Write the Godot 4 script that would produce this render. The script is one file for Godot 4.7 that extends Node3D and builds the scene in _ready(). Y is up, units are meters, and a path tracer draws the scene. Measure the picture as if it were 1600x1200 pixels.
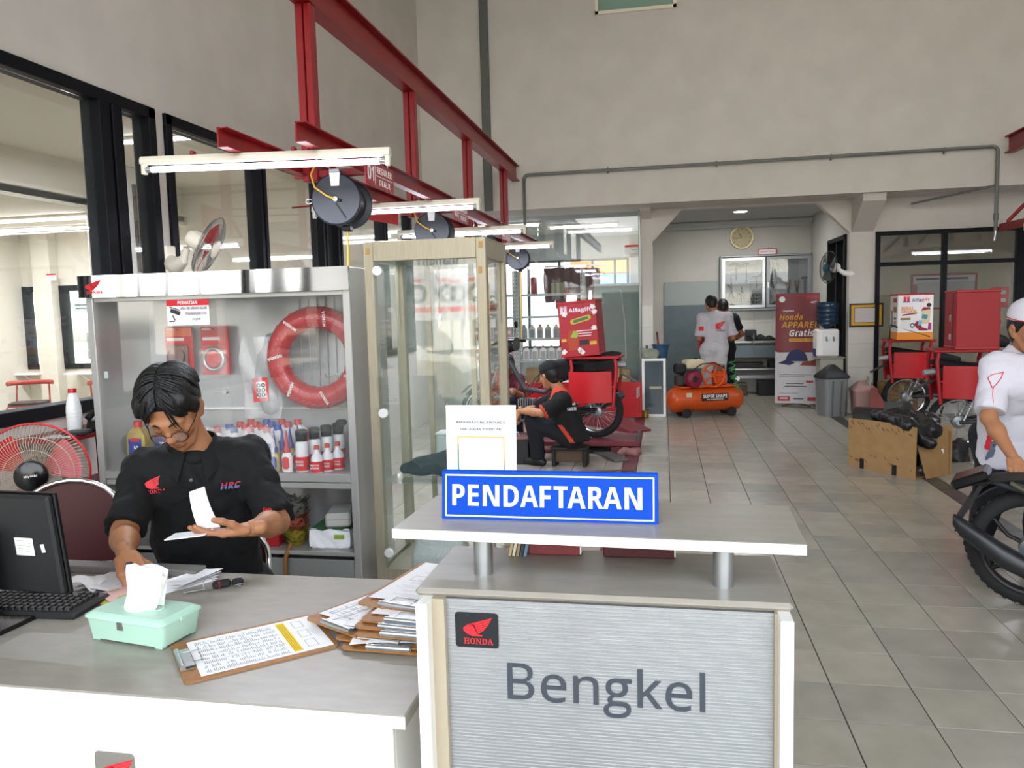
extends Node3D
# A motorcycle workshop with its registration counter. y is up, the back of the hall lies towards -z.

var M := {}
var taken := {}
var noise := FastNoiseLite.new()
var folds := FastNoiseLite.new()


class Shape:
	# collects solids into one mesh; t places whatever is added next
	var st := SurfaceTool.new()
	var t := Transform3D()
	var g := 0

	func _init(at := Vector3.ZERO, turn := Vector3.ZERO):
		st.begin(Mesh.PRIMITIVE_TRIANGLES)
		put(at, turn)

	func put(at := Vector3.ZERO, turn := Vector3.ZERO) -> Shape:
		t = Transform3D(Basis.from_euler(turn * (PI / 180.0)), at)
		return self

	func vtx(p: Vector3, uv: Vector2, group: int):
		st.set_smooth_group(group)
		st.set_uv(uv)
		st.add_vertex(t * p)

	func tri(a: Vector3, b: Vector3, c: Vector3, group := -1, ua := Vector2.ZERO, ub := Vector2.ZERO, uc := Vector2.ZERO):
		vtx(a, ua, group)
		vtx(c, uc, group)
		vtx(b, ub, group)

	func quad(a: Vector3, b: Vector3, c: Vector3, d: Vector3, group := -1):
		# counter-clockwise seen from outside, a at the lower left
		tri(a, b, c, group, Vector2(0, 1), Vector2(1, 1), Vector2(1, 0))
		tri(a, c, d, group, Vector2(0, 1), Vector2(1, 0), Vector2(0, 0))

	func face(p: Array, inside: Vector3, group := -1):
		# a flat convex face that looks away from inside
		var n: Vector3 = (p[1] - p[0]).cross(p[2] - p[0])
		var flip := n.dot(p[0] + p[2] - inside * 2.0) < 0.0
		for i in range(1, p.size() - 1):
			if flip:
				tri(p[0], p[i + 1], p[i], group)
			else:
				tri(p[0], p[i], p[i + 1], group)

	func box(c: Vector3, s: Vector3, bev := 0.0) -> Shape:
		var h := s / 2
		var b := minf(bev, minf(h.x, minf(h.y, h.z)) * 0.9)
		var k := [c.x, c.y, c.z]
		for i in 3:
			var u := (i + 1) % 3
			var w := (i + 2) % 3
			for sg in [-1.0, 1.0]:
				var f := []
				for q in [[-1, -1], [1, -1], [1, 1], [-1, 1]]:
					var p := Vector3.ZERO
					p[i] = k[i] + sg * h[i]
					p[u] = k[u] + q[0] * (h[u] - b)
					p[w] = k[w] + q[1] * (h[w] - b)
					f.append(p)
				if sg > 0:
					quad(f[0], f[1], f[2], f[3])
				else:
					quad(f[1], f[0], f[3], f[2])
		if b > 0.0:
			for i in 3:
				var u := (i + 1) % 3
				var w := (i + 2) % 3
				for su in [-1.0, 1.0]:
					for sw in [-1.0, 1.0]:
						var f := []
						for q in [[-1, 0], [1, 0], [1, 1], [-1, 1]]:
							var p := Vector3.ZERO
							p[i] = k[i] + q[0] * (h[i] - b)
							p[u] = k[u] + su * (h[u] - b * q[1])
							p[w] = k[w] + sw * (h[w] - b * (1 - q[1]))
							f.append(p)
						face(f, c)
			for sx in [-1.0, 1.0]:
				for sy in [-1.0, 1.0]:
					for sz in [-1.0, 1.0]:
						var q := c + Vector3(sx * h.x, sy * h.y, sz * h.z)
						face([q - Vector3(0, sy * b, sz * b), q - Vector3(sx * b, 0, sz * b), q - Vector3(sx * b, sy * b, 0)], c)
		return self

	func span(a: Vector3, b: Vector3, bev := 0.0) -> Shape:
		return box((a + b) / 2, (b - a).abs(), bev)

	func rings(rs: Array, closed := false, caps := true) -> Shape:
		# skins rings of equal length with smooth sides; flat ends
		g += 2
		var n: int = rs[0].size()
		var m := rs.size()
		for i in (m if closed else m - 1):
			var p: Array = rs[i]
			var q: Array = rs[(i + 1) % m]
			var v0 := float(i) / m
			var v1 := float(i + 1) / m
			for j in n:
				var k := (j + 1) % n
				var u0 := float(j) / n
				var u1 := float(j + 1) / n
				tri(p[j], p[k], q[k], g, Vector2(u0, v0), Vector2(u1, v0), Vector2(u1, v1))
				tri(p[j], q[k], q[j], g, Vector2(u0, v0), Vector2(u1, v1), Vector2(u0, v1))
		if caps and not closed:
			for j in range(1, n - 1):
				tri(rs[0][0], rs[0][j + 1], rs[0][j])
				tri(rs[m - 1][0], rs[m - 1][j], rs[m - 1][j + 1])
		return self

	static func ring(c: Vector3, x: Vector3, y: Vector3, n: int) -> Array:
		var r := []
		for j in n:
			var a := TAU * j / n
			r.append(c + x * cos(a) + y * sin(a))
		return r

	func cyl(a: Vector3, b: Vector3, ra: float, rb := -1.0, n := 16, bev := 0.0) -> Shape:
		rb = ra if rb < 0 else rb
		var d := (b - a).normalized()
		var x := d.cross(Vector3.UP if absf(d.y) < 0.9 else Vector3.RIGHT).normalized()
		var y := d.cross(x)
		var rs := []
		if bev > 0:
			rs.append(ring(a, x * (ra - bev), y * (ra - bev), n))
			rs.append(ring(a + d * bev, x * ra, y * ra, n))
			rs.append(ring(b - d * bev, x * rb, y * rb, n))
			rs.append(ring(b, x * (rb - bev), y * (rb - bev), n))
			rings(rs.slice(0, 2), false, false)
			rings(rs.slice(1, 3), false, false)
			rings(rs.slice(2, 4), false, false)
			for j in range(1, n - 1):
				tri(rs[0][0], rs[0][j + 1], rs[0][j])
				tri(rs[3][0], rs[3][j], rs[3][j + 1])
		else:
			rings([ring(a, x * ra, y * ra, n), ring(b, x * rb, y * rb, n)])
		return self

	func tube(p: Array, r: float, n := 8, closed := false, r2 := -1.0) -> Shape:
		# a round bar along a path; r2 gives a flat bar its second radius
		var rs := []
		var m := p.size()
		var x := Vector3.ZERO
		for i in m:
			var d: Vector3
			if closed:
				d = p[(i + 1) % m] - p[(i + m - 1) % m]
			else:
				d = p[mini(i + 1, m - 1)] - p[maxi(i - 1, 0)]
			d = d.normalized()
			if x == Vector3.ZERO:
				x = d.cross(Vector3.UP if absf(d.y) < 0.9 else Vector3.RIGHT).normalized()
			else:
				x = (x - d * x.dot(d)).normalized()
			rs.append(ring(p[i], x * r, d.cross(x) * (r if r2 < 0 else r2), n))
		return rings(rs, closed)

	func taper(p: Array, r: Array, n := 10) -> Shape:
		# like tube, with a radius at every point
		var rs := []
		var m := p.size()
		var x := Vector3.ZERO
		for i in m:
			var d: Vector3 = (p[mini(i + 1, m - 1)] - p[maxi(i - 1, 0)]).normalized()
			if x == Vector3.ZERO:
				x = d.cross(Vector3.UP if absf(d.y) < 0.9 else Vector3.RIGHT).normalized()
			else:
				x = (x - d * x.dot(d)).normalized()
			rs.append(ring(p[i], x * r[i], d.cross(x) * r[i], n))
		return rings(rs)

	func lathe(pr: Array, n := 20, sq := 1.0, caps := true) -> Shape:
		# pr: [radius, height] from bottom to top round the y axis; sq flattens z
		var start := 0
		for i in range(1, pr.size()):
			var last := i == pr.size() - 1
			var corner := false
			if not last:
				var d0 := Vector2(pr[i][0] - pr[i - 1][0], pr[i][1] - pr[i - 1][1])
				var d1 := Vector2(pr[i + 1][0] - pr[i][0], pr[i + 1][1] - pr[i][1])
				corner = absf(d0.angle_to(d1)) > 0.7
			if corner or last:
				var rs := []
				for k in range(start, i + 1):
					var r: float = maxf(pr[k][0], 0.0001)
					rs.append(ring(Vector3(0, pr[k][1], 0), Vector3(r, 0, 0), Vector3(0, 0, -r * sq), n))
				rings(rs, false, false)
				start = i
		for e in ([0, pr.size() - 1] if caps else []):
			if pr[e][0] > 0.001:
				var r: float = pr[e][0]
				var c := ring(Vector3(0, pr[e][1], 0), Vector3(r, 0, 0), Vector3(0, 0, -r * sq), n)
				for j in range(1, n - 1):
					if e == 0:
						tri(c[0], c[j + 1], c[j])
					else:
						tri(c[0], c[j], c[j + 1])
		return self

	func ball(c: Vector3, r: Vector3, n := 14, m := 9) -> Shape:
		var rs := []
		for i in m + 1:
			var a := PI * i / m
			var s := maxf(sin(a), 0.001)
			rs.append(ring(c + Vector3(0, -cos(a) * r.y, 0), Vector3(r.x * s, 0, 0), Vector3(0, 0, -r.z * s), n))
		return rings(rs, false, false)

	func prism(poly: PackedVector2Array, z0: float, z1: float, smooth_sides := false) -> Shape:
		# extrudes an outline in the xy plane from z0 up to z1
		if Geometry2D.is_polygon_clockwise(poly):
			poly.reverse()
		g += 2
		var n := poly.size()
		for i in n:
			var a := poly[i]
			var b := poly[(i + 1) % n]
			var u0 := float(i) / n
			var gg := g if smooth_sides else -1
			tri(Vector3(a.x, a.y, z0), Vector3(b.x, b.y, z0), Vector3(b.x, b.y, z1), gg)
			tri(Vector3(a.x, a.y, z0), Vector3(b.x, b.y, z1), Vector3(a.x, a.y, z1), gg)
		var lo := poly[0]
		var hi := poly[0]
		for p in poly:
			lo = lo.min(p)
			hi = hi.max(p)
		var k := Geometry2D.triangulate_polygon(poly)
		for i in range(0, k.size(), 3):
			var a := poly[k[i]]
			var b := poly[k[i + 1]]
			var c := poly[k[i + 2]]
			if (b - a).cross(c - a) < 0:
				var sw := b
				b = c
				c = sw
			var ua := (a - lo) / (hi - lo)
			var ub := (b - lo) / (hi - lo)
			var uc := (c - lo) / (hi - lo)
			ua.y = 1 - ua.y
			ub.y = 1 - ub.y
			uc.y = 1 - uc.y
			tri(Vector3(a.x, a.y, z1), Vector3(b.x, b.y, z1), Vector3(c.x, c.y, z1), -1, ua, ub, uc)
			tri(Vector3(a.x, a.y, z0), Vector3(c.x, c.y, z0), Vector3(b.x, b.y, z0), -1, ua, uc, ub)
		return self

	func sheet(f: Callable, nu: int, nv: int, thick: float) -> Shape:
		# a cloth or paper of real thickness: f(u, v) gives its points, u to the right and v up
		g += 2
		var p := []
		for i in nu + 1:
			var row := []
			for j in nv + 1:
				row.append(f.call(float(i) / nu, float(j) / nv))
			p.append(row)
		var q := []
		for i in nu + 1:
			var row := []
			for j in nv + 1:
				var du: Vector3 = p[mini(i + 1, nu)][j] - p[maxi(i - 1, 0)][j]
				var dv: Vector3 = p[i][mini(j + 1, nv)] - p[i][maxi(j - 1, 0)]
				row.append(p[i][j] - du.cross(dv).normalized() * thick)
			q.append(row)
		for i in nu:
			for j in nv:
				var a := Vector2(float(i) / nu, 1 - float(j) / nv)
				var b := Vector2(float(i + 1) / nu, 1 - float(j) / nv)
				var c := Vector2(float(i + 1) / nu, 1 - float(j + 1) / nv)
				var d := Vector2(float(i) / nu, 1 - float(j + 1) / nv)
				tri(p[i][j], p[i + 1][j], p[i + 1][j + 1], g, a, b, c)
				tri(p[i][j], p[i + 1][j + 1], p[i][j + 1], g, a, c, d)
				tri(q[i][j], q[i + 1][j + 1], q[i + 1][j], g + 1)
				tri(q[i][j], q[i][j + 1], q[i + 1][j + 1], g + 1)
		for i in nu:
			for j in [0, nv]:
				face([p[i][j], p[i + 1][j], q[i + 1][j], q[i][j]], p[i][nv / 2])
		for j in nv:
			for i in [0, nu]:
				face([p[i][j], p[i][j + 1], q[i][j + 1], q[i][j]], p[nu / 2][j])
		g += 1
		return self

	func card(w: float, h: float, d: float) -> Shape:
		# a thin board in the xy plane; the front (+z) carries the print, thickness lies behind
		var x := w / 2
		var y := h / 2
		quad(Vector3(-x, -y, 0), Vector3(x, -y, 0), Vector3(x, y, 0), Vector3(-x, y, 0))
		var b := [Vector3(-x, -y, -d), Vector3(x, -y, -d), Vector3(x, y, -d), Vector3(-x, y, -d)]
		face([b[0], b[3], b[2], b[1]], Vector3.ZERO)
		var f := [Vector3(-x, -y, 0), Vector3(x, -y, 0), Vector3(x, y, 0), Vector3(-x, y, 0)]
		for i in 4:
			face([f[i], f[(i + 1) % 4], b[(i + 1) % 4], b[i]], Vector3(0, 0, -d / 2))
		return self

	func done() -> ArrayMesh:
		st.generate_normals()
		st.index()
		return st.commit()


# ---------------------------------------------------------------- naming and parenting

func numbered(called: String) -> String:
	var k: int = taken.get(called, 0)
	taken[called] = k + 1
	return called if k == 0 else "%s_%03d" % [called, k]


func thing(called: String, label: String, category: String, at := Vector3.ZERO, turn := 0.0, group := "") -> Node3D:
	var o := Node3D.new()
	o.name = numbered(called)
	add_child(o, true)
	o.position = at
	o.rotation.y = deg_to_rad(turn)
	return tag(o, label, category, group)


func tag(o: Node3D, label: String, category: String, group := "") -> Node3D:
	o.set_meta("label", label)
	o.set_meta("category", category)
	if group:
		o.set_meta("group", group)
	return o


func obj(called: String, s, m: Material, parent: Node3D = null, at := Vector3.ZERO, turn := Vector3.ZERO) -> MeshInstance3D:
	var o := MeshInstance3D.new()
	o.mesh = s.done() if s is Shape else s
	o.material_override = m
	if parent:
		o.name = called
		parent.add_child(o, true)
	else:
		o.name = numbered(called)
		add_child(o, true)
	o.position = at
	o.rotation = turn * (PI / 180.0)
	return o


func struct(called: String, s, m: Material, label := "") -> MeshInstance3D:
	var o := obj(called, s, m)
	o.set_meta("kind", "structure")
	if label:
		o.set_meta("label", label)
		o.set_meta("category", called.split("_")[0])
	return o


func copy(o: Node3D, at: Vector3, turn := 0.0, label := "") -> Node3D:
	var c := o.duplicate() as Node3D
	var base := String(o.name)
	if base.length() > 4 and base[base.length() - 4] == "_" and base.right(3).is_valid_int():
		base = base.left(base.length() - 4)
	c.name = numbered(base)
	add_child(c, true)
	c.position = at
	c.rotation.y = deg_to_rad(turn)
	if label:
		c.set_meta("label", label)
	return c


var fonts := {}


func font(bold: bool, face_name := "Droid Sans") -> SystemFont:
	var key := face_name + str(bold)
	if not fonts.has(key):
		var f := SystemFont.new()
		f.font_names = PackedStringArray([face_name])
		f.font_weight = 700 if bold else 400
		fonts[key] = f
	return fonts[key]


func text(parent: Node3D, words: String, w: float, h: float, at: Vector3, m: Material, turn := Vector3.ZERO, bold := true, deep := 0.001, slant := 0.0, called := "lettering", serif := false) -> MeshInstance3D:
	# raised or printed lettering w wide and h high, centred at the place, facing +z before the turn
	var k := TextMesh.new()
	k.text = words
	k.font = font(bold, "Droid Serif" if serif else "Droid Sans")
	k.font_size = 32
	k.pixel_size = 0.01
	k.depth = 1.0
	k.curve_step = 3.0
	var b := k.get_aabb()
	var o := MeshInstance3D.new()
	o.mesh = k
	o.name = called
	o.material_override = m
	parent.add_child(o, true)
	var s := Vector3(w / maxf(b.size.x, 0.001), h / maxf(b.size.y, 0.001), deep)
	var base := Basis.from_euler(turn * (PI / 180.0))
	var own := Basis(Vector3(s.x, 0, 0), Vector3(slant * s.y, s.y, 0), Vector3(0, 0, s.z))
	var c := b.position + b.size / 2
	c.z = 0.0
	o.transform = Transform3D(base * own, at - base * (own * c) + base.z * deep * 0.3)
	return o


# ---------------------------------------------------------------- materials

func mat(c: Color, rough := 0.6, metal := 0.0) -> StandardMaterial3D:
	var m := StandardMaterial3D.new()
	m.albedo_color = c
	m.roughness = rough
	m.metallic = metal
	return m


func hexmat(c: String, rough := 0.6, metal := 0.0) -> StandardMaterial3D:
	return mat(Color(c), rough, metal)


func glass(c: Color, alpha: float, rough := 0.02) -> StandardMaterial3D:
	var m := mat(Color(c.r, c.g, c.b, alpha), rough)
	m.transparency = BaseMaterial3D.TRANSPARENCY_ALPHA
	return m


func grain(a: Color, b: Color, freq: float, rough: float, scale := 1.0, octaves := 4, stretch := Vector3.ONE, bump := 0.0, seed_ := 1, world := true) -> StandardMaterial3D:
	# a surface mottled between two close colours, without uvs
	var m := mat(Color.WHITE, rough)
	var n := FastNoiseLite.new()
	n.seed = seed_
	n.frequency = freq
	n.fractal_octaves = octaves
	var tx := NoiseTexture2D.new()
	tx.width = 256
	tx.height = 256
	tx.seamless = true
	tx.noise = n
	var gr := Gradient.new()
	gr.set_color(0, a)
	gr.set_color(1, b)
	tx.color_ramp = gr
	m.albedo_texture = tx
	m.uv1_triplanar = true
	m.uv1_world_triplanar = world
	m.uv1_scale = stretch * scale
	if bump > 0.0:
		var nb := NoiseTexture2D.new()
		nb.width = 256
		nb.height = 256
		nb.seamless = true
		nb.noise = n
		m.heightmap_enabled = true
		m.heightmap_texture = nb
		m.heightmap_scale = bump
	return m


func lamp(c: Color, energy: float) -> StandardMaterial3D:
	var m := mat(c, 0.4)
	m.emission_enabled = true
	m.emission = c
	m.emission_energy_multiplier = energy
	return m


func picture(im: Image, rough := 0.5) -> StandardMaterial3D:
	var m := mat(Color.WHITE, rough)
	m.albedo_texture = ImageTexture.create_from_image(im)
	return m


func blank(w: int, h: int, c: Color) -> Image:
	var im := Image.create(w, h, false, Image.FORMAT_RGB8)
	im.fill(c)
	return im


func bar(im: Image, x: float, y: float, w: float, h: float, c: Color):
	# fractions of the picture
	var s := Vector2(im.get_width(), im.get_height())
	im.fill_rect(Rect2i(int(x * s.x), int(y * s.y), maxi(1, int(w * s.x)), maxi(1, int(h * s.y))), c)


func V(x: float, y: float, z: float) -> Vector3:
	return Vector3(x, y, z)


func pts(a: Array) -> PackedVector2Array:
	var p := PackedVector2Array()
	for i in range(0, a.size(), 2):
		p.append(Vector2(a[i], a[i + 1]))
	return p


func arc(c: Vector3, x: Vector3, y: Vector3, from: float, to: float, n: int) -> Array:
	var r := []
	for i in n + 1:
		var a := deg_to_rad(lerpf(from, to, float(i) / n))
		r.append(c + x * cos(a) + y * sin(a))
	return r


func rrect(w: float, h: float, r: float, n := 4) -> PackedVector2Array:
	var p := PackedVector2Array()
	for k in [[1, -1, -90], [1, 1, 0], [-1, 1, 90], [-1, -1, 180]]:
		for i in n + 1:
			var a := deg_to_rad(k[2] + 90.0 * i / n)
			p.append(Vector2(k[0] * (w / 2 - r) + r * cos(a), k[1] * (h / 2 - r) + r * sin(a)))
	return p


class Body:
	# flesh and cloth: tapered capsules joined by a smooth minimum and meshed as surface nets
	var v := PackedVector3Array()
	var nrm := PackedVector3Array()
	var idx := PackedInt32Array()

	func add(bones: Array, cell: float, k: float, cuts := [], fold := 0.0, fn: FastNoiseLite = null) -> Body:
		# bone: [a, ra, b, rb, mode (0 add, 1 carve), squash basis]; cut: [point, outward normal, reach]
		var lo := Vector3.INF
		var hi := -Vector3.INF
		for b in bones:
			if b.size() > 4 and b[4] == 1:
				continue
			var r: float = maxf(b[1], b[3])
			lo = lo.min(b[0] - Vector3.ONE * r).min(b[2] - Vector3.ONE * r)
			hi = hi.max(b[0] + Vector3.ONE * r).max(b[2] + Vector3.ONE * r)
		var pad := k * 0.5 + 2.0 * cell
		lo -= Vector3.ONE * pad
		hi += Vector3.ONE * pad
		var nx := int((hi.x - lo.x) / cell) + 2
		var ny := int((hi.y - lo.y) / cell) + 2
		var nz := int((hi.z - lo.z) / cell) + 2
		var f := PackedFloat32Array()
		f.resize(nx * ny * nz)
		f.fill(1.0)
		for b in bones:
			var a: Vector3 = b[0] - lo
			var c: Vector3 = b[2] - lo
			var ra: float = b[1]
			var rb: float = b[3]
			var carve: bool = b.size() > 4 and b[4] == 1
			var squash: bool = b.size() > 5
			var q: Basis = b[5] if squash else Basis()
			var ba := q * (c - a)
			var l2 := maxf(ba.length_squared(), 1e-9)
			var reach := maxf(ra, rb) + k + 2.0 * cell
			var m0 := a.min(c) - Vector3.ONE * reach
			var m1 := a.max(c) + Vector3.ONE * reach
			var x0 := clampi(int(m0.x / cell), 0, nx)
			var x1 := clampi(int(m1.x / cell) + 2, 0, nx)
			var y0 := clampi(int(m0.y / cell), 0, ny)
			var y1 := clampi(int(m1.y / cell) + 2, 0, ny)
			var z0 := clampi(int(m0.z / cell), 0, nz)
			var z1 := clampi(int(m1.z / cell) + 2, 0, nz)
			for z in range(z0, z1):
				for y in range(y0, y1):
					var i := (z * ny + y) * nx + x0
					for x in range(x0, x1):
						var pa := Vector3(x * cell, y * cell, z * cell) - a
						if squash:
							pa = q * pa
						var h := clampf(pa.dot(ba) / l2, 0.0, 1.0)
						var d := (pa - ba * h).length() - ra - (rb - ra) * h
						var o := f[i]
						if carve:
							d = -d
							var e := k * 0.5 - absf(o - d)
							f[i] = maxf(o, d) + (e * e / (2.0 * k) if e > 0.0 else 0.0)
						elif d < reach:
							var e := k - absf(o - d)
							f[i] = minf(o, d) - (e * e / (4.0 * k) if e > 0.0 else 0.0)
						i += 1
		for c in cuts:
			var p: Vector3 = c[0] - lo
			var n: Vector3 = c[1].normalized()
			var rr: float = c[2]
			for z in range(clampi(int((p.z - rr) / cell), 0, nz), clampi(int((p.z + rr) / cell) + 1, 0, nz)):
				for y in range(clampi(int((p.y - rr) / cell), 0, ny), clampi(int((p.y + rr) / cell) + 1, 0, ny)):
					for x in range(clampi(int((p.x - rr) / cell), 0, nx), clampi(int((p.x + rr) / cell) + 1, 0, nx)):
						var w := Vector3(x * cell, y * cell, z * cell) - p
						if w.length_squared() < rr * rr:
							var i := (z * ny + y) * nx + x
							f[i] = maxf(f[i], w.dot(n))
		if fold > 0.0:
			for z in nz:
				for y in ny:
					for x in nx:
						var i := (z * ny + y) * nx + x
						if absf(f[i]) < 0.03:
							var p := lo + Vector3(x * cell, y * cell, z * cell)
							f[i] += fold * (0.65 * fn.get_noise_3d(p.x, p.y * 0.7, p.z) - 0.3)
		# surface nets
		var at := PackedInt32Array()
		at.resize(nx * ny * nz)
		at.fill(-1)
		var first := v.size()
		var step := [1, nx, nx * ny]
		var corner := [0, 1, nx, nx + 1, nx * ny, nx * ny + 1, nx * ny + nx, nx * ny + nx + 1]
		var off := []
		for s in 8:
			off.append(Vector3(s & 1, (s >> 1) & 1, (s >> 2) & 1))
		var edges := [[0, 1], [2, 3], [4, 5], [6, 7], [0, 2], [1, 3], [4, 6], [5, 7], [0, 4], [1, 5], [2, 6], [3, 7]]
		for z in nz - 1:
			for y in ny - 1:
				var i := (z * ny + y) * nx - 1
				for x in nx - 1:
					i += 1
					var inside := f[i] < 0.0
					if (f[i + 1] < 0.0) == inside and (f[i + nx] < 0.0) == inside and (f[i + nx + 1] < 0.0) == inside and (f[i + corner[4]] < 0.0) == inside and (f[i + corner[5]] < 0.0) == inside and (f[i + corner[6]] < 0.0) == inside and (f[i + corner[7]] < 0.0) == inside:
						continue
					var sum := Vector3.ZERO
					var cnt := 0
					for e in edges:
						var fa := f[i + corner[e[0]]]
						var fb := f[i + corner[e[1]]]
						if (fa < 0.0) != (fb < 0.0):
							sum += off[e[0]].lerp(off[e[1]], fa / (fa - fb))
							cnt += 1
					at[i] = v.size()
					v.append(lo + (Vector3(x, y, z) + sum / cnt) * cell)
		nrm.resize(v.size())
		for z in range(1, nz - 1):
			for y in range(1, ny - 1):
				for x in range(1, nx - 1):
					var i := (z * ny + y) * nx + x
					var inside := f[i] < 0.0
					for ax in 3:
						if (f[i + step[ax]] < 0.0) == inside:
							continue
						var su: int = step[(ax + 1) % 3]
						var sv: int = step[(ax + 2) % 3]
						var p := [at[i - su - sv], at[i - sv], at[i], at[i - su]]
						if p[0] < 0 or p[1] < 0 or p[2] < 0 or p[3] < 0:
							continue
						if not inside:
							p = [p[0], p[3], p[2], p[1]]
						# p runs counter-clockwise seen from outside; Godot wants clockwise
						var fn_: Vector3 = (v[p[2]] - v[p[0]]).cross(v[p[3]] - v[p[1]])
						for c in p:
							nrm[c] += fn_
						idx.append_array([p[0], p[2], p[1], p[0], p[3], p[2]])
		for i in range(first, v.size()):
			nrm[i] = nrm[i].normalized()
		return self

	func done() -> ArrayMesh:
		var a := []
		a.resize(Mesh.ARRAY_MAX)
		a[Mesh.ARRAY_VERTEX] = v
		a[Mesh.ARRAY_NORMAL] = nrm
		a[Mesh.ARRAY_INDEX] = idx
		var m := ArrayMesh.new()
		m.add_surface_from_arrays(Mesh.PRIMITIVE_TRIANGLES, a)
		return m


func head_bones(t: Transform3D, s := 1.0, ears := true) -> Array:
	# face towards +z of t, origin between the ears
	var b := []
	var inv := t.basis.inverse()
	var P := func(x, y, z): return t * (Vector3(x, y, z) * s)
	var S := func(x, y, z): return Basis.from_scale(Vector3(x, y, z)) * inv
	var B := func(x, y, z, r, x2, y2, z2, r2): b.append([P.call(x, y, z), r * s, P.call(x2, y2, z2), r2 * s])
	b.append([P.call(0, 0.036, -0.018), 0.09 * s, P.call(0, 0.036, -0.012), 0.09 * s, 0, S.call(1.17, 1.0, 0.95)])
	b.append([P.call(0, 0.0, 0.03), 0.066 * s, P.call(0, -0.07, 0.042), 0.047 * s, 0, S.call(1.02, 1.0, 1.0)])
	B.call(0, -0.092, 0.062, 0.024, 0, -0.096, 0.066, 0.022)
	for e in [-1.0, 1.0]:
		B.call(e * 0.05, -0.03, 0.0, 0.024, e * 0.026, -0.09, 0.05, 0.018)
		B.call(e * 0.044, -0.018, 0.058, 0.024, e * 0.04, -0.03, 0.058, 0.02)
		B.call(e * 0.012, 0.027, 0.086, 0.012, e * 0.044, 0.027, 0.074, 0.012)
		b.append([P.call(e * 0.031, 0.004, 0.102), 0.016 * s, P.call(e * 0.034, 0.004, 0.1), 0.016 * s, 1])
		B.call(e * 0.031, 0.004, 0.077, 0.0135, e * 0.033, 0.004, 0.076, 0.0135)
		B.call(e * 0.011, -0.031, 0.098, 0.0088, e * 0.011, -0.029, 0.09, 0.009)
		if ears:
			b.append([P.call(e * 0.083, 0.004, -0.012), 0.03 * s, P.call(e * 0.078, -0.022, -0.006), 0.018 * s, 0, S.call(2.6, 1.0, 1.35)])
			b.append([P.call(e * 0.096, 0.002, -0.004), 0.012 * s, P.call(e * 0.096, -0.012, -0.004), 0.009 * s, 1])
	B.call(0, 0.02, 0.085, 0.0095, 0, -0.025, 0.108, 0.012)
	B.call(-0.016, -0.053, 0.086, 0.009, 0.016, -0.053, 0.086, 0.009)
	B.call(-0.013, -0.067, 0.086, 0.009, 0.013, -0.067, 0.086, 0.009)
	return b


func hand_bones(wrist: Vector3, to: Vector3, back: Vector3, side: float, curl: Array, s := 1.0, spread := 5.0) -> Array:
	# to: wrist to knuckles; back: out of the back of the hand; side +1 when the thumb lies at to x back, -1 on the other side
	# curl: degrees of bend per joint for the four fingers, then the thumb's swing out of the palm and its bend
	var b := []
	to = to.normalized()
	back = (back - to * back.dot(to)).normalized()
	var x := to.cross(back) * side
	var len := [0.078, 0.082, 0.077, 0.067]
	var seg := [[0.041, 0.025, 0.02], [0.045, 0.028, 0.021], [0.042, 0.026, 0.021], [0.033, 0.02, 0.018]]
	b.append([wrist - to * 0.03 * s, 0.021 * s, wrist + to * 0.02 * s, 0.02 * s])
	b.append([wrist + to * 0.01 * s, 0.02 * s, wrist + to * 0.055 * s, 0.0175 * s])
	for i in 4:
		var k := (1.5 - i) * 0.0195 * s
		var p: Vector3 = wrist + to * len[i] * s + x * k
		b.append([wrist + to * 0.012 * s + x * k * 0.7, 0.0145 * s, p, 0.0112 * s])
		var dir := to.rotated(back, deg_to_rad(spread * (i - 1.5)) * side * -1.0)
		var axis := dir.cross(back).normalized()
		for j in 3:
			dir = dir.rotated(axis, -deg_to_rad(curl[i] * (1.0 if j != 2 else 0.7)))
			var q: Vector3 = p + dir * seg[i][j] * s
			b.append([p, (0.0095 - 0.0008 * j) * s, q, (0.0088 - 0.0009 * j) * s])
			p = q
	var swing: float = curl[4]
	var tp := wrist + to * 0.022 * s + x * 0.018 * s
	var td := (to * cos(deg_to_rad(48)) + x * sin(deg_to_rad(48))).rotated(to, deg_to_rad(swing) * side)
	var tq := tp + td * 0.043 * s
	b.append([tp, 0.0145 * s, tq, 0.0115 * s])
	for j in 2:
		td = (td + to * deg_to_rad(curl[5])).normalized()
		var tr: Vector3 = tq + td * (0.031 - 0.006 * j) * s
		b.append([tq, (0.0108 - 0.0008 * j) * s, tr, (0.0098 - 0.001 * j) * s])
		tq = tr
	return b


func limb(a: Vector3, ra: float, b: Vector3, rb: float, bulge := 0.0) -> Array:
	# an arm or leg section; bulge thickens it a third of the way along
	if bulge <= 0.0:
		return [[a, ra, b, rb]]
	var m := a.lerp(b, 0.35)
	return [[a, ra, m, lerpf(ra, rb, 0.3) + bulge], [m, lerpf(ra, rb, 0.3) + bulge, b, rb]]


func grown(bones: Array, by: float) -> Array:
	var r := []
	for b in bones:
		var c: Array = b.duplicate()
		c[1] += by
		c[3] += by
		r.append(c)
	return r


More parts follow.
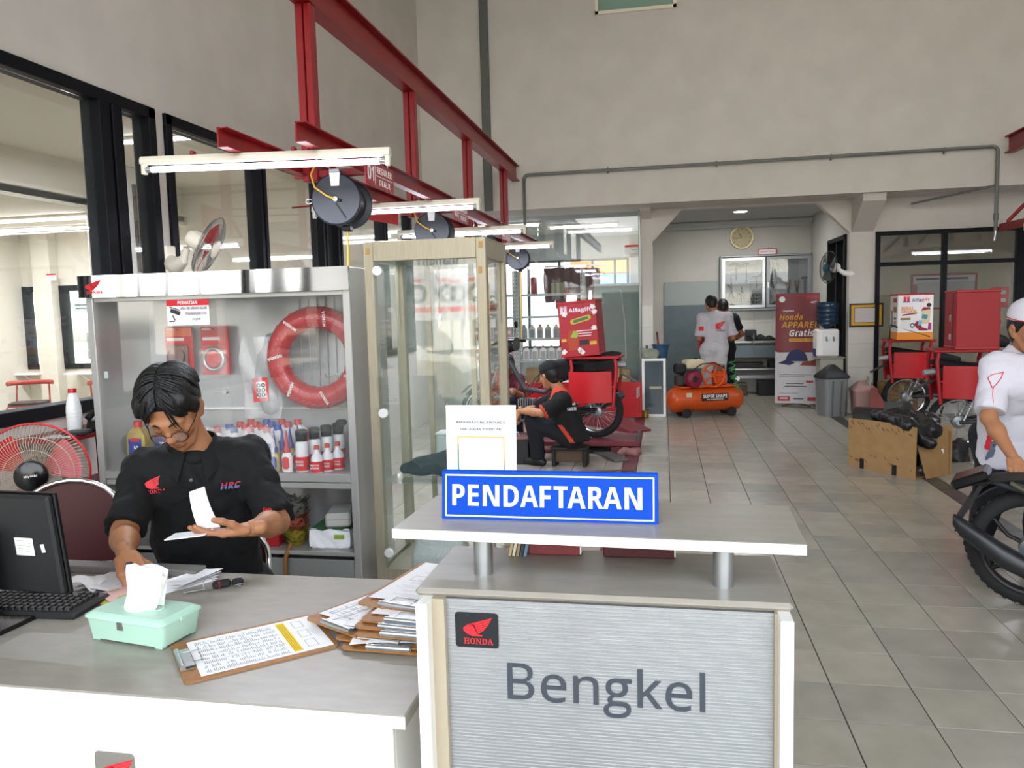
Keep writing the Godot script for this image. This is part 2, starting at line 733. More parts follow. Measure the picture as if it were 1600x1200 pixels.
func _ready():
	# ---------------- camera, sky, sun, lights, exposure
	var cam := Camera3D.new()
	cam.name = "camera"
	add_child(cam)
	cam.position = V(0, 1.515, 0)
	cam.rotation_order = EULER_ORDER_YXZ
	cam.rotation = V(-0.0944, 0.1921, -0.026)
	cam.fov = rad_to_deg(2.0 * atan(600.0 / 1232.57))
	cam.near = 0.05
	cam.far = 200.0
	cam.current = true

	var env := Environment.new()
	var sm := ProceduralSkyMaterial.new()
	sm.sky_top_color = Color(0.80, 0.85, 0.91)
	sm.sky_horizon_color = Color(1.0, 0.975, 0.93)
	sm.ground_bottom_color = Color(0.5, 0.49, 0.46)
	sm.ground_horizon_color = Color(0.8, 0.79, 0.77)
	sm.sky_energy_multiplier = 1.6
	sm.ground_energy_multiplier = 1.0
	var sky := Sky.new()
	sky.sky_material = sm
	env.sky = sky
	env.background_mode = Environment.BG_SKY
	env.tonemap_mode = Environment.TONE_MAPPER_LINEAR
	env.tonemap_exposure = 2.5
	env.sdfgi_enabled = true
	env.ssao_enabled = true
	env.ssil_enabled = true
	var we := WorldEnvironment.new()
	we.name = "world_environment"
	we.environment = env
	add_child(we)

	var sun := DirectionalLight3D.new()
	sun.name = "sun"
	add_child(sun)
	sun.look_at_from_position(Vector3.ZERO, V(0.42, -0.8, 0.42))
	sun.light_color = Color(1.0, 0.95, 0.87)
	sun.light_energy = 3.2
	sun.light_angular_distance = 0.6
	sun.shadow_enabled = true
	sun.sky_mode = DirectionalLight3D.SKY_MODE_LIGHT_ONLY

	noise.seed = 7
	noise.frequency = 9.0
	noise.fractal_octaves = 2
	folds.seed = 3
	folds.frequency = 6.5
	folds.fractal_type = FastNoiseLite.FRACTAL_RIDGED
	folds.fractal_octaves = 2

	materials()
	shell()
	floor_tiles()
	lounge()
	parts_room()
	outside()
	steel_frame()
	build_rest()


func materials():
	M.wall = grain(Color(0.79, 0.772, 0.742), Color(0.83, 0.812, 0.782), 0.02, 0.7, 0.35, 5, V(1, 1, 1), 0.08)
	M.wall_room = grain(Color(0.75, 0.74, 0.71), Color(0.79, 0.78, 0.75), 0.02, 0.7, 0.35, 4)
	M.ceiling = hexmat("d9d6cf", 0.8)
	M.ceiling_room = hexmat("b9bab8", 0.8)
	M.lounge = hexmat("ded8c6", 0.75)
	M.black_frame = hexmat("0a0c12", 0.55)
	M.black_frame.metallic_specular = 0.3
	M.pane = glass(Color(0.9, 0.97, 0.94), 0.02)
	M.pane.metallic_specular = 0.95
	M.pane_green = glass(Color(0.7, 0.9, 0.8), 0.03)
	M.pane_green.metallic_specular = 1.0
	M.grout = hexmat("2c2a26", 0.9)
	M.red_steel = grain(Color(0.5, 0.025, 0.055), Color(0.56, 0.035, 0.07), 0.03, 0.38, 2.0, 4)
	M.red = hexmat("a40d1b", 0.5)
	M.red_bright = hexmat("b80f1a", 0.45)
	M.dark_red = hexmat("55101c", 0.45)
	M.chrome = hexmat("e6e6e6", 0.12, 1.0)
	M.steel = hexmat("b9bcbe", 0.32, 0.9)
	M.zinc = hexmat("8e9295", 0.4, 0.7)
	M.white = hexmat("f2f1ee", 0.45)
	M.white_matt = hexmat("efeeea", 0.8)
	M.cream = hexmat("ece6d4", 0.45)
	M.black = hexmat("141414", 0.5)
	M.black_matt = hexmat("101113", 0.85)
	M.black_gloss = hexmat("0d0e10", 0.18)
	M.rubber = hexmat("1b1b1c", 0.8)
	M.grey = hexmat("77797a", 0.6)
	M.pipe = hexmat("6f726f", 0.45)
	M.dark_grey = hexmat("34373a", 0.5)
	M.yellow = hexmat("e3b418", 0.5)
	M.paper = hexmat("f4f3f5", 0.85)
	M.ink = hexmat("33363d", 0.7)
	M.red_ink = hexmat("d8202c", 0.6)
	M.tube = lamp(Color(0.93, 0.94, 1.0), 5.0)
	M.tile = []
	for c in ["a39d8f", "9e988b", "a8a193", "9b968b"]:
		M.tile.append(grain(Color(c).darkened(0.06), Color(c).lightened(0.05), 0.012, 0.24, 1.2, 5, V(1, 1, 1), 0.0, M.tile.size() + 3))
	M.tile_old = grain(Color("8b8880"), Color("98958c"), 0.012, 0.24, 1.2, 5)
	M.wood = grain(Color(0.36, 0.23, 0.11), Color(0.47, 0.32, 0.17), 0.03, 0.6, 2.0, 4, V(1, 6, 6))
	M.carton = grain(Color(0.60, 0.46, 0.29), Color(0.68, 0.54, 0.36), 0.02, 0.85, 1.5, 5)
	M.skin = hexmat("a9734f", 0.55)
	M.skin.subsurf_scatter_enabled = true
	M.skin.subsurf_scatter_strength = 0.08
	M.skin_dark = hexmat("8a5a3e", 0.55)
	M.hair = grain(Color(0.012, 0.012, 0.014), Color(0.03, 0.028, 0.03), 0.06, 0.52, 6.0, 3, V(1, 0.2, 1), 0.25, 1, false)


func shell():
	# left wall with its two window bands
	var s := Shape.new()
	s.span(V(-3.36, -0.2, 2.5), V(-3.21, 1.0, -16.0))
	s.span(V(-3.36, 2.85, 2.5), V(-3.21, 6.2, -11.35))
	s.span(V(-3.36, 1.0, 2.5), V(-3.21, 2.85, 0.4))
	s.span(V(-3.36, 1.0, -4.67), V(-3.21, 2.85, -4.775))
	s.span(V(-3.36, 1.0, -9.9), V(-3.21, 2.85, -16.0))
	struct("wall_left", s, M.wall, "tall cream plaster wall above the black-framed lounge windows")
	window_band(1, 0.4, -4.67, [-1.2, -2.75, -4.24], 0.1)
	window_band(2, -4.775, -9.9, [-6.02, -7.2, -7.55, -8.9], 0.06)
	# back: the tall upper wall, its soffit over the arch, the vent
	s = Shape.new()
	s.span(V(-3.36, 2.83, -10.5), V(5.45, 5.22, -11.35))
	s.span(V(-3.36, 5.22, -10.5), V(-0.836, 6.2, -11.35))
	s.span(V(0.18, 5.22, -10.5), V(5.45, 6.2, -11.35))
	s.span(V(-0.836, 5.22, -10.72), V(0.18, 6.2, -11.35))
	struct("wall_back", s, M.wall, "tall cream upper wall over the arch and the glass partition")
	var w := window_node(3)
	s = Shape.new()
	for x in [-0.836, 0.14]:
		s.span(V(x, 5.22, -10.47), V(x + 0.04, 5.9, -10.6))
	s.span(V(-0.836, 5.22, -10.47), V(0.18, 5.26, -10.6))
	s.span(V(-0.836, 5.86, -10.47), V(0.18, 5.9, -10.6))
	obj("frame", s, M.cream, w)
	obj("pane", Shape.new().box(V(-0.328, 5.56, -10.55), V(0.94, 0.6, 0.008)), hexmat("8fae9f", 0.08), w)
	# pipe chase in the corner
	struct("trim_1", Shape.new().span(V(-2.345, 2.83, -10.5), V(-2.235, 6.2, -10.44), 0.008), hexmat("5e625d", 0.6), "dark grey square duct running up the cream wall")
	# arch wall
	s = Shape.new()
	var arch := pts([-0.31, -0.2, -0.15, -0.2, -0.15, 2.39, 0.244, 2.81, 2.009, 2.81, 2.41, 2.41, 2.41, -0.2, 2.73, -0.2, 2.73, 2.83, -0.31, 2.83])
	s.put(V(0, 0, -11.35)).prism(arch, 0.0, 0.15)
	s.put()
	s.span(V(2.73, 2.4, -11.2), V(5.45, 2.83, -11.35))
	s.span(V(2.73, -0.2, -11.2), V(5.45, 0.25, -11.35))
	struct("wall_arch", s, M.wall, "cream wall with a chamfered arch into the tool room")
	# haunch that carries the upper wall on the right pillar
	s = Shape.new()
	s.put(V(2.43, 0, 0), V(0, 90, 0)).prism(pts([11.2, 2.41, 11.2, 2.83, 10.58, 2.83, 10.6, 2.74]), 0.0, 0.27)
	s.put(V(-0.31, 0, 0), V(0, 90, 0)).prism(pts([11.2, 2.7, 11.2, 2.83, 10.9, 2.83, 10.92, 2.79]), 0.0, 0.14)
	struct("trim_2", s, M.wall, "plaster bracket under the upper wall")
	# pillar tiles
	for q in [[2.41, 2.73, 4, 0.313], [-0.31, -0.15, 5, 0.305]]:
		var wall: Node3D = get_node("wall_arch")
		for k in q[2]:
			var width: float = q[1] - q[0]
			obj("tile", Shape.new().box(Vector3.ZERO, V(width - 0.004, q[3] - 0.004, 0.012), 0.002), M.white_tile if M.has("white_tile") else wall_tile(), wall, V((q[0] + q[1]) / 2, q[3] * (k + 0.5), -11.196))
	# right window wall of the back office
	w = window_node(4)
	s = Shape.new()
	for x in [2.73, 3.54, 4.41, 5.25]:
		s.span(V(x, 0.25, -11.15), V(x + (0.05 if x < 4 else 0.12), 2.4, -11.25))
	for y in [0.25, 1.95, 2.35]:
		s.span(V(2.73, y, -11.155), V(5.4, y + 0.05, -11.245))
	obj("frame", s, M.black_frame, w)
	for q in [[2.78, 3.54], [3.59, 4.41], [4.53, 5.25]]:
		for y in [[0.3, 1.95], [2.0, 2.35]]:
			obj("pane", Shape.new().span(V(q[0], y[0], -11.196), V(q[1], y[1], -11.204)), M.pane, w)
	# office behind it
	s = Shape.new()
	s.span(V(2.56, -0.2, -13.6), V(5.45, 3.0, -13.75))
	s.span(V(2.56, 2.85, -11.35), V(5.45, 3.0, -13.6))
	struct("wall_office", s, hexmat("b5ae96", 0.8), "dim beige office wall behind the black-framed window")
	# tool room
	s = Shape.new()
	s.span(V(-0.31, -0.2, -11.35), V(-0.2, 3.05, -14.0))
	s.span(V(-0.31, -0.2, -14.0), V(2.7, 3.05, -14.15))
	s.span(V(2.41, -0.2, -11.35), V(2.56, 0.05, -14.0))
	s.span(V(2.41, 2.4, -11.35), V(2.56, 3.05, -14.0))
	s.span(V(2.41, 0.05, -12.5), V(2.56, 2.4, -14.0))
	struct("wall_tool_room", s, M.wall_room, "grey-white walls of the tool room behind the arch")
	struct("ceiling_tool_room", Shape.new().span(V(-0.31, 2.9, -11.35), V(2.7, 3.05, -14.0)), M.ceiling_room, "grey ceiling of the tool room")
	s = Shape.new()
	for q in [[V(-0.2, 2.78, -13.88), V(2.41, 2.9, -14.0)], [V(-0.2, 2.84, -13.8), V(2.41, 2.9, -13.9)]]:
		s.span(q[0], q[1], 0.02)
	struct("trim_3", s, M.ceiling_room, "cornice along the tool room ceiling")
	# tiled lower band of the tool room's back wall
	var rear: Node3D = get_node("wall_tool_room")
	for i in 5:
		for k in 3:
			obj("tile", Shape.new().box(Vector3.ZERO, V(0.296, 0.296, 0.012), 0.002), M.white_tile, rear, V(1.05 + 0.3 * i, 0.75 + 0.3 * k - 0.02, -13.995))
	# flush grey door in the back wall, its lower part painted darker
	var d := Node3D.new()
	d.name = "door_1"
	add_child(d)
	d.set_meta("kind", "structure")
	tag(d, "flush grey door in the tool room wall, darker below", "door")
	obj("panel", Shape.new().span(V(0.0, 1.5, -13.97), V(0.9, 1.91, -14.0), 0.006), hexmat("a4acaa", 0.6), d)
	obj("kick_panel", Shape.new().span(V(0.0, 0.0, -13.968), V(0.9, 1.5, -14.0), 0.006), grain(Color("606f76"), Color("6b7a80"), 0.02, 0.55, 1.0), d)
	# glazed side door of the tool room
	w = window_node(5)
	s = Shape.new()
	for z in [-11.36, -12.45]:
		s.span(V(2.38, 0.05, z), V(2.56, 2.4, z - 0.06))
	s.span(V(2.38, 2.34, -11.36), V(2.56, 2.4, -12.5))
	s.span(V(2.4, 0.05, -11.95), V(2.54, 2.34, -12.0))
	obj("frame", s, M.black_frame, w)
	obj("pane", Shape.new().span(V(2.47, 0.05, -11.42), V(2.478, 2.34, -12.45)), M.pane, w)
	# ceilings, right wall, shop front
	s = Shape.new()
	s.span(V(-3.36, 6.2, 2.65), V(5.45, 6.35, -4.5))
	s.span(V(-3.36, 6.2, -9.5), V(5.45, 6.35, -11.35))
	s.span(V(-3.36, 6.2, -4.5), V(0.0, 6.35, -9.5))
	s.span(V(4.6, 6.2, -4.5), V(5.45, 6.35, -9.5))
	struct("ceiling", s, M.ceiling, "high white ceiling of the workshop")
	# translucent roof sheets that light the tall wall from above
	var roof := mat(Color(0.9, 0.9, 0.87), 0.6)
	roof.backlight_enabled = true
	roof.backlight = Color(0.62, 0.62, 0.61)
	w = window_node(10)
	for k in 4:
		obj("roof_sheet", Shape.new().span(V(0.0, 6.36, -4.5 - 1.25 * k), V(4.6, 6.364, -5.74 - 1.25 * k)), roof, w)
		obj("purlin", Shape.new().span(V(0.0, 6.28, -4.5 - 1.25 * k), V(4.6, 6.35, -4.56 - 1.25 * k)), M.zinc, w)
	s = Shape.new()
	s.span(V(5.3, -0.2, 2.5), V(5.45, 6.2, -13.75))
	struct("wall_right", s, M.wall, "cream right wall of the workshop")
	struct("wall_front", Shape.new().span(V(-9.8, 5.9, 2.5), V(5.45, 6.35, 2.65)), M.wall, "upper wall over the open shop front")


func wall_tile() -> StandardMaterial3D:
	M.white_tile = grain(Color("cfcdc6"), Color("d8d6cf"), 0.01, 0.2, 1.0)
	return M.white_tile


func window_node(n: int) -> Node3D:
	var w := Node3D.new()
	w.name = "window_%d" % n
	add_child(w)
	w.set_meta("kind", "structure")
	return w


func window_band(n: int, z0: float, z1: float, mull: Array, half: float):
	# a band of fixed glass in the left wall between z0 and z1, black aluminium all round
	var w := window_node(n)
	tag(w, ["", "black-framed lounge window beside the fan", "black-framed lounge window behind the red steel frame"][n], "window")
	var f := 0.07
	var s := Shape.new()
	for y in [1.0, 2.85 - f]:
		s.span(V(-3.31, y, z0), V(-3.185, y + f, z1), 0.004)
	for z in [z0 - f, z1]:
		s.span(V(-3.31, 1.0, z), V(-3.185, 2.85, z + f), 0.004)
	obj("frame", s, M.black_frame, w)
	var edge := z0 - f
	for z in mull:
		s = Shape.new()
		s.span(V(-3.31, 1.07, z + half), V(-3.18, 2.78, z + 0.012), 0.004)
		s.span(V(-3.31, 1.07, z - 0.012), V(-3.18, 2.78, z - half), 0.004)
		s.span(V(-3.30, 1.07, z - 0.012), V(-3.195, 2.78, z + 0.012))
		obj("mullion", s, M.black_frame, w)
		obj("pane", Shape.new().span(V(-3.25, 1.07, edge), V(-3.242, 2.78, z + half)), M.pane, w)
		edge = z - half
	obj("pane", Shape.new().span(V(-3.25, 1.07, edge), V(-3.242, 2.78, z1 + f)), M.pane, w)


func floor_tiles():
	var fl := struct("floor", Shape.new().span(V(-9.8, -0.35, 2.65), V(5.45, -0.006, -16.0)), M.grout, "beige ceramic tile floor of the workshop")
	var one := Shape.new().box(V(0, -0.006, 0), V(0.2955, 0.012, 0.2955), 0.0015).done()
	var rng := RandomNumberGenerator.new()
	rng.seed = 5
	var rest := []
	var n := 0
	for j in range(-20, 43):
		var z := -3.199 - 0.3 * j + 0.15
		for i in range(-33, 16):
			var x := 0.037 + 0.3 * i - 0.15 + 0.3
			if x > 5.3 or x < -9.7:
				continue
			if (i == -2) or (i == 7):
				continue
			var near := z < -1.5 and z > -9.3
			var aisle := i >= -1 and i <= 6
			var bay := (i >= -8 and i < -2 and z < -6.2) or (i >= 8 and i <= 11 and z < -5.5 and z > -8)
			if near and (aisle or bay) and n < 298:
				n += 1
				var m: Material = M.tile[rng.randi() % 4]
				if i == 2 and j == 12:
					m = M.tile_old
				obj("tile", one, m, fl, V(x, rng.randf_range(-0.0006, 0.0004), z))
			elif x > -3.2 or z < 2.6:
				rest.append(V(x, 0, z))
	var mm := MultiMesh.new()
	mm.transform_format = MultiMesh.TRANSFORM_3D
	mm.mesh = one
	mm.instance_count = rest.size()
	for k in rest.size():
		mm.set_instance_transform(k, Transform3D(Basis(), rest[k]))
	var mi := MultiMeshInstance3D.new()
	mi.multimesh = mm
	mi.material_override = M.tile[0]
	mi.name = "tile"
	mi.set_meta("kind", "stuff")
	fl.add_child(mi, true)
	# the two coloured border strips along the aisle, tile by tile
	var sr := Shape.new()
	var sg := Shape.new()
	for j in 52:
		var z := 2.45 - 0.3 * j
		sr.box(V(-0.334, -0.005, z), V(0.138, 0.012, 0.2975), 0.0015)
		sg.box(V(2.205, -0.005, z), V(0.132, 0.012, 0.2975), 0.0015)
	for q in [[sr, grain(Color("5a2630"), Color("6b303a"), 0.02, 0.35, 1.5)], [sg, grain(Color("3a3936"), Color("47463f"), 0.02, 0.35, 1.5)]]:
		var o := obj("border_strip", q[0], q[1], fl)
		o.set_meta("kind", "stuff")
	# fill beside the strips, where the tiles are cut narrower
	var cut := Shape.new()
	for j in 52:
		var z := 2.45 - 0.3 * j
		cut.box(V(-0.484, -0.006, z), V(0.157, 0.012, 0.2975), 0.0015)
		cut.box(V(2.355, -0.006, z), V(0.16, 0.012, 0.2975), 0.0015)
	obj("cut_tile", cut, M.tile[1], fl).set_meta("kind", "stuff")
	obj("cross_strip", Shape.new().box(V(3.9, -0.0045, -6.95), V(2.8, 0.012, 0.13), 0.0015), sg_mat(), fl)


func sg_mat() -> Material:
	return hexmat("3d3c38", 0.35)


func lounge():
	# customer lounge behind the left windows: raised ceiling near the glass, a lower one beyond
	var s := Shape.new()
	s.span(V(-9.8, 2.86, 2.5), V(-6.88, 3.0, -10.6))
	s.span(V(-6.95, 2.86, 2.5), V(-6.88, 3.45, -10.6))
	s.span(V(-6.95, 3.4, 2.5), V(-3.36, 3.55, -10.6))
	for q in [[-6.88, 2.86, -6.84, 2.9], [-6.88, 2.98, -6.82, 3.02]]:
		s.span(V(q[0], q[1], 2.5), V(q[2], q[3], -10.6))
	struct("ceiling_lounge", s, M.lounge, "cream stepped ceiling of the lounge behind the glass")
	s = Shape.new()
	s.span(V(-9.8, 0, 2.5), V(-9.7, 3.0, -10.6))
	# back wall with two windows, and its pilaster
	for q in [[-9.8, 0.0, -3.36, 0.8], [-9.8, 2.03, -3.36, 3.5], [-9.38, 0.8, -9.05, 2.03], [-8.3, 0.8, -3.36, 2.03]]:
		s.span(V(q[0], q[1], -10.6), V(q[2], q[3], -10.72))
	s.span(V(-9.36, 0, -10.42), V(-9.05, 2.86, -10.6), 0.01)
	s.span(V(-9.8, 0, -12.4), V(-3.36, 3.0, -12.5))
	struct("wall_lounge", s, M.lounge, "cream back wall of the lounge behind the glass")
	# column with dark louvred panels beyond the pier
	s = Shape.new()
	s.span(V(-7.1, 0, -8.85), V(-6.5, 3.4, -9.6), 0.01)
	struct("column", s, M.white_matt, "white column inside the lounge")
	var p := thing("wall_panel", "dark brown framed panel high on the white lounge column", "panel", V(-6.49, 2.92, -9.2))
	obj("frame", Shape.new().box(V(0, 0, 0), V(0.03, 0.54, 0.5), 0.005), hexmat("4a4038", 0.5), p)
	obj("pane", Shape.new().box(V(0.012, 0, 0), V(0.012, 0.46, 0.42)), hexmat("6a594a", 0.2), p)
	copy(p, V(-6.49, 2.38, -9.2), 0, "dark brown framed panel on the lounge column, lower of two")
	# inner windows to the next office
	for q in [[6, -10.6, -9.38], [7, -9.05, -8.3]]:
		var w := window_node(q[0])
		s = Shape.new()
		var a: float = maxf(q[1], -9.7)
		for x in [a, q[2] - 0.09]:
			s.span(V(x, 0.78, -10.57), V(x + 0.09, 2.05, -10.7), 0.004)
		for y in [0.78, 1.97]:
			s.span(V(a, y, -10.57), V(q[2], y + 0.08, -10.7), 0.004)
		obj("frame", s, M.black_frame, w)
		obj("pane", Shape.new().span(V(a + 0.08, 0.86, -10.63), V(q[2] - 0.08, 1.97, -10.638)), M.pane_green, w)
	struct("wall_lounge_office", Shape.new().span(V(-9.8, 0, -12.3), V(-3.4, 3.0, -12.39)), hexmat("9fb0ad", 0.8), "pale blue-green office wall beyond the lounge windows")
	tube_lamp(V(-7.9, 2.804, -8.9), 2.3, "white tube lamp under the low lounge ceiling behind the glass", "lamps of the lounge", false)
	tube_lamp(V(-5.0, 3.344, -7.5), 1.2, "white tube lamp under the raised lounge ceiling", "lamps of the lounge", false)
	# columns of the open front, mirrored in the polished cabinet band
	s = Shape.new()
	for q in [[-6.35, 0.22], [-5.3, 0.5], [-3.28, 0.3], [-7.6, 0.3]]:
		s.span(V(q[0] - q[1] / 2, -0.36, 2.7), V(q[0] + q[1] / 2, 5.9, 2.95), 0.01)
	struct("column_front", s, hexmat("3f4a58", 0.6), "slate-blue columns of the shop front")
	# lounge shop front
	struct("wall_lounge_front", Shape.new().span(V(-9.8, 0, 2.5), V(-3.36, 0.4, 2.65)), M.wall)


func tube_lamp(at: Vector3, length: float, label: String, group: String, hook: bool) -> Node3D:
	# batten fitting with one fluorescent tube below it, lying along x
	var t := thing("tube_lamp", label, "lamp", at, 0, group)
	var s := Shape.new()
	s.prism(pts([-0.022, 0, 0.022, 0, 0.022, 0.02, 0.012, 0.035, -0.012, 0.035, -0.022, 0.02]), -length / 2, length / 2)
	var body := obj("batten", s, M.cream, t)
	body.rotation.y = PI / 2
	body.position.y = 0.02
	for e in [-1.0, 1.0]:
		obj("lamp_holder", Shape.new().box(V(e * (length / 2 - 0.012), 0.0, 0), V(0.022, 0.055, 0.03), 0.004), M.cream, t)
	obj("tube", Shape.new().cyl(V(-length / 2 + 0.05, -0.005, 0), V(length / 2 - 0.05, -0.005, 0), 0.014, -1, 12), M.tube, t)
	for e in [-1.0, 1.0]:
		obj("end_cap", Shape.new().cyl(V(e * (length / 2 - 0.022), -0.005, 0), V(e * (length / 2 - 0.05), -0.005, 0), 0.0142, -1, 12), M.steel, t)
	if hook:
		for e in [-0.35, 0.15]:
			obj("clip", Shape.new().box(V(e, 0.064, 0), V(0.02, 0.02, 0.03), 0.003), M.red_steel, t)
	var l := AreaLight3D.new()
	l.name = "tube_light"
	l.area_size = Vector2(length - 0.1, 0.03)
	l.light_color = Color(0.93, 0.95, 1.0)
	l.light_energy = (1.1 if hook else 0.45 if "store" in group else 2.6) * length
	l.area_range = 20.0 if "area_range" in l else 20.0
	l.shadow_enabled = true
	t.add_child(l)
	l.position = V(0, -0.03, 0)
	l.rotation.x = -PI / 2
	return t


func parts_room():
	# glass partition, then the spare parts store with bright street windows behind it
	var w := window_node(8)
	tag(w, "frameless glass partition before the spare parts shelves", "window")
	obj("pane", Shape.new().span(V(-3.36, 0.0, -11.2), V(-1.75, 2.83, -11.21)), M.pane_green, w)
	obj("pane", Shape.new().span(V(-1.745, 0.0, -11.2), V(-0.33, 2.83, -11.21)), M.pane_green, w)
	obj("edge_strip", Shape.new().span(V(-0.345, 0, -11.17), V(-0.31, 2.83, -11.24), 0.004), hexmat("7d8682", 0.3, 0.5), w)
	var s := Shape.new()
	s.span(V(-3.36, -0.2, -15.0), V(-0.2, 0.75, -15.15))
	s.span(V(-3.36, 2.42, -15.0), V(-0.2, 3.05, -15.15))
	s.span(V(-1.3, -0.2, -15.0), V(-0.2, 1.5, -15.15))
	s.span(V(-0.62, -0.2, -15.0), V(-0.2, 3.0, -15.15))
	struct("wall_parts_store", s, hexmat("9aa19f", 0.8), "grey rear wall of the parts store with bright windows")
	struct("ceiling_parts_store", Shape.new().span(V(-3.36, 2.9, -11.35), V(-0.31, 3.05, -15.15)), hexmat("8b8f8d", 0.8), "grey ceiling of the parts store")
	struct("wall_store_side", Shape.new().span(V(-0.31, -0.2, -14.0), V(-0.2, 3.05, -15.15)), hexmat("9aa19f", 0.8))
	w = window_node(9)
	s = Shape.new()
	for x in [-3.2, -2.55, -1.95, -1.32, -0.9, -0.66]:
		s.span(V(x - 0.025, 0.75, -15.03), V(x + 0.025, 2.42, -15.08))
	for y in [0.75, 2.38]:
		s.span(V(-3.2, y, -15.03), V(-0.66, y + 0.04, -15.08))
	obj("frame", s, hexmat("3b3f42", 0.4, 0.5), w)
	# fluorescent tubes of the store
	for q in [[-2.5, -12.6, "nearest"], [-1.3, -13.2, "middle"], [-1.1, -14.1, "rearmost"]]:
		tube_lamp(V(q[0], 2.844, q[1]), 1.2, "%s white tube lamp on the ceiling of the glazed parts store" % q[2], "tube lamps of the parts store", false)


func outside():
	# street before the shop, and behind the store
	struct("street", Shape.new().span(V(-60, -0.6, 2.65), V(60, -0.36, 60)), grain(Color(0.33, 0.325, 0.32), Color(0.42, 0.41, 0.4), 0.05, 0.9, 0.3, 5), "sunlit asphalt before the shop")
	struct("road", Shape.new().span(V(-60, -0.6, -16.0), V(60, -0.36, -60)), grain(Color(0.42, 0.41, 0.4), Color(0.5, 0.49, 0.48), 0.05, 0.9, 0.3, 5), "bright yard behind the store")
	var b := thing("shop_building", "white shop with orange and blue fascia seen through the store windows", "building", V(-3.5, -0.36, -27.0))
	obj("wall", Shape.new().span(V(-9, 0, 0), V(9, 5.5, -4)), hexmat("e9e7e2", 0.8), b)
	obj("fascia", Shape.new().span(V(0.4, 3.0, 0), V(3.2, 3.5, 0.25), 0.02), hexmat("e8763f", 0.5), b)
	obj("fascia_band", Shape.new().span(V(0.4, 2.62, 0), V(4.2, 2.98, 0.2), 0.02), hexmat("6f9cc8", 0.5), b)
	for i in 6:
		obj("window", Shape.new().span(V(-8 + 2.8 * i, 0.5, 0.02), V(-6 + 2.8 * i, 2.4, 0.05)), hexmat("b9cbd4", 0.2), b)


func steel_frame():
	# red I-beam, hangers and double channel that carry lamps and air hose reels
	var X := -1.917
	var f := thing("steel_frame", "long red steel I-beam with hangers and a double channel rail below", "beam")
	var s := Shape.new()
	var i_beam := func(sh: Shape, x: float, z0: float, z1: float):
		sh.span(V(x - 0.004, 3.21, z0), V(x + 0.004, 3.40, z1))
		sh.span(V(x - 0.05, 3.2, z0), V(x + 0.05, 3.212, z1))
		sh.span(V(x - 0.05, 3.39, z0), V(x + 0.05, 3.402, z1))
	i_beam.call(s, X, 2.4, -10.5)
	obj("i_beam", s, M.red_steel, f)
	for z in [-4.2, -6.02, -7.83, -9.65]:
		s = Shape.new()
		for e in [-1.0, 1.0]:
			s.span(V(X + e * 0.004, 2.25, z - 0.035), V(X + e * 0.045, 3.2, z + 0.035), 0.004)
		obj("hanger", s, M.red_steel, f)
		s = Shape.new()
		s.put().tube([V(X, 2.62, z - 0.03), V(X, 2.36, z - 0.3)], 0.02, 4, false, 0.02)
		obj("brace", s, M.red_steel, f)
		obj("cross_bar", Shape.new().span(V(-2.02, 2.27, z - 0.02), V(-1.56, 2.31, z + 0.02), 0.003), M.red_steel, f)
	for x in [-1.98, -1.6]:
		s = Shape.new()
		s.span(V(x - 0.004, 2.28, -3.35), V(x + 0.004, 2.37, -10.45))
		s.span(V(x, 2.28, -3.35), V(x + 0.045, 2.286, -10.45))
		s.span(V(x, 2.364, -3.35), V(x + 0.045, 2.37, -10.45))
		obj("channel", s, M.red_steel, f)
	var f2 := thing("steel_frame", "red steel I-beam and post at the right edge of the hall", "beam")
	s = Shape.new()
	i_beam.call(s, 4.02, 2.4, -10.5)
	obj("i_beam", s, M.red_steel, f2)
	for x in [3.9, 4.25]:
		obj("channel", Shape.new().span(V(x, 2.28, -4.5), V(x + 0.04, 2.37, -10.4), 0.003), M.red_steel, f2)
	for z in [-6.02, -7.83, -9.65]:
		obj("hanger", Shape.new().span(V(3.98, 2.3, z - 0.035), V(4.06, 3.2, z + 0.035), 0.004), M.red_steel, f2)
		obj("brace", Shape.new().tube([V(4.0, 2.65, z), V(3.7, 2.33, z)], 0.02, 4), M.red_steel, f2)
	# lamps under the rail
	var where := ["nearest", "second", "third", "farthest"]
	for k in 4:
		var tl := tube_lamp(V(-1.84, 2.222, -3.5 - 1.84 * k), 1.22, "%s white tube lamp hung crosswise under the red rail" % where[k], "tube lamps under the red rail", true)
		if k == 0:
			tl.rotation = V(0, 0.07, -0.012)
	tube_lamp(V(4.3, 2.22, -9.2), 1.22, "white tube lamp at the right edge above the red box", "tube lamps under the red rail", true)


func build_rest():
	more_materials()
	desk()
	counter()
	desk_things()
	cabinets()
	cabinet_goods()
	left_side()
	overhead()
	back_area()
	repair_bay()
	right_bay()
	clerk()
	mechanics()
	right_worker()
	street_things()


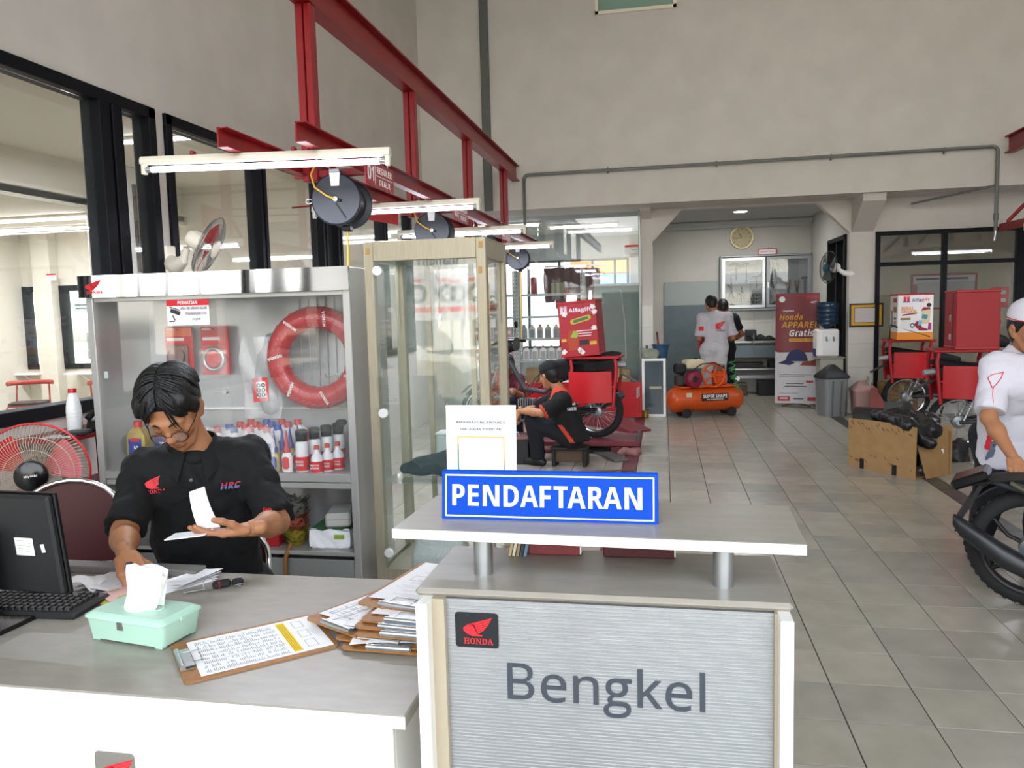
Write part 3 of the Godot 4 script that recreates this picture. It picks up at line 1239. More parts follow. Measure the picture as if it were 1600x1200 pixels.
func more_materials():
	M.laminate = grain(Color(0.58, 0.555, 0.51), Color(0.625, 0.60, 0.56), 0.02, 0.34, 1.5, 5, V(1, 1, 3))
	M.laminate_white = hexmat("eceae4", 0.35)
	M.alu = grain(Color(0.67, 0.675, 0.68), Color(0.73, 0.735, 0.74), 0.03, 0.34, 3.0, 3, V(0.3, 4, 1))
	M.alu.metallic = 0.85
	M.alu_beige = grain(Color(0.62, 0.585, 0.5), Color(0.67, 0.635, 0.55), 0.03, 0.42, 2.0, 4, V(4, 0.4, 4))
	M.alu_beige.metallic = 0.35
	M.alu_grey = hexmat("b9b9b6", 0.38, 0.5)
	M.mint = hexmat("aed3bf", 0.35)
	M.tissue = hexmat("fbfaf8", 0.95)
	M.board = grain(Color(0.55, 0.36, 0.17), Color(0.66, 0.46, 0.24), 0.04, 0.55, 4.0, 4)
	M.maroon = grain(Color(0.23, 0.008, 0.025), Color(0.27, 0.014, 0.035), 0.05, 0.42, 6.0, 3)
	M.pvc_black = grain(Color(0.09, 0.093, 0.1), Color(0.13, 0.134, 0.142), 0.2, 0.45, 8.0, 2, Vector3.ONE, 0.0, 4, false)
	M.blue_sign = hexmat("0044b4", 0.45)
	M.blue_sign.metallic_specular = 0.25
	M.acrylic = hexmat("fbfbfa", 0.15)
	M.clear = glass(Color(0.95, 0.97, 0.97), 0.05)
	M.clear.metallic_specular = 0.8
	M.wrap = glass(Color(0.97, 0.97, 0.98), 0.12, 0.18)
	M.gold_bottle = hexmat("b79f54", 0.32, 0.25)
	M.white_bottle = hexmat("efeff0", 0.35)
	M.red_cap = hexmat("c5151d", 0.35)
	M.blue_cap = hexmat("1e3f9a", 0.35)
	M.label_blue = hexmat("2a3f9e", 0.4)
	M.gold = hexmat("c9a04a", 0.35, 0.6)
	M.teal = hexmat("2f9b86", 0.5)
	M.orange = hexmat("d9520f", 0.42)
	M.green = hexmat("2f7a3d", 0.6)


func wing(parent: Node3D, w: float, h: float, at: Vector3, m: Material, turn := Vector3.ZERO, deep := 0.001, called := "emblem"):
	# spread wing of five feathers over a rounded shoulder
	var s := Shape.new()
	var f := func(a: Array): 
		var p := PackedVector2Array()
		for i in range(0, a.size(), 2):
			p.append(Vector2((a[i] - 0.5) * w, (a[i + 1] - 0.5) * h))
		s.prism(p, 0.0, deep)
	f.call([0.0, 0.42, 0.14, 0.59, 0.38, 0.62, 0.52, 0.1, 0.66, 0.06, 0.66, 0.0, 0.3, 0.0, 0.12, 0.12, 0.02, 0.25])
	f.call([0.14, 0.59, 1.0, 1.0, 0.975, 0.905, 0.34, 0.565])
	f.call([0.34, 0.54, 0.965, 0.87, 0.93, 0.765, 0.38, 0.455])
	f.call([0.38, 0.43, 0.92, 0.73, 0.87, 0.62, 0.42, 0.34])
	f.call([0.42, 0.315, 0.86, 0.585, 0.8, 0.475, 0.46, 0.225])
	f.call([0.46, 0.2, 0.785, 0.44, 0.7, 0.31, 0.5, 0.1])
	return obj(called, s, m, parent, at, turn)


func desk():
	# the long white desk with its grey laminate top
	var d := thing("desk", "long white desk with a grey laminate top", "desk")
	var s := Shape.new()
	s.span(V(-2.45, 0.722, -2.1), V(-0.49, 0.75, -1.368), 0.003)
	obj("top", s, M.laminate, d)
	obj("front_edge", Shape.new().span(V(-2.45, 0.7225, -1.3678), V(-0.49, 0.7475, -1.3655), 0.0008), M.laminate_white, d)
	s = Shape.new()
	s.span(V(-2.43, 0.0, -1.4), V(-0.522, 0.722, -1.382), 0.002)
	obj("front_panel", s, M.laminate_white, d)
	for x in [-0.54, -2.43]:
		obj("side_panel", Shape.new().span(V(x, 0.0, -2.06), V(x + 0.018, 0.722, -1.4)), M.laminate_white, d)
	obj("ledge", Shape.new().span(V(-1.84, 0.75, -2.098), V(-1.36, 0.772, -2.04), 0.003), hexmat("6d6a66", 0.5), d)
	var st := obj("badge", Shape.new().prism(rrect(0.095, 0.1, 0.01), 0.0, 0.0015), M.chrome, d, V(-1.136, 0.565, -1.3815))
	wing(st, 0.075, 0.05, V(0.005, 0.012, 0.0015), M.red_ink)


func counter():
	# reception counter with its ribbed aluminium front and a raised shelf
	var c := thing("reception_counter", "small reception counter with a ribbed silver front and raised white shelf", "counter")
	for x in [[-0.45, -0.428], [0.187, 0.209]]:
		obj("leg_panel", Shape.new().span(V(x[0], 0, -1.332), V(x[1], 0.985, -1.62), 0.0015), M.laminate_white, c)
	obj("body", Shape.new().span(V(-0.428, 0.0, -1.385), V(0.187, 0.985, -1.405)), M.laminate_white, c)
	for e in [[-0.428, -0.404], [0.182, 0.187]]:
		obj("side_strip", Shape.new().span(V(e[0], 0, -1.362), V(e[1], 0.985, -1.386)), hexmat("b7ab93", 0.4, 0.3), c)
	# ribbed panel: fine horizontal flutes
	var pr := PackedVector2Array()
	pr.append(Vector2(0.0, 0.0))
	var n := 150
	for i in n:
		var y := 0.98 * i / n
		pr.append(Vector2(0.0085, y + 0.0002))
		pr.append(Vector2(0.0098, y + 0.0014))
		pr.append(Vector2(0.0098, y + 0.0056))
	pr.append(Vector2(0.0, 0.98))
	var s := Shape.new()
	s.t = Transform3D(Basis(V(0, 0, 1), V(0, 1, 0), V(-1, 0, 0)), V(0.182, 0.003, -1.385))
	s.prism(pr, 0.0, 0.586)
	obj("ribbed_panel", s, M.alu, c)
	s = Shape.new()
	s.span(V(-0.463, 0.985, -1.644), V(0.214, 1.0, -1.372), 0.006)
	obj("counter_top", s, M.laminate, c)
	for p in [[-0.352, -1.47], [0.103, -1.455]]:
		obj("shelf_post", Shape.new().cyl(V(p[0], 1.0, p[1]), V(p[0], 1.08, p[1]), 0.0185, -1, 24), M.steel, c)
	obj("shelf", Shape.new().box(Vector3.ZERO, V(0.757, 0.02, 0.27), 0.0015), M.laminate, c, V(-0.136, 1.09, -1.54), V(0, -2.0, 0))
	obj("front_edge", Shape.new().box(V(0, 0, 0.1362), V(0.757, 0.0185, 0.002), 0.0006), M.laminate_white, c, V(-0.136, 1.09, -1.54), V(0, -2.0, 0))
	# lettering and badge on the front
	text(c, "Bengkel", 0.357, 0.094, V(-0.112, 0.82, -1.3745), hexmat("3a4049", 0.45), Vector3.ZERO, false, 0.002)
	var b := obj("badge", Shape.new().prism(rrect(0.082, 0.067, 0.006), 0.0, 0.001), hexmat("15171a", 0.15), c, V(-0.346, 0.924, -1.3745))
	wing(b, 0.055, 0.036, V(0.002, 0.007, 0.001), M.red_ink)
	text(b, "HONDA", 0.056, 0.011, V(0.003, -0.021, 0.0012), M.red_ink, Vector3.ZERO, true, 0.0006, 0.0, "lettering", true)
	# tent sign
	var t := thing("desk_sign", "blue tent sign with white lettering on the raised shelf", "sign", V(-0.228, 1.1005, -1.491), -0.6)
	obj("front_board", Shape.new().box(V(0, 0.0485, -0.012), V(0.428, 0.097, 0.003), 0.0006), M.blue_sign, t, V(0, 0, 0.006), V(-7, 0, 0))
	obj("rear_board", Shape.new().box(V(0, 0.0485, 0.0), V(0.428, 0.097, 0.003), 0.0006), M.blue_sign, t, V(0, 0, -0.042), V(10, 0, 0))
	var turn := V(-7, 0, 0)
	var bt := Basis.from_euler(turn * (PI / 180.0))
	var fr := Shape.new()
	for q in [[0, 0.0885, 0.414, 0.003], [0, 0.0075, 0.414, 0.003]]:
		fr.box(V(q[0], q[1], -0.0102), V(q[2], q[3], 0.0006))
	for x in [-0.2055, 0.2055]:
		fr.box(V(x, 0.048, -0.0102), V(0.003, 0.084, 0.0006))
	obj("border", fr, M.white, t, V(0, 0, 0.006), turn)
	text(t, "PENDAFTARAN", 0.376, 0.042, V(0, 0, 0.006) + bt * V(-0.004, 0.049, -0.0102), M.white, turn, true, 0.0012)
	# rating board
	t = thing("notice_stand", "white acrylic notice board standing behind the blue sign", "notice", V(-0.392, 1.1005, -1.64), -1.0)
	obj("board", Shape.new().box(V(0, 0.105, 0), V(0.156, 0.21, 0.004), 0.001), M.acrylic, t, Vector3.ZERO, V(-3, 0, 0))
	obj("foot", Shape.new().box(V(0, 0.004, -0.03), V(0.15, 0.006, 0.06), 0.001), M.acrylic, t)
	text(t, "BERIKAN RATING BINTANG 5", 0.108, 0.0052, V(0, 0.173, -0.0065), hexmat("4a4a4a", 0.7), Vector3.ZERO, true, 0.0005)
	text(t, "DAN ULASAN POSITIF YA!", 0.092, 0.0052, V(0, 0.158, -0.0055), hexmat("4a4a4a", 0.7), Vector3.ZERO, true, 0.0005)
	for q in [[-0.051, 0.098, 0.0022, 0.085, "gold"], [0.051, 0.098, 0.0022, 0.085, "gold"], [0, 0.141, 0.104, 0.0022, "gold"], [-0.051, 0.095, 0.0026, 0.06, "teal"]]:
		obj("bracket", Shape.new().box(V(q[0], q[1], 0.0025), V(q[2], q[3], 0.0012)), M[q[4]], t, Vector3.ZERO, V(-3, 0, 0))
	for k in 3:
		var st := PackedVector2Array()
		for i in 10:
			var r := 0.005 if i % 2 == 0 else 0.0022
			st.append(Vector2(sin(TAU * i / 10.0), cos(TAU * i / 10.0)) * r)
		obj("star", Shape.new().prism(st, 0, 0.0008), hexmat("e8a24a", 0.6), t, V(0.0 + 0.015 * k, 0.05, 0.0005), V(-3, 0, 0))


func paper_print(kind: int) -> StandardMaterial3D:
	var key := "print_%d" % kind
	if M.has(key):
		return M[key]
	var im := blank(256, 360, Color("f6f5f7"))
	var rng := RandomNumberGenerator.new()
	rng.seed = kind
	if kind == 0:
		# inspection form: dense table, a yellow band, three boxes
		for r in 46:
			for c in 8:
				if rng.randf() < 0.85:
					bar(im, 0.06 + c * 0.11, 0.05 + r * 0.0135, rng.randf_range(0.03, 0.1), 0.006, Color("8f9096"))
		for c in 4:
			bar(im, 0.05 + c * 0.29, 0.05, 0.004, 0.63, Color("77787d"))
		bar(im, 0.05, 0.70, 0.9, 0.07, Color("f0c820"))
		for r in 4:
			bar(im, 0.08, 0.708 + r * 0.014, 0.82, 0.004, Color("8a7a20"))
		for b in 3:
			var x := 0.1 + b * 0.3
			for e in [[0, 0, 0.2, 0.004], [0, 0.08, 0.2, 0.004], [0, 0, 0.006, 0.084], [0.2, 0, 0.006, 0.084]]:
				bar(im, x + e[0], 0.82 + e[1], e[2], e[3], Color("55565c"))
	else:
		for r in 30:
			bar(im, 0.08, 0.06 + r * 0.028, rng.randf_range(0.3, 0.84), 0.006, Color("a9aab2"))
		bar(im, 0.55, 0.5, 0.3, 0.004, Color("66676d"))
		bar(im, 0.55, 0.62, 0.3, 0.004, Color("66676d"))
		bar(im, 0.55, 0.5, 0.006, 0.12, Color("66676d"))
		bar(im, 0.845, 0.5, 0.006, 0.12, Color("66676d"))
	M[key] = picture(im, 0.85)
	return M[key]


func clipboard(at: Vector3, turn: float, label: String, group := "", print_kind := 0, slide := Vector2.ZERO, lift := 0.0) -> Node3D:
	# hardboard with a nickel clip at its -z end; the sheet reads from the clip down
	var c := thing("clipboard", label, "clipboard", at, turn, group)
	var s := Shape.new()
	s.put(Vector3.ZERO, V(-90, 0, 0)).prism(rrect(0.232, 0.335, 0.016), 0.0, 0.004)
	obj("board", s, M.board, c)
	var p := obj("sheet", Shape.new().sheet(func(u, v): return V((u - 0.5) * 0.205 + slide.x, 0.0052 + lift * sin(u * 2.2) * v * v, (0.5 - v) * 0.29 + 0.012 + slide.y), 6, 8, 0.0006), paper_print(print_kind), c)
	p.name = "sheet"
	s = Shape.new()
	s.put(V(0, 0.0, -0.152)).box(V(0, 0.0055, 0.0), V(0.105, 0.003, 0.03), 0.001)
	s.put(V(0, 0.01, -0.162), V(0, 0, 90)).cyl(V(0, -0.052, 0), V(0, 0.052, 0), 0.0065, -1, 12)
	s.put().box(V(0, 0.0115, -0.147), V(0.1, 0.0015, 0.022), 0.0005)
	s.tube([V(-0.03, 0.012, -0.15), V(-0.03, 0.012, -0.118), V(0.03, 0.012, -0.118), V(0.03, 0.012, -0.15)], 0.0012, 6)
	obj("clip", s, M.steel, c)
	return c


func desk_things():
	# tissue box
	var t := thing("tissue_box", "mint green plastic tissue box with a tissue pulled out", "tissue box", V(-1.243, 0.7505, -1.645), -9.4)
	var s := Shape.new()
	s.rings([_rect_ring(0.222, 0.118, 0.006), _rect_ring(0.238, 0.132, 0.058)], false, true)
	for x in [-1.0, 1.0]:
		for z in [-1.0, 1.0]:
			s.box(V(x * 0.095, 0.003, z * 0.048), V(0.022, 0.006, 0.016), 0.001)
	obj("body", s, M.mint, t)
	s = Shape.new()
	s.rings([_rect_ring(0.244, 0.138, 0.058), _rect_ring(0.244, 0.138, 0.063), _rect_ring(0.215, 0.11, 0.071)], false, true)
	obj("lid", s, M.mint, t)
	obj("slot_rim", Shape.new().tube(_oval(0.062, 0.022, 0.0715, 20), 0.0028, 6, true), M.mint, t)
	obj("hinge", Shape.new().box(V(0.122, 0.058, 0.0), V(0.004, 0.012, 0.02), 0.001), M.mint, t)
	obj("latch", Shape.new().box(V(-0.008, 0.047, 0.0655), V(0.016, 0.02, 0.004), 0.001), hexmat("77746c", 0.4, 0.5), t)
	# tissue: a folded sheet drawn up through the slot
	s = Shape.new()
	var ti := func(u: float, v: float) -> Vector3:
		var wide := lerpf(0.05, 0.058, v)
		var x := (u - 0.5) * 2.0 * wide + 0.006 * sin(v * 5.0)
		var fold := 0.020 * absf(sin(u * PI * 1.05)) * (1.0 - 0.25 * v)
		return V(x + 0.012 * v - 0.004, 0.07 + v * (0.112 - 0.035 * absf(u - 0.42)), 0.008 + fold * 1.4 - 0.018 * v)
	s.sheet(ti, 14, 8, 0.0008)
	var tj := func(u: float, v: float) -> Vector3:
		var x := 0.044 - u * 0.02 + 0.04 * v * (0.4 + 0.6 * u)
		return V(x, 0.07 + v * (0.1 - 0.025 * u), 0.008 - u * 0.034 + 0.012 * v)
	s.sheet(tj, 6, 8, 0.0008)
	var tk := func(u: float, v: float) -> Vector3:
		return V((u - 0.5) * 0.095 + 0.01 * v, 0.07 + v * (0.088 + 0.012 * sin(u * 3.0)), -0.016 - 0.012 * v)
	s.sheet(tk, 6, 6, 0.0008)
	obj("tissue", s, M.tissue, t)

	# monitor seen from behind
	t = thing("monitor", "black computer monitor seen from behind at the desk's left end", "monitor", V(-1.74, 0.7505, -1.66), -3)
	obj("base", Shape.new().put(Vector3.ZERO, V(-90, 0, 0)).prism(rrect(0.28, 0.17, 0.03), 0, 0.012), M.black_gloss, t)
	obj("neck", Shape.new().box(V(0.02, 0.12, 0.0), V(0.09, 0.23, 0.03), 0.008), M.black_gloss, t, V(0, 0, 0))
	var back := Shape.new()
	back.put(V(0, 0.2, -0.045), V(6, 0, 0)).box(V(0, 0, 0), V(0.46, 0.262, 0.022), 0.006)
	back.box(V(-0.05, 0.0, 0.018), V(0.2, 0.16, 0.02), 0.012)
	obj("back_shell", back, M.pvc_black, t)
	back = Shape.new()
	back.put(V(0, 0.2, -0.045), V(6, 0, 0)).box(V(0, 0, -0.015), V(0.468, 0.27, 0.014), 0.003)
	obj("bezel", back, M.black_gloss, t)
	var lab := blank(128, 110, Color("f3f1e6"))
	for r in 5:
		bar(lab, 0.1, 0.14 + r * 0.15, [0.4, 0.8, 0.75, 0.3, 0.7][r], 0.03, Color("8c8a80"))
	var lb := obj("sticker", Shape.new().card(0.056, 0.047, 0.0006), picture(lab, 0.5), t, V(0.138, 0.196, -0.0325), V(6, 0, 0))
	lb.set_meta("label", "cream printed label on the monitor back")
	obj("sticker", Shape.new().card(0.011, 0.022, 0.0006), M.white, t, V(0.194, 0.194, -0.0325), V(6, 0, 8))

	# keyboard with its keys
	t = thing("keyboard", "black computer keyboard beside the monitor stand", "keyboard", V(-1.72, 0.7505, -1.765), 4)
	obj("case", Shape.new().box(V(0, 0.009, 0), V(0.45, 0.018, 0.155), 0.006), M.pvc_black, t)
	var key := Shape.new()
	key.rings([_rect_ring(0.0165, 0.0165, 0.0), _rect_ring(0.0125, 0.0135, 0.008)], false, true)
	var km := key.done()
	for r in 6:
		for k in 21:
			if r == 0 and k in [13, 17]:
				continue
			obj("key", km, M.black, t, V(-0.2 + 0.0197 * k, 0.017, -0.055 + 0.0215 * r))

	# main clipboard: its clip towards the front left
	clipboard(V(-0.94, 0.7505, -1.618), 131.5, "single clipboard with a checklist lying in the middle of the desk", "", 0)
	# stack of clipboards beside the counter, clip ends towards the camera
	var lb2 := ["lowest clipboard of the stack beside the counter", "second clipboard from the bottom of the stack", "third clipboard from the bottom of the stack, clip showing", "clipboard jutting out to the left of the stack with a written form", "clipboard in the stack above the one that juts out", "clipboard near the top of the stack with a dark clip", "second clipboard from the top of the stack", "topmost clipboard of the stack with a blank white form"]
	var pl := [[-0.6, -1.79, 176, 0.0], [-0.61, -1.78, 179, 0.006], [-0.62, -1.80, 172, 0.013], [-0.69, -1.83, 152, 0.021], [-0.58, -1.80, 178, 0.03], [-0.585, -1.82, 175, 0.037], [-0.575, -1.84, 174, 0.045], [-0.60, -1.905, 168, 0.053]]
	for i in pl.size():
		clipboard(V(pl[i][0], 0.7508 + pl[i][3], pl[i][1]), pl[i][2], lb2[i], "clipboards stacked beside the counter", 1 if i != 3 else 0, Vector2(0.0, 0.004 * (i % 3)), 0.004)
	for q in [[-0.63, -1.77, 0.769, 10.0], [-0.62, -1.8, 0.782, -14.0]]:
		var pp := obj("paper", Shape.new().sheet(func(u, v): return V((u - 0.5) * 0.2, 0.002 + 0.004 * sin(u * 4.0), (0.5 - v) * 0.28), 8, 4, 0.0006), paper_print(2), null, V(q[0], q[2], q[1]), V(0, q[3], 0))
		tag(pp, ["loose printed sheet low in the clipboard stack", "loose printed sheet sagging out of the clipboard stack"][0 if q[3] > 0 else 1], "paper", "loose sheets in the clipboard stack")

	# vehicle keys
	t = thing("key_bunch", "motorcycle key with a black fob on the desk", "keys", V(-1.245, 0.752, -1.965), 40)
	obj("blade", Shape.new().box(V(-0.06, 0.006, 0), V(0.06, 0.003, 0.009), 0.0005), M.steel, t)
	obj("fob", Shape.new().box(V(0.012, 0.011, 0), V(0.05, 0.02, 0.024), 0.006), M.black, t)
	obj("fob_band", Shape.new().box(V(0.005, 0.011, 0), V(0.008, 0.0215, 0.0255), 0.004), hexmat("8c1b2a", 0.4), t)
	obj("ring", Shape.new().tube(_oval(0.018, 0.018, 0, 18), 0.0014, 6, true), M.steel, t, V(-0.022, 0.016, 0.0), V(70, 30, 0))
	obj("pendant", Shape.new().box(V(0.055, 0.01, 0.004), V(0.03, 0.018, 0.02), 0.005), M.rubber, t)
	obj("hook", Shape.new().tube(arc(V(0.055, 0.006, 0.022), V(0.014, 0, 0), V(0, 0.006, 0.012), 0, 300, 12), 0.0012, 6), M.steel, t)

	# loose papers by the clerk
	var crumple := func(u: float, v: float) -> Vector3:
		return V((u - 0.5) * 0.13, 0.004 + 0.03 * (1.0 - absf(u - 0.45) * 1.8) * (1.0 - 0.5 * v) + 0.006 * sin(u * 11.0 + v * 5.0), (0.5 - v) * 0.1 + 0.01 * sin(u * 7.0))
	tag(obj("paper", Shape.new().sheet(crumple, 10, 8, 0.0007), M.paper, null, V(-1.66, 0.752, -1.93), V(0, 12, 0)), "crumpled white receipt next to the monitor", "paper")
	tag(obj("paper", Shape.new().sheet(func(u, v): return V((u - 0.5) * 0.19, 0.003 + 0.004 * sin(u * 5.0 + v), (0.5 - v) * 0.13), 8, 5, 0.0007), paper_print(3), null, V(-1.56, 0.752, -1.965), V(0, -8, 0)), "flat printed receipt beside the crumpled one", "paper")
	tag(obj("paper", Shape.new().sheet(func(u, v): return V((u - 0.5) * 0.09, 0.006 + 0.003 * sin(u * 3.0), (0.5 - v) * 0.16), 5, 5, 0.0007), hexmat("e9bcb4", 0.85), null, V(-1.475, 0.752, -1.91), V(0, -30, 0)), "pink carbon copy sheet behind the tissue box", "paper")
	tag(obj("paper", Shape.new().sheet(func(u, v): return V((u - 0.5) * 0.09, 0.002 + 0.006 * sin(v * 3.0), (0.5 - v) * 0.12), 5, 5, 0.0007), hexmat("b9ae3d", 0.85), null, V(-1.482, 0.752, -1.87), V(0, -30, 0)), "yellow-green copy sheet under the pink one", "paper")
	tag(obj("paper", Shape.new().sheet(func(u, v): return V((u - 0.5) * 0.07, 0.002, (0.5 - v) * 0.08), 3, 3, 0.0007), hexmat("d9d2cd", 0.85), null, V(-1.6, 0.752, -1.83), V(0, 20, 0)), "small printed slip by the keyboard corner", "paper")
	for k in 5:
		tag(obj("receipt", Shape.new().sheet(func(u, v): return V((u - 0.5) * 0.085, 0.002 + 0.003 * k + 0.004 * sin(u * 4.0 + k), (0.5 - v) * 0.15), 6, 5, 0.0006), paper_print(4), null, V(-1.368 + 0.004 * k, 0.752, -1.99 - 0.006 * k), V(0, -34 + 5.0 * k, 0)), "thin receipt, %s in the small pile right of the tissue box" % ["lowest", "second", "third", "fourth", "topmost"][k], "receipt", "receipts in the small pile")


func _rect_ring(w: float, d: float, y: float) -> Array:
	var r := []
	var c := minf(w, d) * 0.12
	for k in [[1, 1, 0], [-1, 1, 90], [-1, -1, 180], [1, -1, 270]]:
		for i in 4:
			var a := deg_to_rad(k[2] + 30.0 * i)
			r.append(V(k[0] * (w / 2 - c) + c * cos(a), y, -(k[1] * (d / 2 - c) + c * sin(a))))
	return r


func _oval(a: float, b: float, y: float, n: int) -> Array:
	var r := []
	for i in n:
		r.append(V(a * cos(TAU * i / n), y, b * sin(TAU * i / n)))
	return r


func cabinets():
	var c := thing("display_cabinet", "wide grey display cabinet with a mirror-bright top band behind the clerk", "cabinet")
	var x0 := -2.76
	var x1 := -1.40
	for x in [x0, x1 - 0.015]:
		obj("side_panel", Shape.new().span(V(x, 0.0, -3.41), V(x + 0.015, 1.722, -3.85)), M.alu_grey, c)
	for x in [x0, x1 - 0.036]:
		obj("stile", Shape.new().span(V(x, 0.0, -3.395), V(x + 0.036, 1.63, -3.42), 0.003), M.alu_grey, c)
	obj("back_panel", Shape.new().span(V(x0, 0.0, -3.84), V(x1, 1.722, -3.855)), hexmat("c3c6c6", 0.22, 0.3), c)
	obj("top_panel", Shape.new().span(V(x0, 1.705, -3.38), V(x1, 1.727, -3.855), 0.003), M.alu_grey, c)
	# polished band, slightly wavy so that its reflections ripple
	var wavy := func(u: float, v: float) -> Vector3:
		return V(-2.775 + 1.38 * u, 1.622 + 0.106 * v, -3.372 + 0.004 * sin(u * 11.0 + 0.7) + 0.0022 * sin(u * 29.0 + 1.0) * (1.2 - u))
	var band := obj("top_band", Shape.new().sheet(wavy, 90, 3, 0.02), hexmat("f0f0f0", 0.06, 1.0), c)
	wing(band, 0.085, 0.05, V(-2.69, 1.682, -3.366), M.red_ink)
	text(band, "HONDA", 0.085, 0.014, V(-2.685, 1.648, -3.366), M.red_ink, Vector3.ZERO, true, 0.001, 0.0, "lettering", true)
	for q in [["shelf_edge", 0.732, 0.772, -3.392], ["rail", 0.70, 0.728, -3.4], ["rail", 1.6, 1.625, -3.405]]:
		obj(q[0], Shape.new().span(V(x0 + 0.036, q[1], q[3]), V(x1 - 0.036, q[2], -3.42), 0.003), M.alu_grey, c)
	obj("shelf", Shape.new().span(V(x0 + 0.015, 0.752, -3.42), V(x1 - 0.015, 0.764, -3.84)), M.alu_grey, c)
	obj("back_rail", Shape.new().span(V(x0 + 0.015, 1.02, -3.825), V(x1 - 0.015, 1.032, -3.84), 0.002), M.white, c)
	obj("shelf", Shape.new().span(V(x0 + 0.015, 0.375, -3.405), V(x1 - 0.015, 0.395, -3.84), 0.002), M.alu_grey, c)
	obj("drawer_front", Shape.new().span(V(x0 + 0.04, 0.06, -3.4), V(-2.085, 0.358, -3.415), 0.003), hexmat("8f9290", 0.45, 0.2), c)
	obj("drawer_front", Shape.new().span(V(-2.08, 0.06, -3.4), V(x1 - 0.04, 0.358, -3.415), 0.003), hexmat("8f9290", 0.45, 0.2), c)
	obj("plinth", Shape.new().span(V(x0 + 0.03, 0.0, -3.42), V(x1 - 0.03, 0.06, -3.43)), M.dark_grey, c)
	for k in 9:
		obj("back_rib", Shape.new().cyl(V(-1.86 + 0.048 * k, 1.04, -3.832), V(-1.86 + 0.048 * k, 1.6, -3.832), 0.004, -1, 6), M.alu_grey, c)
	for q in [[x0 + 0.03, -2.03, -3.412], [-2.085, x1 - 0.03, -3.424]]:
		var p := obj("glass_door", Shape.new().span(V(q[0], 0.774, q[2]), V(q[1], 1.602, q[2] - 0.005)), M.pane, c)
		if q[0] < -2.5:
			obj("finger_pull", Shape.new().box(V(-2.69, 1.246, q[2] + 0.001), V(0.022, 0.034, 0.002), 0.0005), glass(Color(0.9, 0.95, 0.95), 0.5, 0.1), p)
			obj("lock", Shape.new().cyl(V(-2.05, 1.161, q[2]), V(-2.05, 1.161, q[2] + 0.018), 0.012, -1, 14), M.steel, p)
			obj("lock_bar", Shape.new().box(V(-2.06, 1.161, q[2] + 0.006), V(0.1, 0.01, 0.003), 0.001), M.steel, p)
	text(c, "TI", 0.05, 0.045, V(-1.53, 0.645, -3.838), hexmat("cf5a2c", 0.7), V(0, 0, 35), true, 0.001)
	text(c, "CO", 0.06, 0.045, V(-1.67, 0.47, -3.838), hexmat("9d1f20", 0.7), V(0, 0, 40), true, 0.001)

	# warning sticker on the left glass door
	var t := thing("warning_sticker", "white and red camera warning sticker on the cabinet glass", "sticker", V(-2.224, 1.54, -3.4105))
	obj("sheet", Shape.new().prism(rrect(0.222, 0.122, 0.006), 0.0, 0.001), M.white, t)
	obj("header", Shape.new().box(V(0, 0.0465, 0.0008), V(0.222, 0.029, 0.001)), M.red_ink, t)
	camera_warning(t, 0.222, 0.122)

	# tall glass cabinet
	c = thing("glass_cabinet", "tall beige-framed glass cabinet left of the counter", "cabinet")
	x0 = -1.327
	x1 = -0.763
	var n := 0
	for x in [x0, x1 - 0.045]:
		for z in [-3.4, -3.81]:
			obj("post", Shape.new().span(V(x, 0.0, z), V(x + 0.045, 1.834, z - 0.042), 0.003), M.alu_beige, c)
	for z in [-3.401, -3.811]:
		for y in [[1.745, 1.834], [0.24, 0.326], [0.0, 0.06]]:
			obj("rail", Shape.new().span(V(x0 + 0.045, y[0], z), V(x1 - 0.045, y[1], z - 0.04), 0.002), M.alu_beige, c)
	for x in [x0 + 0.002, x1 - 0.042]:
		for y in [[1.745, 1.834], [0.24, 0.326]]:
			obj("rail", Shape.new().span(V(x, y[0], -3.442), V(x + 0.04, y[1], -3.81), 0.002), M.alu_beige, c)
	obj("top_panel", Shape.new().span(V(x0, 1.825, -3.402), V(x1, 1.832, -3.85)), M.alu_beige, c)
	obj("deck", Shape.new().span(V(x0 + 0.02, 0.31, -3.42), V(x1 - 0.02, 0.326, -3.83)), M.alu_beige, c)
	obj("plinth_panel", Shape.new().span(V(x0 + 0.03, 0.06, -3.41), V(x1 - 0.03, 0.25, -3.42)), M.alu_beige, c)
	var d := obj("glass_door", Shape.new().span(V(x0 + 0.04, 0.33, -3.388), V(x1 - 0.042, 1.742, -3.394)), M.pane_green, c)
	for y in [1.70, 1.059, 0.408]:
		obj("fixing", Shape.new().cyl(V(-1.258, y, -3.392), V(-1.258, y, -3.374), 0.0225, -1, 18, 0.004), hexmat("e9eae8", 0.3, 0.2), d)
	for x in [x0 + 0.02, x1 - 0.024]:
		obj("side_pane", Shape.new().span(V(x, 0.326, -3.44), V(x + 0.005, 1.745, -3.81)), M.pane_green, c)
	for q in [[-1.285, -1.04], [-1.06, -0.808]]:
		obj("back_pane", Shape.new().span(V(q[0], 0.326, -3.83), V(q[1], 1.745, -3.835)), M.pane_green, c)
		obj("back_stile", Shape.new().span(V(q[0] + 0.11, 0.326, -3.825), V(q[0] + 0.135, 1.745, -3.84)), M.alu_beige, c)
	obj("shelf", Shape.new().span(V(x0 + 0.03, 0.722, -3.44), V(x1 - 0.03, 0.73, -3.8)), M.pane_green, c)
	for q in [[-1.306, 1.79, 0.02], [-0.785, 1.80, 0.02], [-0.79, 1.69, 0.018]]:
		obj("tape_mark", Shape.new().box(V(q[0], q[1], -3.3995), V(q[2], 0.03, 0.001)), hexmat("b08a55", 0.8), c)
	# what stands in it
	t = thing("cloth_bag", "dark blue cloth bundle on the glass shelf of the tall cabinet", "bag", V(-1.06, 0.7305, -3.6))
	var b := Body.new()
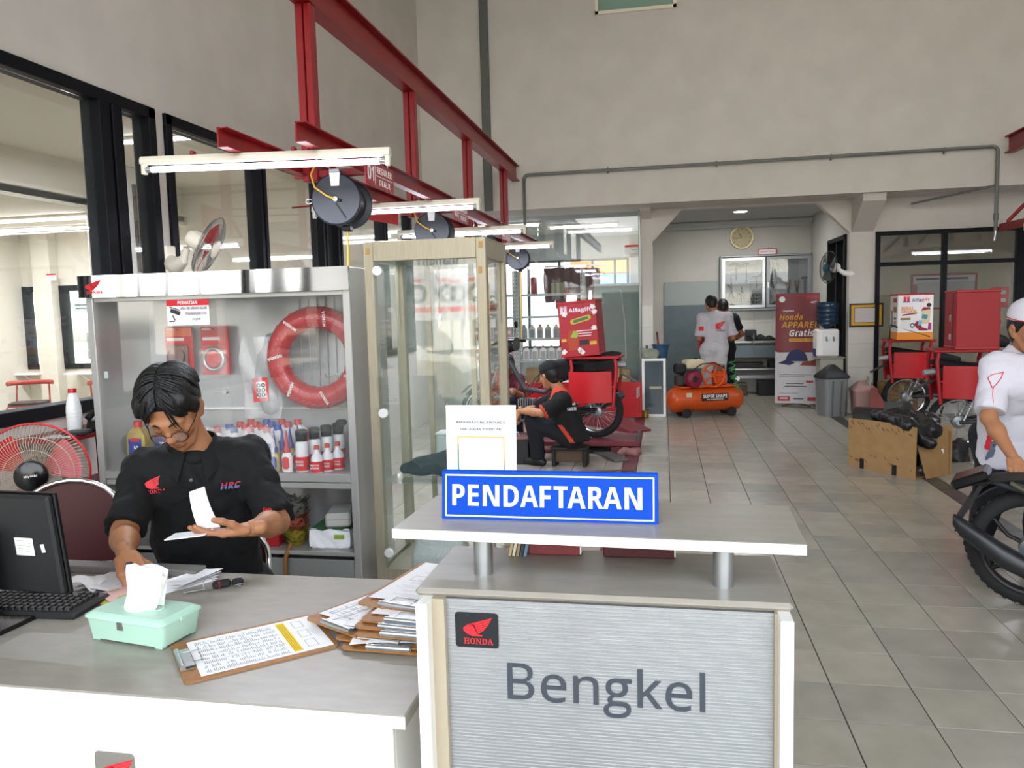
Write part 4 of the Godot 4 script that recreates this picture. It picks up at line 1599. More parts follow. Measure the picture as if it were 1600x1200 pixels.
	b.add([[V(-0.17, 0.035, 0.02), 0.022, V(-0.1, 0.045, 0.01), 0.035], [V(-0.1, 0.045, 0.01), 0.04, V(0.05, 0.06, 0), 0.058], [V(0.05, 0.06, 0), 0.058, V(0.14, 0.06, -0.02), 0.05]], 0.008, 0.03, [[V(0, 0.003, 0), V(0, -1, 0), 0.4]], 0.014, noise)
	obj("cloth", b.done(), hexmat("1c2230", 0.9), t)
	t = thing("carton_small", "small orange and white carton beside the dark cloth bundle", "carton", V(-0.9, 0.7305, -3.5), 8)
	obj("box", Shape.new().box(V(0, 0.04, 0), V(0.08, 0.08, 0.05), 0.002), hexmat("e8dccb", 0.7), t)
	obj("print", Shape.new().box(V(0, 0.06, 0.0), V(0.081, 0.02, 0.051)), hexmat("d98a4e", 0.7), t)
	t = thing("storage_box", "translucent grey storage box behind the dark cloth bundle", "box", V(-1.0, 0.7305, -3.73), 0)
	obj("body", Shape.new().box(V(0, 0.09, 0), V(0.2, 0.18, 0.1), 0.008), hexmat("a9b4af", 0.4), t)
	obj("lid", Shape.new().box(V(0, 0.186, 0), V(0.21, 0.014, 0.11), 0.004), hexmat("c0c9c5", 0.4), t)
	t = thing("foil_bag", "silver folded foil carton on the cabinet's bottom deck", "carton", V(-1.06, 0.3265, -3.55), 10)
	var s := Shape.new()
	s.rings([_rect_ring(0.26, 0.17, 0.0), _rect_ring(0.26, 0.16, 0.06), _rect_ring(0.2, 0.05, 0.13)])
	obj("carton", s, grain(Color("9aa09b"), Color("b9beb8"), 0.05, 0.35, 5.0), t)
	# papers on the deck of the display cabinet are with the goods


func camera_warning(t: Node3D, w: float, h: float):
	# header, camera pictogram and three lines of text, for the sticker's size
	var ink: Material = M.ink
	text(t, "PERHATIAN", w * 0.46, h * 0.13, V(0, h * 0.385, 0.0015), M.white, Vector3.ZERO, true, 0.0006)
	var i := 0
	for q in [["AREA INI BERADA DALAM", 0.62, 0.165], ["PENGAWASAN CCTV", 0.5, -0.045], ["24 JAM", 0.19, -0.27]]:
		text(t, q[0], w * q[1], h * 0.1, V(w * (0.14 if i < 1 else 0.19), h * q[2], 0.0012), ink, Vector3.ZERO, true, 0.0005)
		i += 1
	var s := Shape.new()
	s.put(V(-w * 0.3, h * 0.03, 0.001), V(0, 0, -18)).box(V(0, 0, 0), V(w * 0.24, h * 0.16, 0.0008), 0.0)
	s.put(V(-w * 0.3, h * 0.03, 0.001), V(0, 0, -18)).box(V(-w * 0.03, h * 0.12, 0), V(w * 0.26, h * 0.04, 0.0008))
	s.put(V(-w * 0.34, -h * 0.2, 0.001), V(0, 0, -65)).box(V(0, 0, 0), V(w * 0.12, h * 0.05, 0.0008))
	s.put(V(-w * 0.39, -h * 0.33, 0.001)).box(V(0, 0, 0), V(w * 0.13, h * 0.05, 0.0008))
	obj("pictogram", s, ink, t)


func oil_bottle(label: String, at: Vector3, turn: float, body: Material, cap: Material, tag_color: Material, words: String, group: String, h := 0.24) -> Node3D:
	# square-shouldered oil bottle with a side handle
	var k := h / 0.24
	var t := thing("oil_bottle", label, "bottle", at, turn, group)
	var s := Shape.new()
	var rs := []
	for q in [[0.098, 0.06, 0.0], [0.106, 0.066, 0.01], [0.106, 0.066, 0.14], [0.1, 0.062, 0.17], [0.07, 0.05, 0.195], [0.04, 0.04, 0.208], [0.036, 0.036, 0.212]]:
		rs.append(_rect_ring(q[0] * k, q[1] * k, q[2] * k))
	s.rings(rs)
	obj("body", s, body, t)
	s = Shape.new()
	s.lathe([[0.021 * k, 0.208 * k], [0.021 * k, 0.238 * k], [0.018 * k, 0.242 * k]], 14)
	obj("cap", s, cap, t)
	var l := obj("label", Shape.new().box(V(0, 0.085 * k, 0.0335 * k), V(0.072 * k, 0.14 * k, 0.0015), 0.0), tag_color, t)
	if words:
		text(l, words, 0.085 * k, 0.024 * k, V(0.006 * k, 0.078 * k, 0.0347 * k), M.white, V(0, 0, -90), true, 0.0008)
		obj("flash", Shape.new().box(V(0, 0.15 * k, 0.0345 * k), V(0.05 * k, 0.018 * k, 0.001)), M.red_ink, l)
		obj("flash", Shape.new().box(V(-0.012 * k, 0.03 * k, 0.0345 * k), V(0.03 * k, 0.02 * k, 0.001)), M.red_ink, l)
	return t


func cone_bottle(label: String, at: Vector3, body: Material, cone: Material, group: String, lab: Material) -> Node3D:
	var t := thing("additive_bottle", label, "bottle", at, 0, group)
	obj("body", Shape.new().lathe([[0.024, 0], [0.027, 0.006], [0.027, 0.075], [0.02, 0.092], [0.014, 0.096]], 14, 0.7), body, t)
	obj("nozzle", Shape.new().lathe([[0.017, 0.094], [0.018, 0.112], [0.011, 0.122], [0.003, 0.2], [0.002, 0.202]], 12), cone, t)
	obj("label", Shape.new().prism(rrect(0.034, 0.06, 0.014), 0.0165, 0.0202), lab, t, V(0, 0.045, 0))
	return t


func cabinet_goods():
	var y := 0.7645
	# gold oil bottles on the left
	oil_bottle("gold oil bottle with a blue label at the cabinet's left end, frontmost", V(-2.6, y, -3.5), 0, M.gold_bottle, M.red_cap, M.label_blue, "SPX1", "gold oil bottles")
	oil_bottle("gold oil bottle second in the row behind the clerk's shoulder", V(-2.54, y, -3.62), 0, M.gold_bottle, M.red_cap, M.label_blue, "SPX1", "gold oil bottles")
	oil_bottle("gold oil bottle beside the clerk's cheek, third of the gold ones", V(-2.43, y, -3.56), 0, M.gold_bottle, M.red_cap, M.label_blue, "SPX1", "gold oil bottles", 0.22)
	oil_bottle("gold oil bottle half hidden behind the clerk's head", V(-2.3, y, -3.56), 0, M.gold_bottle, M.red_cap, M.label_blue, "SPX1", "gold oil bottles", 0.22)
	# white bottles in shrink wrap: rows with red and blue caps
	for i in 4:
		for j in 4:
			var red := (i + j) % 3 != 1
			oil_bottle("white oil bottle, %s cap, %s row of the wrapped pack, %s from the left" % ["red" if red else "blue", ["front", "second", "third", "rear"][j], ["first", "second", "third", "fourth"][i]], V(-2.15 + 0.087 * i + 0.012 * j, y, -3.48 - 0.085 * j), 0, M.white_bottle, M.red_cap if red else M.blue_cap, M.label_blue, "", "white oil bottles in shrink wrap, %s caps" % ("red" if red else "blue"), 0.215)
	var wrap := obj("shrink_wrap", Shape.new().sheet(func(u, v): return V(-2.21 + 0.37 * u, y + 0.215 * v + 0.004 * sin(u * 30.0), -3.44 - 0.012 * v + 0.003 * sin(u * 22.0 + v * 9.0)), 30, 8, 0.0008), M.wrap)
	tag(wrap, "clear film round the pack of white oil bottles", "film")
	for k in 4:
		cone_bottle("gold additive bottle with a blue cone cap, %s in the row of four" % ["frontmost", "second", "third", "rearmost"][k], V(-1.85 + 0.012 * k, y, -3.47 - 0.06 * k), M.gold_bottle, M.blue_cap, "additive bottles with blue cones", M.label_blue)
	var rc := ["white additive bottle with a red cone cap, frontmost", "white additive bottle with a red cone cap, second in its row", "white additive bottle with a red cone cap at the back"]
	for k in 3:
		cone_bottle(rc[k], V(-1.785 + 0.024 * k, y, -3.47 - 0.07 * k), M.white_bottle, M.red_cap, "additive bottles with red cones", M.red_ink)
	for k in 4:
		var t := thing("spray_can", ["white and red spray can with a black cap beside the red cones, frontmost", "spray can with a black cap, second in its row", "spray can with a black cap, third in its row", "rear spray can with a black and red trigger cap"][k], "spray can", V(-1.712 + 0.03 * k, y, -3.48 - 0.075 * k), 0, "spray cans on the cabinet shelf")
		obj("body", Shape.new().lathe([[0.028, 0], [0.031, 0.004], [0.031, 0.135], [0.024, 0.15]], 16), M.white_bottle, t)
		obj("label", Shape.new().lathe([[0.0314, 0.008], [0.0314, 0.075]], 16), M.red_ink, t)
		obj("cap", Shape.new().lathe([[0.026, 0.148], [0.027, 0.17], [0.029, 0.178], [0.028, 0.2], [0.02, 0.204]], 16), M.black, t)
		if k == 3:
			obj("trigger", Shape.new().box(V(0.02, 0.205, 0.0), V(0.05, 0.03, 0.04), 0.008), M.black, t)
		if k == 0:
			text(t, "BRAKE", 0.04, 0.01, V(0, 0.052, 0.0322), M.white, Vector3.ZERO, true, 0.0006)
			text(t, "CLEANER", 0.04, 0.01, V(0, 0.037, 0.0322), M.white, Vector3.ZERO, true, 0.0006)
	var il := ["small white injector cleaner bottle with a red cap, frontmost of three", "small white cleaner bottle with a red cap, middle of three", "small white cleaner bottle with a red cap, rearmost of three"]
	for k in 3:
		var t := thing("cleaner_bottle", il[k], "bottle", V(-1.625 + 0.031 * k, y, -3.455 - 0.05 * k), 0, "small cleaner bottles")
		obj("body", Shape.new().lathe([[0.026, 0], [0.03, 0.005], [0.03, 0.06], [0.026, 0.078], [0.012, 0.1], [0.0105, 0.115]], 16), M.white_bottle, t)
		obj("label", Shape.new().lathe([[0.0304, 0.006], [0.0304, 0.058]], 16), M.red_ink, t)
		obj("cap", Shape.new().lathe([[0.0125, 0.113], [0.0125, 0.13], [0.011, 0.132]], 12), hexmat("d2402a", 0.4), t)
		text(t, "INJECTOR", 0.046, 0.0085, V(0, 0.04, 0.0313), M.white, Vector3.ZERO, true, 0.0006)
		text(t, "CLEANER", 0.046, 0.0085, V(0, 0.028, 0.0313), M.white, Vector3.ZERO, true, 0.0006)
	# hanging blister packs
	for k in 2:
		var t := thing("blister_pack", ["red blister pack hanging left, with a flat cable", "red blister pack hanging right, with a round chrome part"][k], "package", V([-2.535, -2.326][k], 1.34, -3.79))
		obj("card", Shape.new().box(V(0, 0, 0), V(0.16, 0.255, 0.004), 0.001), M.red_ink, t)
		obj("print", Shape.new().box(V(0, 0.1, 0.0022), V(0.15, 0.045, 0.001)), hexmat("e9713f", 0.5) if k == 0 else hexmat("c01822", 0.5), t)
		obj("print", Shape.new().box(V(-0.02, 0.062, 0.0022), V(0.1, 0.016, 0.001)), M.white, t)
		text(t, "HONDA", 0.05, 0.01, V(-0.045, 0.112, 0.003), M.white, Vector3.ZERO, true, 0.0006)
		if k == 0:
			obj("blister", Shape.new().box(V(0, -0.03, 0.018), V(0.12, 0.13, 0.03), 0.01), hexmat("8f6d66", 0.25), t)
			obj("cable", Shape.new().tube(_oval(0.05, 0.05, 0, 20), 0.004, 6, true), M.black, t, V(0, -0.03, 0.036), V(80, 0, 0))
		else:
			obj("brake_shoe", Shape.new().put(V(0, -0.045, 0.02), V(90, 0, 0)).tube(_oval(0.056, 0.056, 0, 24), 0.011, 8, true), M.steel, t)
			obj("brake_shoe", Shape.new().put(V(0, -0.045, 0.012), V(90, 0, 0)).lathe([[0.0, 0.0], [0.042, 0.0], [0.042, 0.016], [0.01, 0.03]], 20), M.red_ink, t)
			obj("blister", Shape.new().box(V(0, -0.045, 0.022), V(0.14, 0.15, 0.044), 0.016), M.clear, t)
		obj("hook", Shape.new().tube([V(0, 0.11, -0.03), V(0, 0.112, 0.01), V(0, 0.118, 0.02)], 0.002, 6), M.steel, t)
	# bagged cable with a red card
	var t := thing("parts_bag", "clear plastic bag with grey hose and a red parts card", "package", V(-2.0, 1.2, -3.7))
	var b := Body.new()
	b.add([[V(0, 0.1, 0), 0.035, V(-0.01, -0.05, 0), 0.05], [V(-0.01, -0.05, 0), 0.05, V(0.02, -0.14, 0), 0.045], [V(0.02, 0.12, 0), 0.03, V(0.045, 0.19, 0), 0.035]], 0.008, 0.03, [], 0.012, noise)
	obj("hose", b.done(), hexmat("8d9193", 0.5), t)
	obj("card", Shape.new().box(V(0.0, -0.06, 0.056), V(0.085, 0.12, 0.003), 0.001), M.red_ink, t, Vector3.ZERO, V(-4, 0, 3))
	var q := obj("window", Shape.new().box(V(0.004, -0.06, 0.0585), V(0.048, 0.08, 0.002), 0.001), M.white, t, Vector3.ZERO, V(-4, 0, 3))
	for i in 2:
		for j in 3:
			obj("seal_ring", Shape.new().put(V(-0.008 + 0.024 * i, -0.085 + 0.024 * j, 0.0605), V(90, 0, 0)).tube(_oval(0.008, 0.008, 0, 12), 0.0028, 5, true), M.black, q)
	obj("film", Shape.new().sheet(func(u, v): return V((u - 0.5) * 0.2 + 0.01 * sin(v * 7.0), -0.2 + 0.41 * v, 0.066 - 0.03 * absf(u - 0.5) + 0.008 * sin(u * 9.0 + v * 11.0)), 14, 16, 0.0008), M.wrap, t)
	# new tyre wrapped in red printed tape
	t = thing("wrapped_tyre", "motorcycle tyre wrapped in red printed tape in the cabinet", "tyre", V(-1.69, 1.3, -3.66), 8)
	var im := blank(1024, 128, Color("b50d1b"))
	var rng := RandomNumberGenerator.new()
	rng.seed = 4
	for k in 64:
		# wraps of tape: slanted edges and broken lines of white print
		for j in 128:
			im.set_pixel((k * 16 + j / 6) % 1024, j, Color("8e0814"))
		if k % 2 == 0:
			var yy := rng.randi_range(4, 100)
			for e in 9:
				im.fill_rect(Rect2i(k * 16 + e % 3 * 4, yy + e * 3, rng.randi_range(2, 5), 1), Color("f3d8d6"))
				im.fill_rect(Rect2i(k * 16 + rng.randi_range(0, 10), yy + e * 3, 1, rng.randi_range(2, 4)), Color("f3d8d6"))
	var tm := picture(im, 0.28)
	var s := Shape.new()
	s.put(Vector3.ZERO, V(90, 0, 0)).tube(_oval(0.2, 0.2, 0, 56), 0.056, 20, true, 0.05)
	obj("tyre", s, tm, t)
	s = Shape.new()
	for k in 18:
		var a := TAU * k / 18.0
		s.put(V(0.2 * cos(a), 0.2 * sin(a), 0), V(0, 0, rad_to_deg(a))).put(V(0.2 * cos(a), 0.2 * sin(a), 0), V(0, 0, rad_to_deg(a)))
		s.tube(arc(Vector3.ZERO, V(0.0585, 0, 0), V(0, 0.004, 0.0525), 0, 360, 18).slice(0, 18), 0.0014, 4, true)
	obj("tape_edge", s, hexmat("c93540", 0.25), t).set_meta("kind", "stuff")
	for k in 7:
		text(t, "HONDA", 0.075, 0.014, V(0.2 * cos(0.4 + k * 0.9), 0.2 * sin(0.4 + k * 0.9), 0.0515), M.white, V(0, 0, 40.0 + k * 52.0), true, 0.003)
	obj("hook", Shape.new().tube([V(0, 0.14, -0.17), V(0, 0.143, 0.02), V(0, 0.155, 0.03)], 0.003, 6), M.steel, t)
	for k in 2:
		t = thing("wire_hook", ["empty wire hook inside the ring of the wrapped tyre", "empty wire hook below the plastic bag"][k], "hook", V([-1.66, -2.09][k], [1.2, 1.12][k], -3.83))
		obj("wire", Shape.new().tube([V(0, 0, 0), V(0, 0.0, 0.15), V(0, 0.02, 0.165)], 0.0025, 6), M.steel, t)
		obj("plate", Shape.new().box(V(0, 0, -0.002), V(0.03, 0.02, 0.006), 0.001), M.steel, t)
	# lower shelf
	var ly := 0.3955
	t = thing("parts_box", "red spare part box standing on the lower cabinet shelf", "box", V(-1.93, ly, -3.62), -12)
	obj("body", Shape.new().box(V(0, 0.105, 0), V(0.13, 0.21, 0.09), 0.002), hexmat("a50f1c", 0.45), t)
	t = thing("parts_box", "small red box lying before the standing red one", "box", V(-1.905, ly, -3.49), 6)
	obj("body", Shape.new().box(V(0, 0.035, 0), V(0.11, 0.07, 0.07), 0.002), hexmat("a50f1c", 0.45), t)
	obj("label", Shape.new().box(V(-0.03, 0.03, 0.0353), V(0.035, 0.03, 0.001)), M.white, t)
	t = thing("feather_duster", "grey, pink and yellow feather duster with its wooden handle hanging down", "duster", V(-1.775, ly, -3.5))
	var bands := [[0.0, 0.075, 0.055, 0.06, "8a7a1e"], [0.07, 0.14, 0.06, 0.058, "8e4432"], [0.13, 0.215, 0.06, 0.066, "5d5a50"]]
	for bd in bands:
		var fs := Shape.new()
		var r2 := RandomNumberGenerator.new()
		r2.seed = 3
		for k in 150:
			var a := r2.randf() * TAU
			var h: float = lerpf(bd[0], bd[1], r2.randf())
			var rr: float = lerpf(bd[2], bd[3], r2.randf()) * r2.randf_range(0.75, 1.0)
			var p := V(rr * cos(a), h + 0.02, rr * 0.8 * sin(a))
			var o := V(rr * 0.3 * cos(a), h, rr * 0.3 * sin(a))
			var side := V(-sin(a), 0, cos(a)) * 0.009
			var tip := p + V(cos(a), 0.8, sin(a)) * 0.02
			fs.face([o - side * 0.5, o + side * 0.5, p + side, tip, p - side], V(0, h, 0))
		obj("feathers", fs, hexmat(bd[4], 0.95), t).set_meta("kind", "stuff")
		obj("core", Shape.new().lathe([[0.03, bd[0]], [bd[2] * 0.85, bd[0] + 0.02], [bd[3] * 0.85, bd[1]], [0.02, bd[1] + 0.02]], 14, 0.85), hexmat(bd[4], 0.95), t)
	obj("handle", Shape.new().taper([V(0, 0.02, 0.06), V(-0.004, -0.03, 0.112), V(-0.008, -0.15, 0.118)], [0.01, 0.011, 0.009], 10), hexmat("8a5a22", 0.5), t)
	obj("loop", Shape.new().tube(arc(V(-0.008, -0.165, 0.118), V(0.008, 0, 0), V(0, 0.014, 0), 0, 360, 12).slice(0, 12), 0.0018, 6, true), hexmat("6b2a18", 0.8), t)
	t = thing("white_case", "white plastic case lying on the paper pack", "case", V(-1.565, ly + 0.1, -3.56), 15)
	obj("body", Shape.new().box(V(0, 0.035, 0), V(0.12, 0.07, 0.2), 0.01), hexmat("b9b8b2", 0.4), t)
	obj("seam", Shape.new().box(V(0, 0.04, 0), V(0.1215, 0.003, 0.2015)), hexmat("8c8b86", 0.5), t)
	t = thing("paper_pack", "green and white torn paper pack under the white case", "package", V(-1.585, ly, -3.56), 4)
	obj("sheets", Shape.new().box(V(0, 0.045, 0), V(0.19, 0.09, 0.22), 0.006), M.paper, t)
	obj("wrapper", Shape.new().sheet(func(u, v): return V((u - 0.5) * 0.2, 0.094 + 0.004 * sin(u * 12.0), 0.115 - v * 0.23), 12, 6, 0.001), hexmat("3f6b45", 0.6), t)
	obj("flap", Shape.new().sheet(func(u, v): return V((u - 0.5) * 0.2, 0.01 + 0.085 * v + 0.006 * sin(u * 15.0), 0.113 + 0.006 * sin(u * 9.0 + v * 4.0)), 14, 4, 0.001), M.paper, t)
	obj("print", Shape.new().box(V(0.05, 0.062, 0.121), V(0.05, 0.022, 0.001)), hexmat("8fae3c", 0.6), t)


func fan_head(o: Node3D, r: float, at: Vector3, facing: Vector3, wires: int, grille: Material, blade: Material, n_blades: int, hub: Material, motor: Material, rim_red := false):
	# guard of bent wires, blades, hub badge and motor; facing is the way the air goes
	var z := facing.normalized()
	var x := Vector3.UP.cross(z).normalized()
	var b := Basis(x, z.cross(x), z)
	var place := func(m: MeshInstance3D): m.transform = Transform3D(b, at)
	var s := Shape.new()
	for side in [1.0, -1.0]:
		for k in wires:
			var a := TAU * k / wires
			var d := V(cos(a), sin(a), 0)
			var sw := V(-sin(a), cos(a), 0) * 0.1 * r
			s.tube([d * r * 0.2 + V(0, 0, side * r * 0.19), d * r * 0.6 + sw + V(0, 0, side * r * 0.2), d * r * 0.88 + sw + V(0, 0, side * r * 0.13), d * r + sw * 0.6], r * 0.0055, 4)
	for q in [[0.5, 0.205], [0.75, 0.18]]:
		s.tube(_ring_xy(r * q[0], r * q[1], 40), r * 0.007, 5, true)
	place.call(obj("guard", s, grille, o))
	place.call(obj("rim", Shape.new().tube(_ring_xy(r, 0, 48), r * 0.025, 8, true), blade if rim_red else grille, o))
	for k in n_blades:
		var a := TAU * k / n_blades + 0.35
		var f := func(u: float, v: float) -> Vector3:
			var rr := lerpf(0.16, 0.86, v) * r
			var half := lerpf(0.32, 0.58, sqrt(v)) * (1.0 if v < 0.95 else 0.85)
			var aa := a + (u - 0.5) * 2.0 * half
			return V(cos(aa) * rr, sin(aa) * rr, (0.5 - u) * r * 0.16)
		place.call(obj("blade", Shape.new().sheet(f, 8, 6, 0.0015), blade, o))
	s = Shape.new()
	s.put(V(0, 0, r * 0.15), V(90, 0, 0)).lathe([[r * 0.29, 0.0], [r * 0.3, 0.02 * r], [r * 0.3, 0.09 * r], [r * 0.24, 0.125 * r], [0.0, 0.14 * r]], 28)
	place.call(obj("hub", s, hub, o))
	s = Shape.new()
	s.put(V(0, 0, -r * 0.2), V(-90, 0, 0)).lathe([[r * 0.2, 0.0], [r * 0.3, 0.05 * r], [r * 0.3, 0.35 * r], [r * 0.22, 0.5 * r], [0.0, 0.52 * r]], 20)
	place.call(obj("motor", s, motor, o))


func _ring_xy(r: float, z: float, n: int) -> Array:
	var p := []
	for i in n:
		p.append(V(r * cos(TAU * i / n), r * sin(TAU * i / n), z))
	return p


func stacking_chair(called_label: String, at: Vector3, turn: float, seat_y := 0.46, top := 0.86) -> Node3D:
	# chromed hoop frame with maroon pads; the back is towards -z of the chair
	var c := thing("stacking_chair", called_label, "chair", at, turn)
	var w := 0.19
	var hoop := []
	hoop.append(V(-w, 0.0, -0.235))
	hoop.append(V(-w, seat_y, -0.2))
	hoop.append(V(-w, top - 0.16, -0.25))
	for i in 13:
		var a := PI - PI * i / 12.0
		hoop.append(V(cos(a) * w, top - 0.14 + sin(a) * 0.14, -0.255 - 0.01 * sin(a)))
	hoop.append(V(w, top - 0.16, -0.25))
	hoop.append(V(w, seat_y, -0.2))
	hoop.append(V(w, 0.0, -0.235))
	obj("frame", Shape.new().tube(hoop, 0.0115, 10), M.chrome, c)
	for e in [-1.0, 1.0]:
		obj("leg", Shape.new().tube([V(e * w, seat_y - 0.02, -0.19), V(e * w, seat_y - 0.03, 0.2), V(e * (w + 0.01), 0.0, 0.24)], 0.011, 10), M.chrome, c)
	var poly := PackedVector2Array()
	poly.append(Vector2(-w + 0.012, top - 0.36))
	poly.append(Vector2(w - 0.012, top - 0.36))
	for i in 13:
		var a := PI * i / 12.0
		poly.append(Vector2(cos(a) * (w - 0.012), top - 0.14 + sin(a) * 0.128))
	var s := Shape.new()
	s.put(V(0, 0, -0.27), V(-3, 0, 0)).prism(poly, 0.0, 0.032)
	obj("backrest", s, M.maroon, c)
	s = Shape.new()
	s.put(V(0, seat_y, 0.02), V(-90, 0, 0)).prism(rrect(0.4, 0.4, 0.07, 6), 0.0, 0.045)
	obj("seat", s, M.maroon, c)
	return c


func left_side():
	# pedestal fan
	var o := thing("pedestal_fan", "pedestal fan with red blades and a pale wire guard beside the window", "fan", V(-2.76, 0, -3.04))
	fan_head(o, 0.225, V(0, 0.84, 0.05), V(0.52, 0.02, 0.85), 84, hexmat("b9ab9a", 0.35, 0.4), hexmat("b3141c", 0.25), 3, M.black_gloss, M.black, true)
	text(o, "Miyoshi", 0.05, 0.013, V(0.0, 0.84, 0.05) + V(0.52, 0.02, 0.85) * 0.0668, M.white, V(0, 31.5, 4), true, 0.001)
	obj("neck", Shape.new().cyl(V(-0.04, 0.8, -0.02), V(-0.03, 0.66, -0.03), 0.03, 0.022, 14), M.black, o)
	obj("pole", Shape.new().cyl(V(-0.03, 0.03, -0.03), V(-0.03, 0.7, -0.03), 0.014, -1, 12), M.steel, o)
	obj("base", Shape.new().lathe([[0.19, 0.0], [0.19, 0.02], [0.12, 0.04], [0.03, 0.06]], 28), M.black, o, V(-0.03, 0, -0.03))
	# chairs
	stacking_chair("maroon stacking chair with a chrome hoop left of the clerk", V(-2.36, 0, -2.62), 24, 0.44, 0.845)
	stacking_chair("maroon stacking chair the clerk sits on, hidden behind the desk", V(-1.63, 0, -2.53), 25, 0.4, 0.7)
	# ledgers and cards lying on the counter under its raised shelf
	var t: Node3D
	for q in [["thick maroon ledger on the counter under the raised shelf", -0.055, 0.145, 0.026, "4a0714"], ["brownish red folder on the counter, left of the maroon ledger", -0.23, 0.11, 0.022, "7d2f33"]]:
		t = thing("ledger", q[0], "ledger", V(q[1], 1.0005, -1.62), 0)
		obj("cover", Shape.new().box(V(0, q[3] / 2, 0), V(q[2], q[3], 0.05), 0.002), hexmat(q[4], 0.5), t)
		obj("pages", Shape.new().box(V(q[2] / 2 - 0.0005, q[3] / 2, 0), V(0.004, q[3] * 0.7, 0.048)), M.paper, t)
	var fc := ["c9b48a", "e9e4d4", "b09266", "3c4a5c", "6f8ea8"]
	for k in 5:
		var f := thing("card", "%s card standing in the row on the counter under the shelf" % ["cream", "white", "tan", "navy", "pale blue"][k], "card", V(-0.322 + 0.008 * k, 1.0005, -1.61), 0, "cards under the raised shelf")
		obj("sheet", Shape.new().box(V(0, 0.03, 0), V(0.006, 0.06, 0.06), 0.0005), hexmat(fc[k], 0.7), f, Vector3.ZERO, V(0, 0, -12))

	# red side shelf under the lounge window
	t = thing("side_table", "red-edged side table under the lounge window", "table", V(-3.03, 0, -3.62))
	obj("top", Shape.new().box(V(0, 0.928, 0), V(0.3, 0.02, 0.62), 0.003), hexmat("8f1420", 0.35), t)
	obj("shelf", Shape.new().box(V(0, 0.64, 0), V(0.29, 0.016, 0.58), 0.002), hexmat("5d0f18", 0.4), t)
	for e in [[-0.135, -0.29], [0.135, -0.29], [-0.135, 0.29], [0.135, 0.29]]:
		obj("leg", Shape.new().box(V(e[0], 0.46, e[1]), V(0.022, 0.92, 0.022), 0.002), hexmat("6b0f1a", 0.4), t)
	t = thing("spray_bottle", "tall white bottle with a red cap on the red side table", "bottle", V(-3.03, 0.9385, -3.58))
	obj("body", Shape.new().lathe([[0.034, 0], [0.037, 0.006], [0.037, 0.1], [0.036, 0.13], [0.028, 0.17], [0.02, 0.2], [0.018, 0.205]], 20), M.white_bottle, t)
	for k in 4:
		obj("rib", Shape.new().tube(_oval(0.037, 0.037, 0.03 + 0.025 * k, 20), 0.0016, 5, true), M.white_bottle, t)
	obj("cap", Shape.new().lathe([[0.02, 0.203], [0.0205, 0.222], [0.019, 0.226]], 16), M.red_cap, t)
	t = thing("calculator", "black calculator lying on the side table by the white bottle", "calculator", V(-2.945, 0.9385, -3.5), 20)
	obj("body", Shape.new().box(V(0, 0.008, 0), V(0.11, 0.016, 0.14), 0.004), M.black, t)
	obj("screen", Shape.new().box(V(0, 0.0165, -0.045), V(0.09, 0.002, 0.03)), hexmat("6e7a70", 0.3), t)
	tag(obj("paper", Shape.new().sheet(func(u, v): return V((u - 0.5) * 0.14, 0.0015, (0.5 - v) * 0.12), 3, 3, 0.0007), paper_print(5), null, V(-2.975, 0.939, -3.41), V(0, 20, 0)), "white note sheet at the front of the side table", "paper")
	t = thing("desk_phone", "black desk telephone at the cabinet end of the side table", "telephone", V(-2.93, 0.9385, -3.68), -15)
	obj("base", Shape.new().rings([_rect_ring(0.13, 0.15, 0.0), _rect_ring(0.12, 0.13, 0.05)]), M.black, t)
	obj("handset", Shape.new().tube([V(-0.04, 0.06, -0.07), V(-0.04, 0.085, -0.04), V(-0.04, 0.085, 0.04), V(-0.04, 0.06, 0.07)], 0.018, 10), M.black, t)
	for k in 4:
		tag(obj("brochure", Shape.new().box(V(0, 0.001 + 0.003 * k, 0), V(0.15, 0.0025, 0.2)), [M.black, M.paper, M.dark_grey, M.paper][k], null, V(-2.99, 0.6482, -3.5 + 0.02 * k), V(0, 6.0 * k, 0)), "printed leaflet on the side table's lower shelf, %s of the pile" % ["lowest", "second", "third", "top"][k], "leaflet", "leaflets on the lower shelf")

	# lounge furniture behind the glass
	for k in 2:
		t = thing("lounge_chair", ["red metal lounge chair behind the first window", "red metal lounge chair partly hidden by the display cabinet"][k], "chair", V([-8.28, -7.12][k], 0, [-9.0, -9.15][k]), [28, 60][k])
		var red := hexmat("b23a30", 0.4)
		obj("seat", Shape.new().put(V(0, 0.43, 0), V(-90, 0, 0)).prism(rrect(0.42, 0.4, 0.06), 0, 0.03), hexmat("3a2620", 0.6), t)
		obj("frame", Shape.new().tube([V(-0.2, 0.42, -0.19), V(0.2, 0.42, -0.19), V(0.2, 0.42, 0.19), V(-0.2, 0.42, 0.19)], 0.011, 8, true), red, t)
		for e in [[-1, 1], [1, 1]]:
			obj("leg", Shape.new().tube([V(e[0] * 0.19, 0.42, 0.17), V(e[0] * 0.21, 0.4, 0.2), V(e[0] * 0.24, 0.0, 0.24)], 0.011, 8), red, t)
		for e in [-1.0, 1.0]:
			obj("leg", Shape.new().tube([V(e * 0.23, 0.0, -0.24), V(e * 0.2, 0.42, -0.19), V(e * 0.19, 0.7, -0.24)], 0.011, 8), red, t)
		obj("backrest", Shape.new().tube(arc(V(0, 0.7, -0.1), V(0.27, 0, 0), V(0, 0, -0.16), -5, 185, 14), 0.013, 8, false, 0.03), red, t)
	t = thing("warning_sticker", "small red and white camera notice on the lounge pilaster", "sticker", V(-9.02, 2.175, -10.415))
	obj("sheet", Shape.new().box(V(0, 0, 0), V(0.16, 0.1, 0.003)), M.white, t)
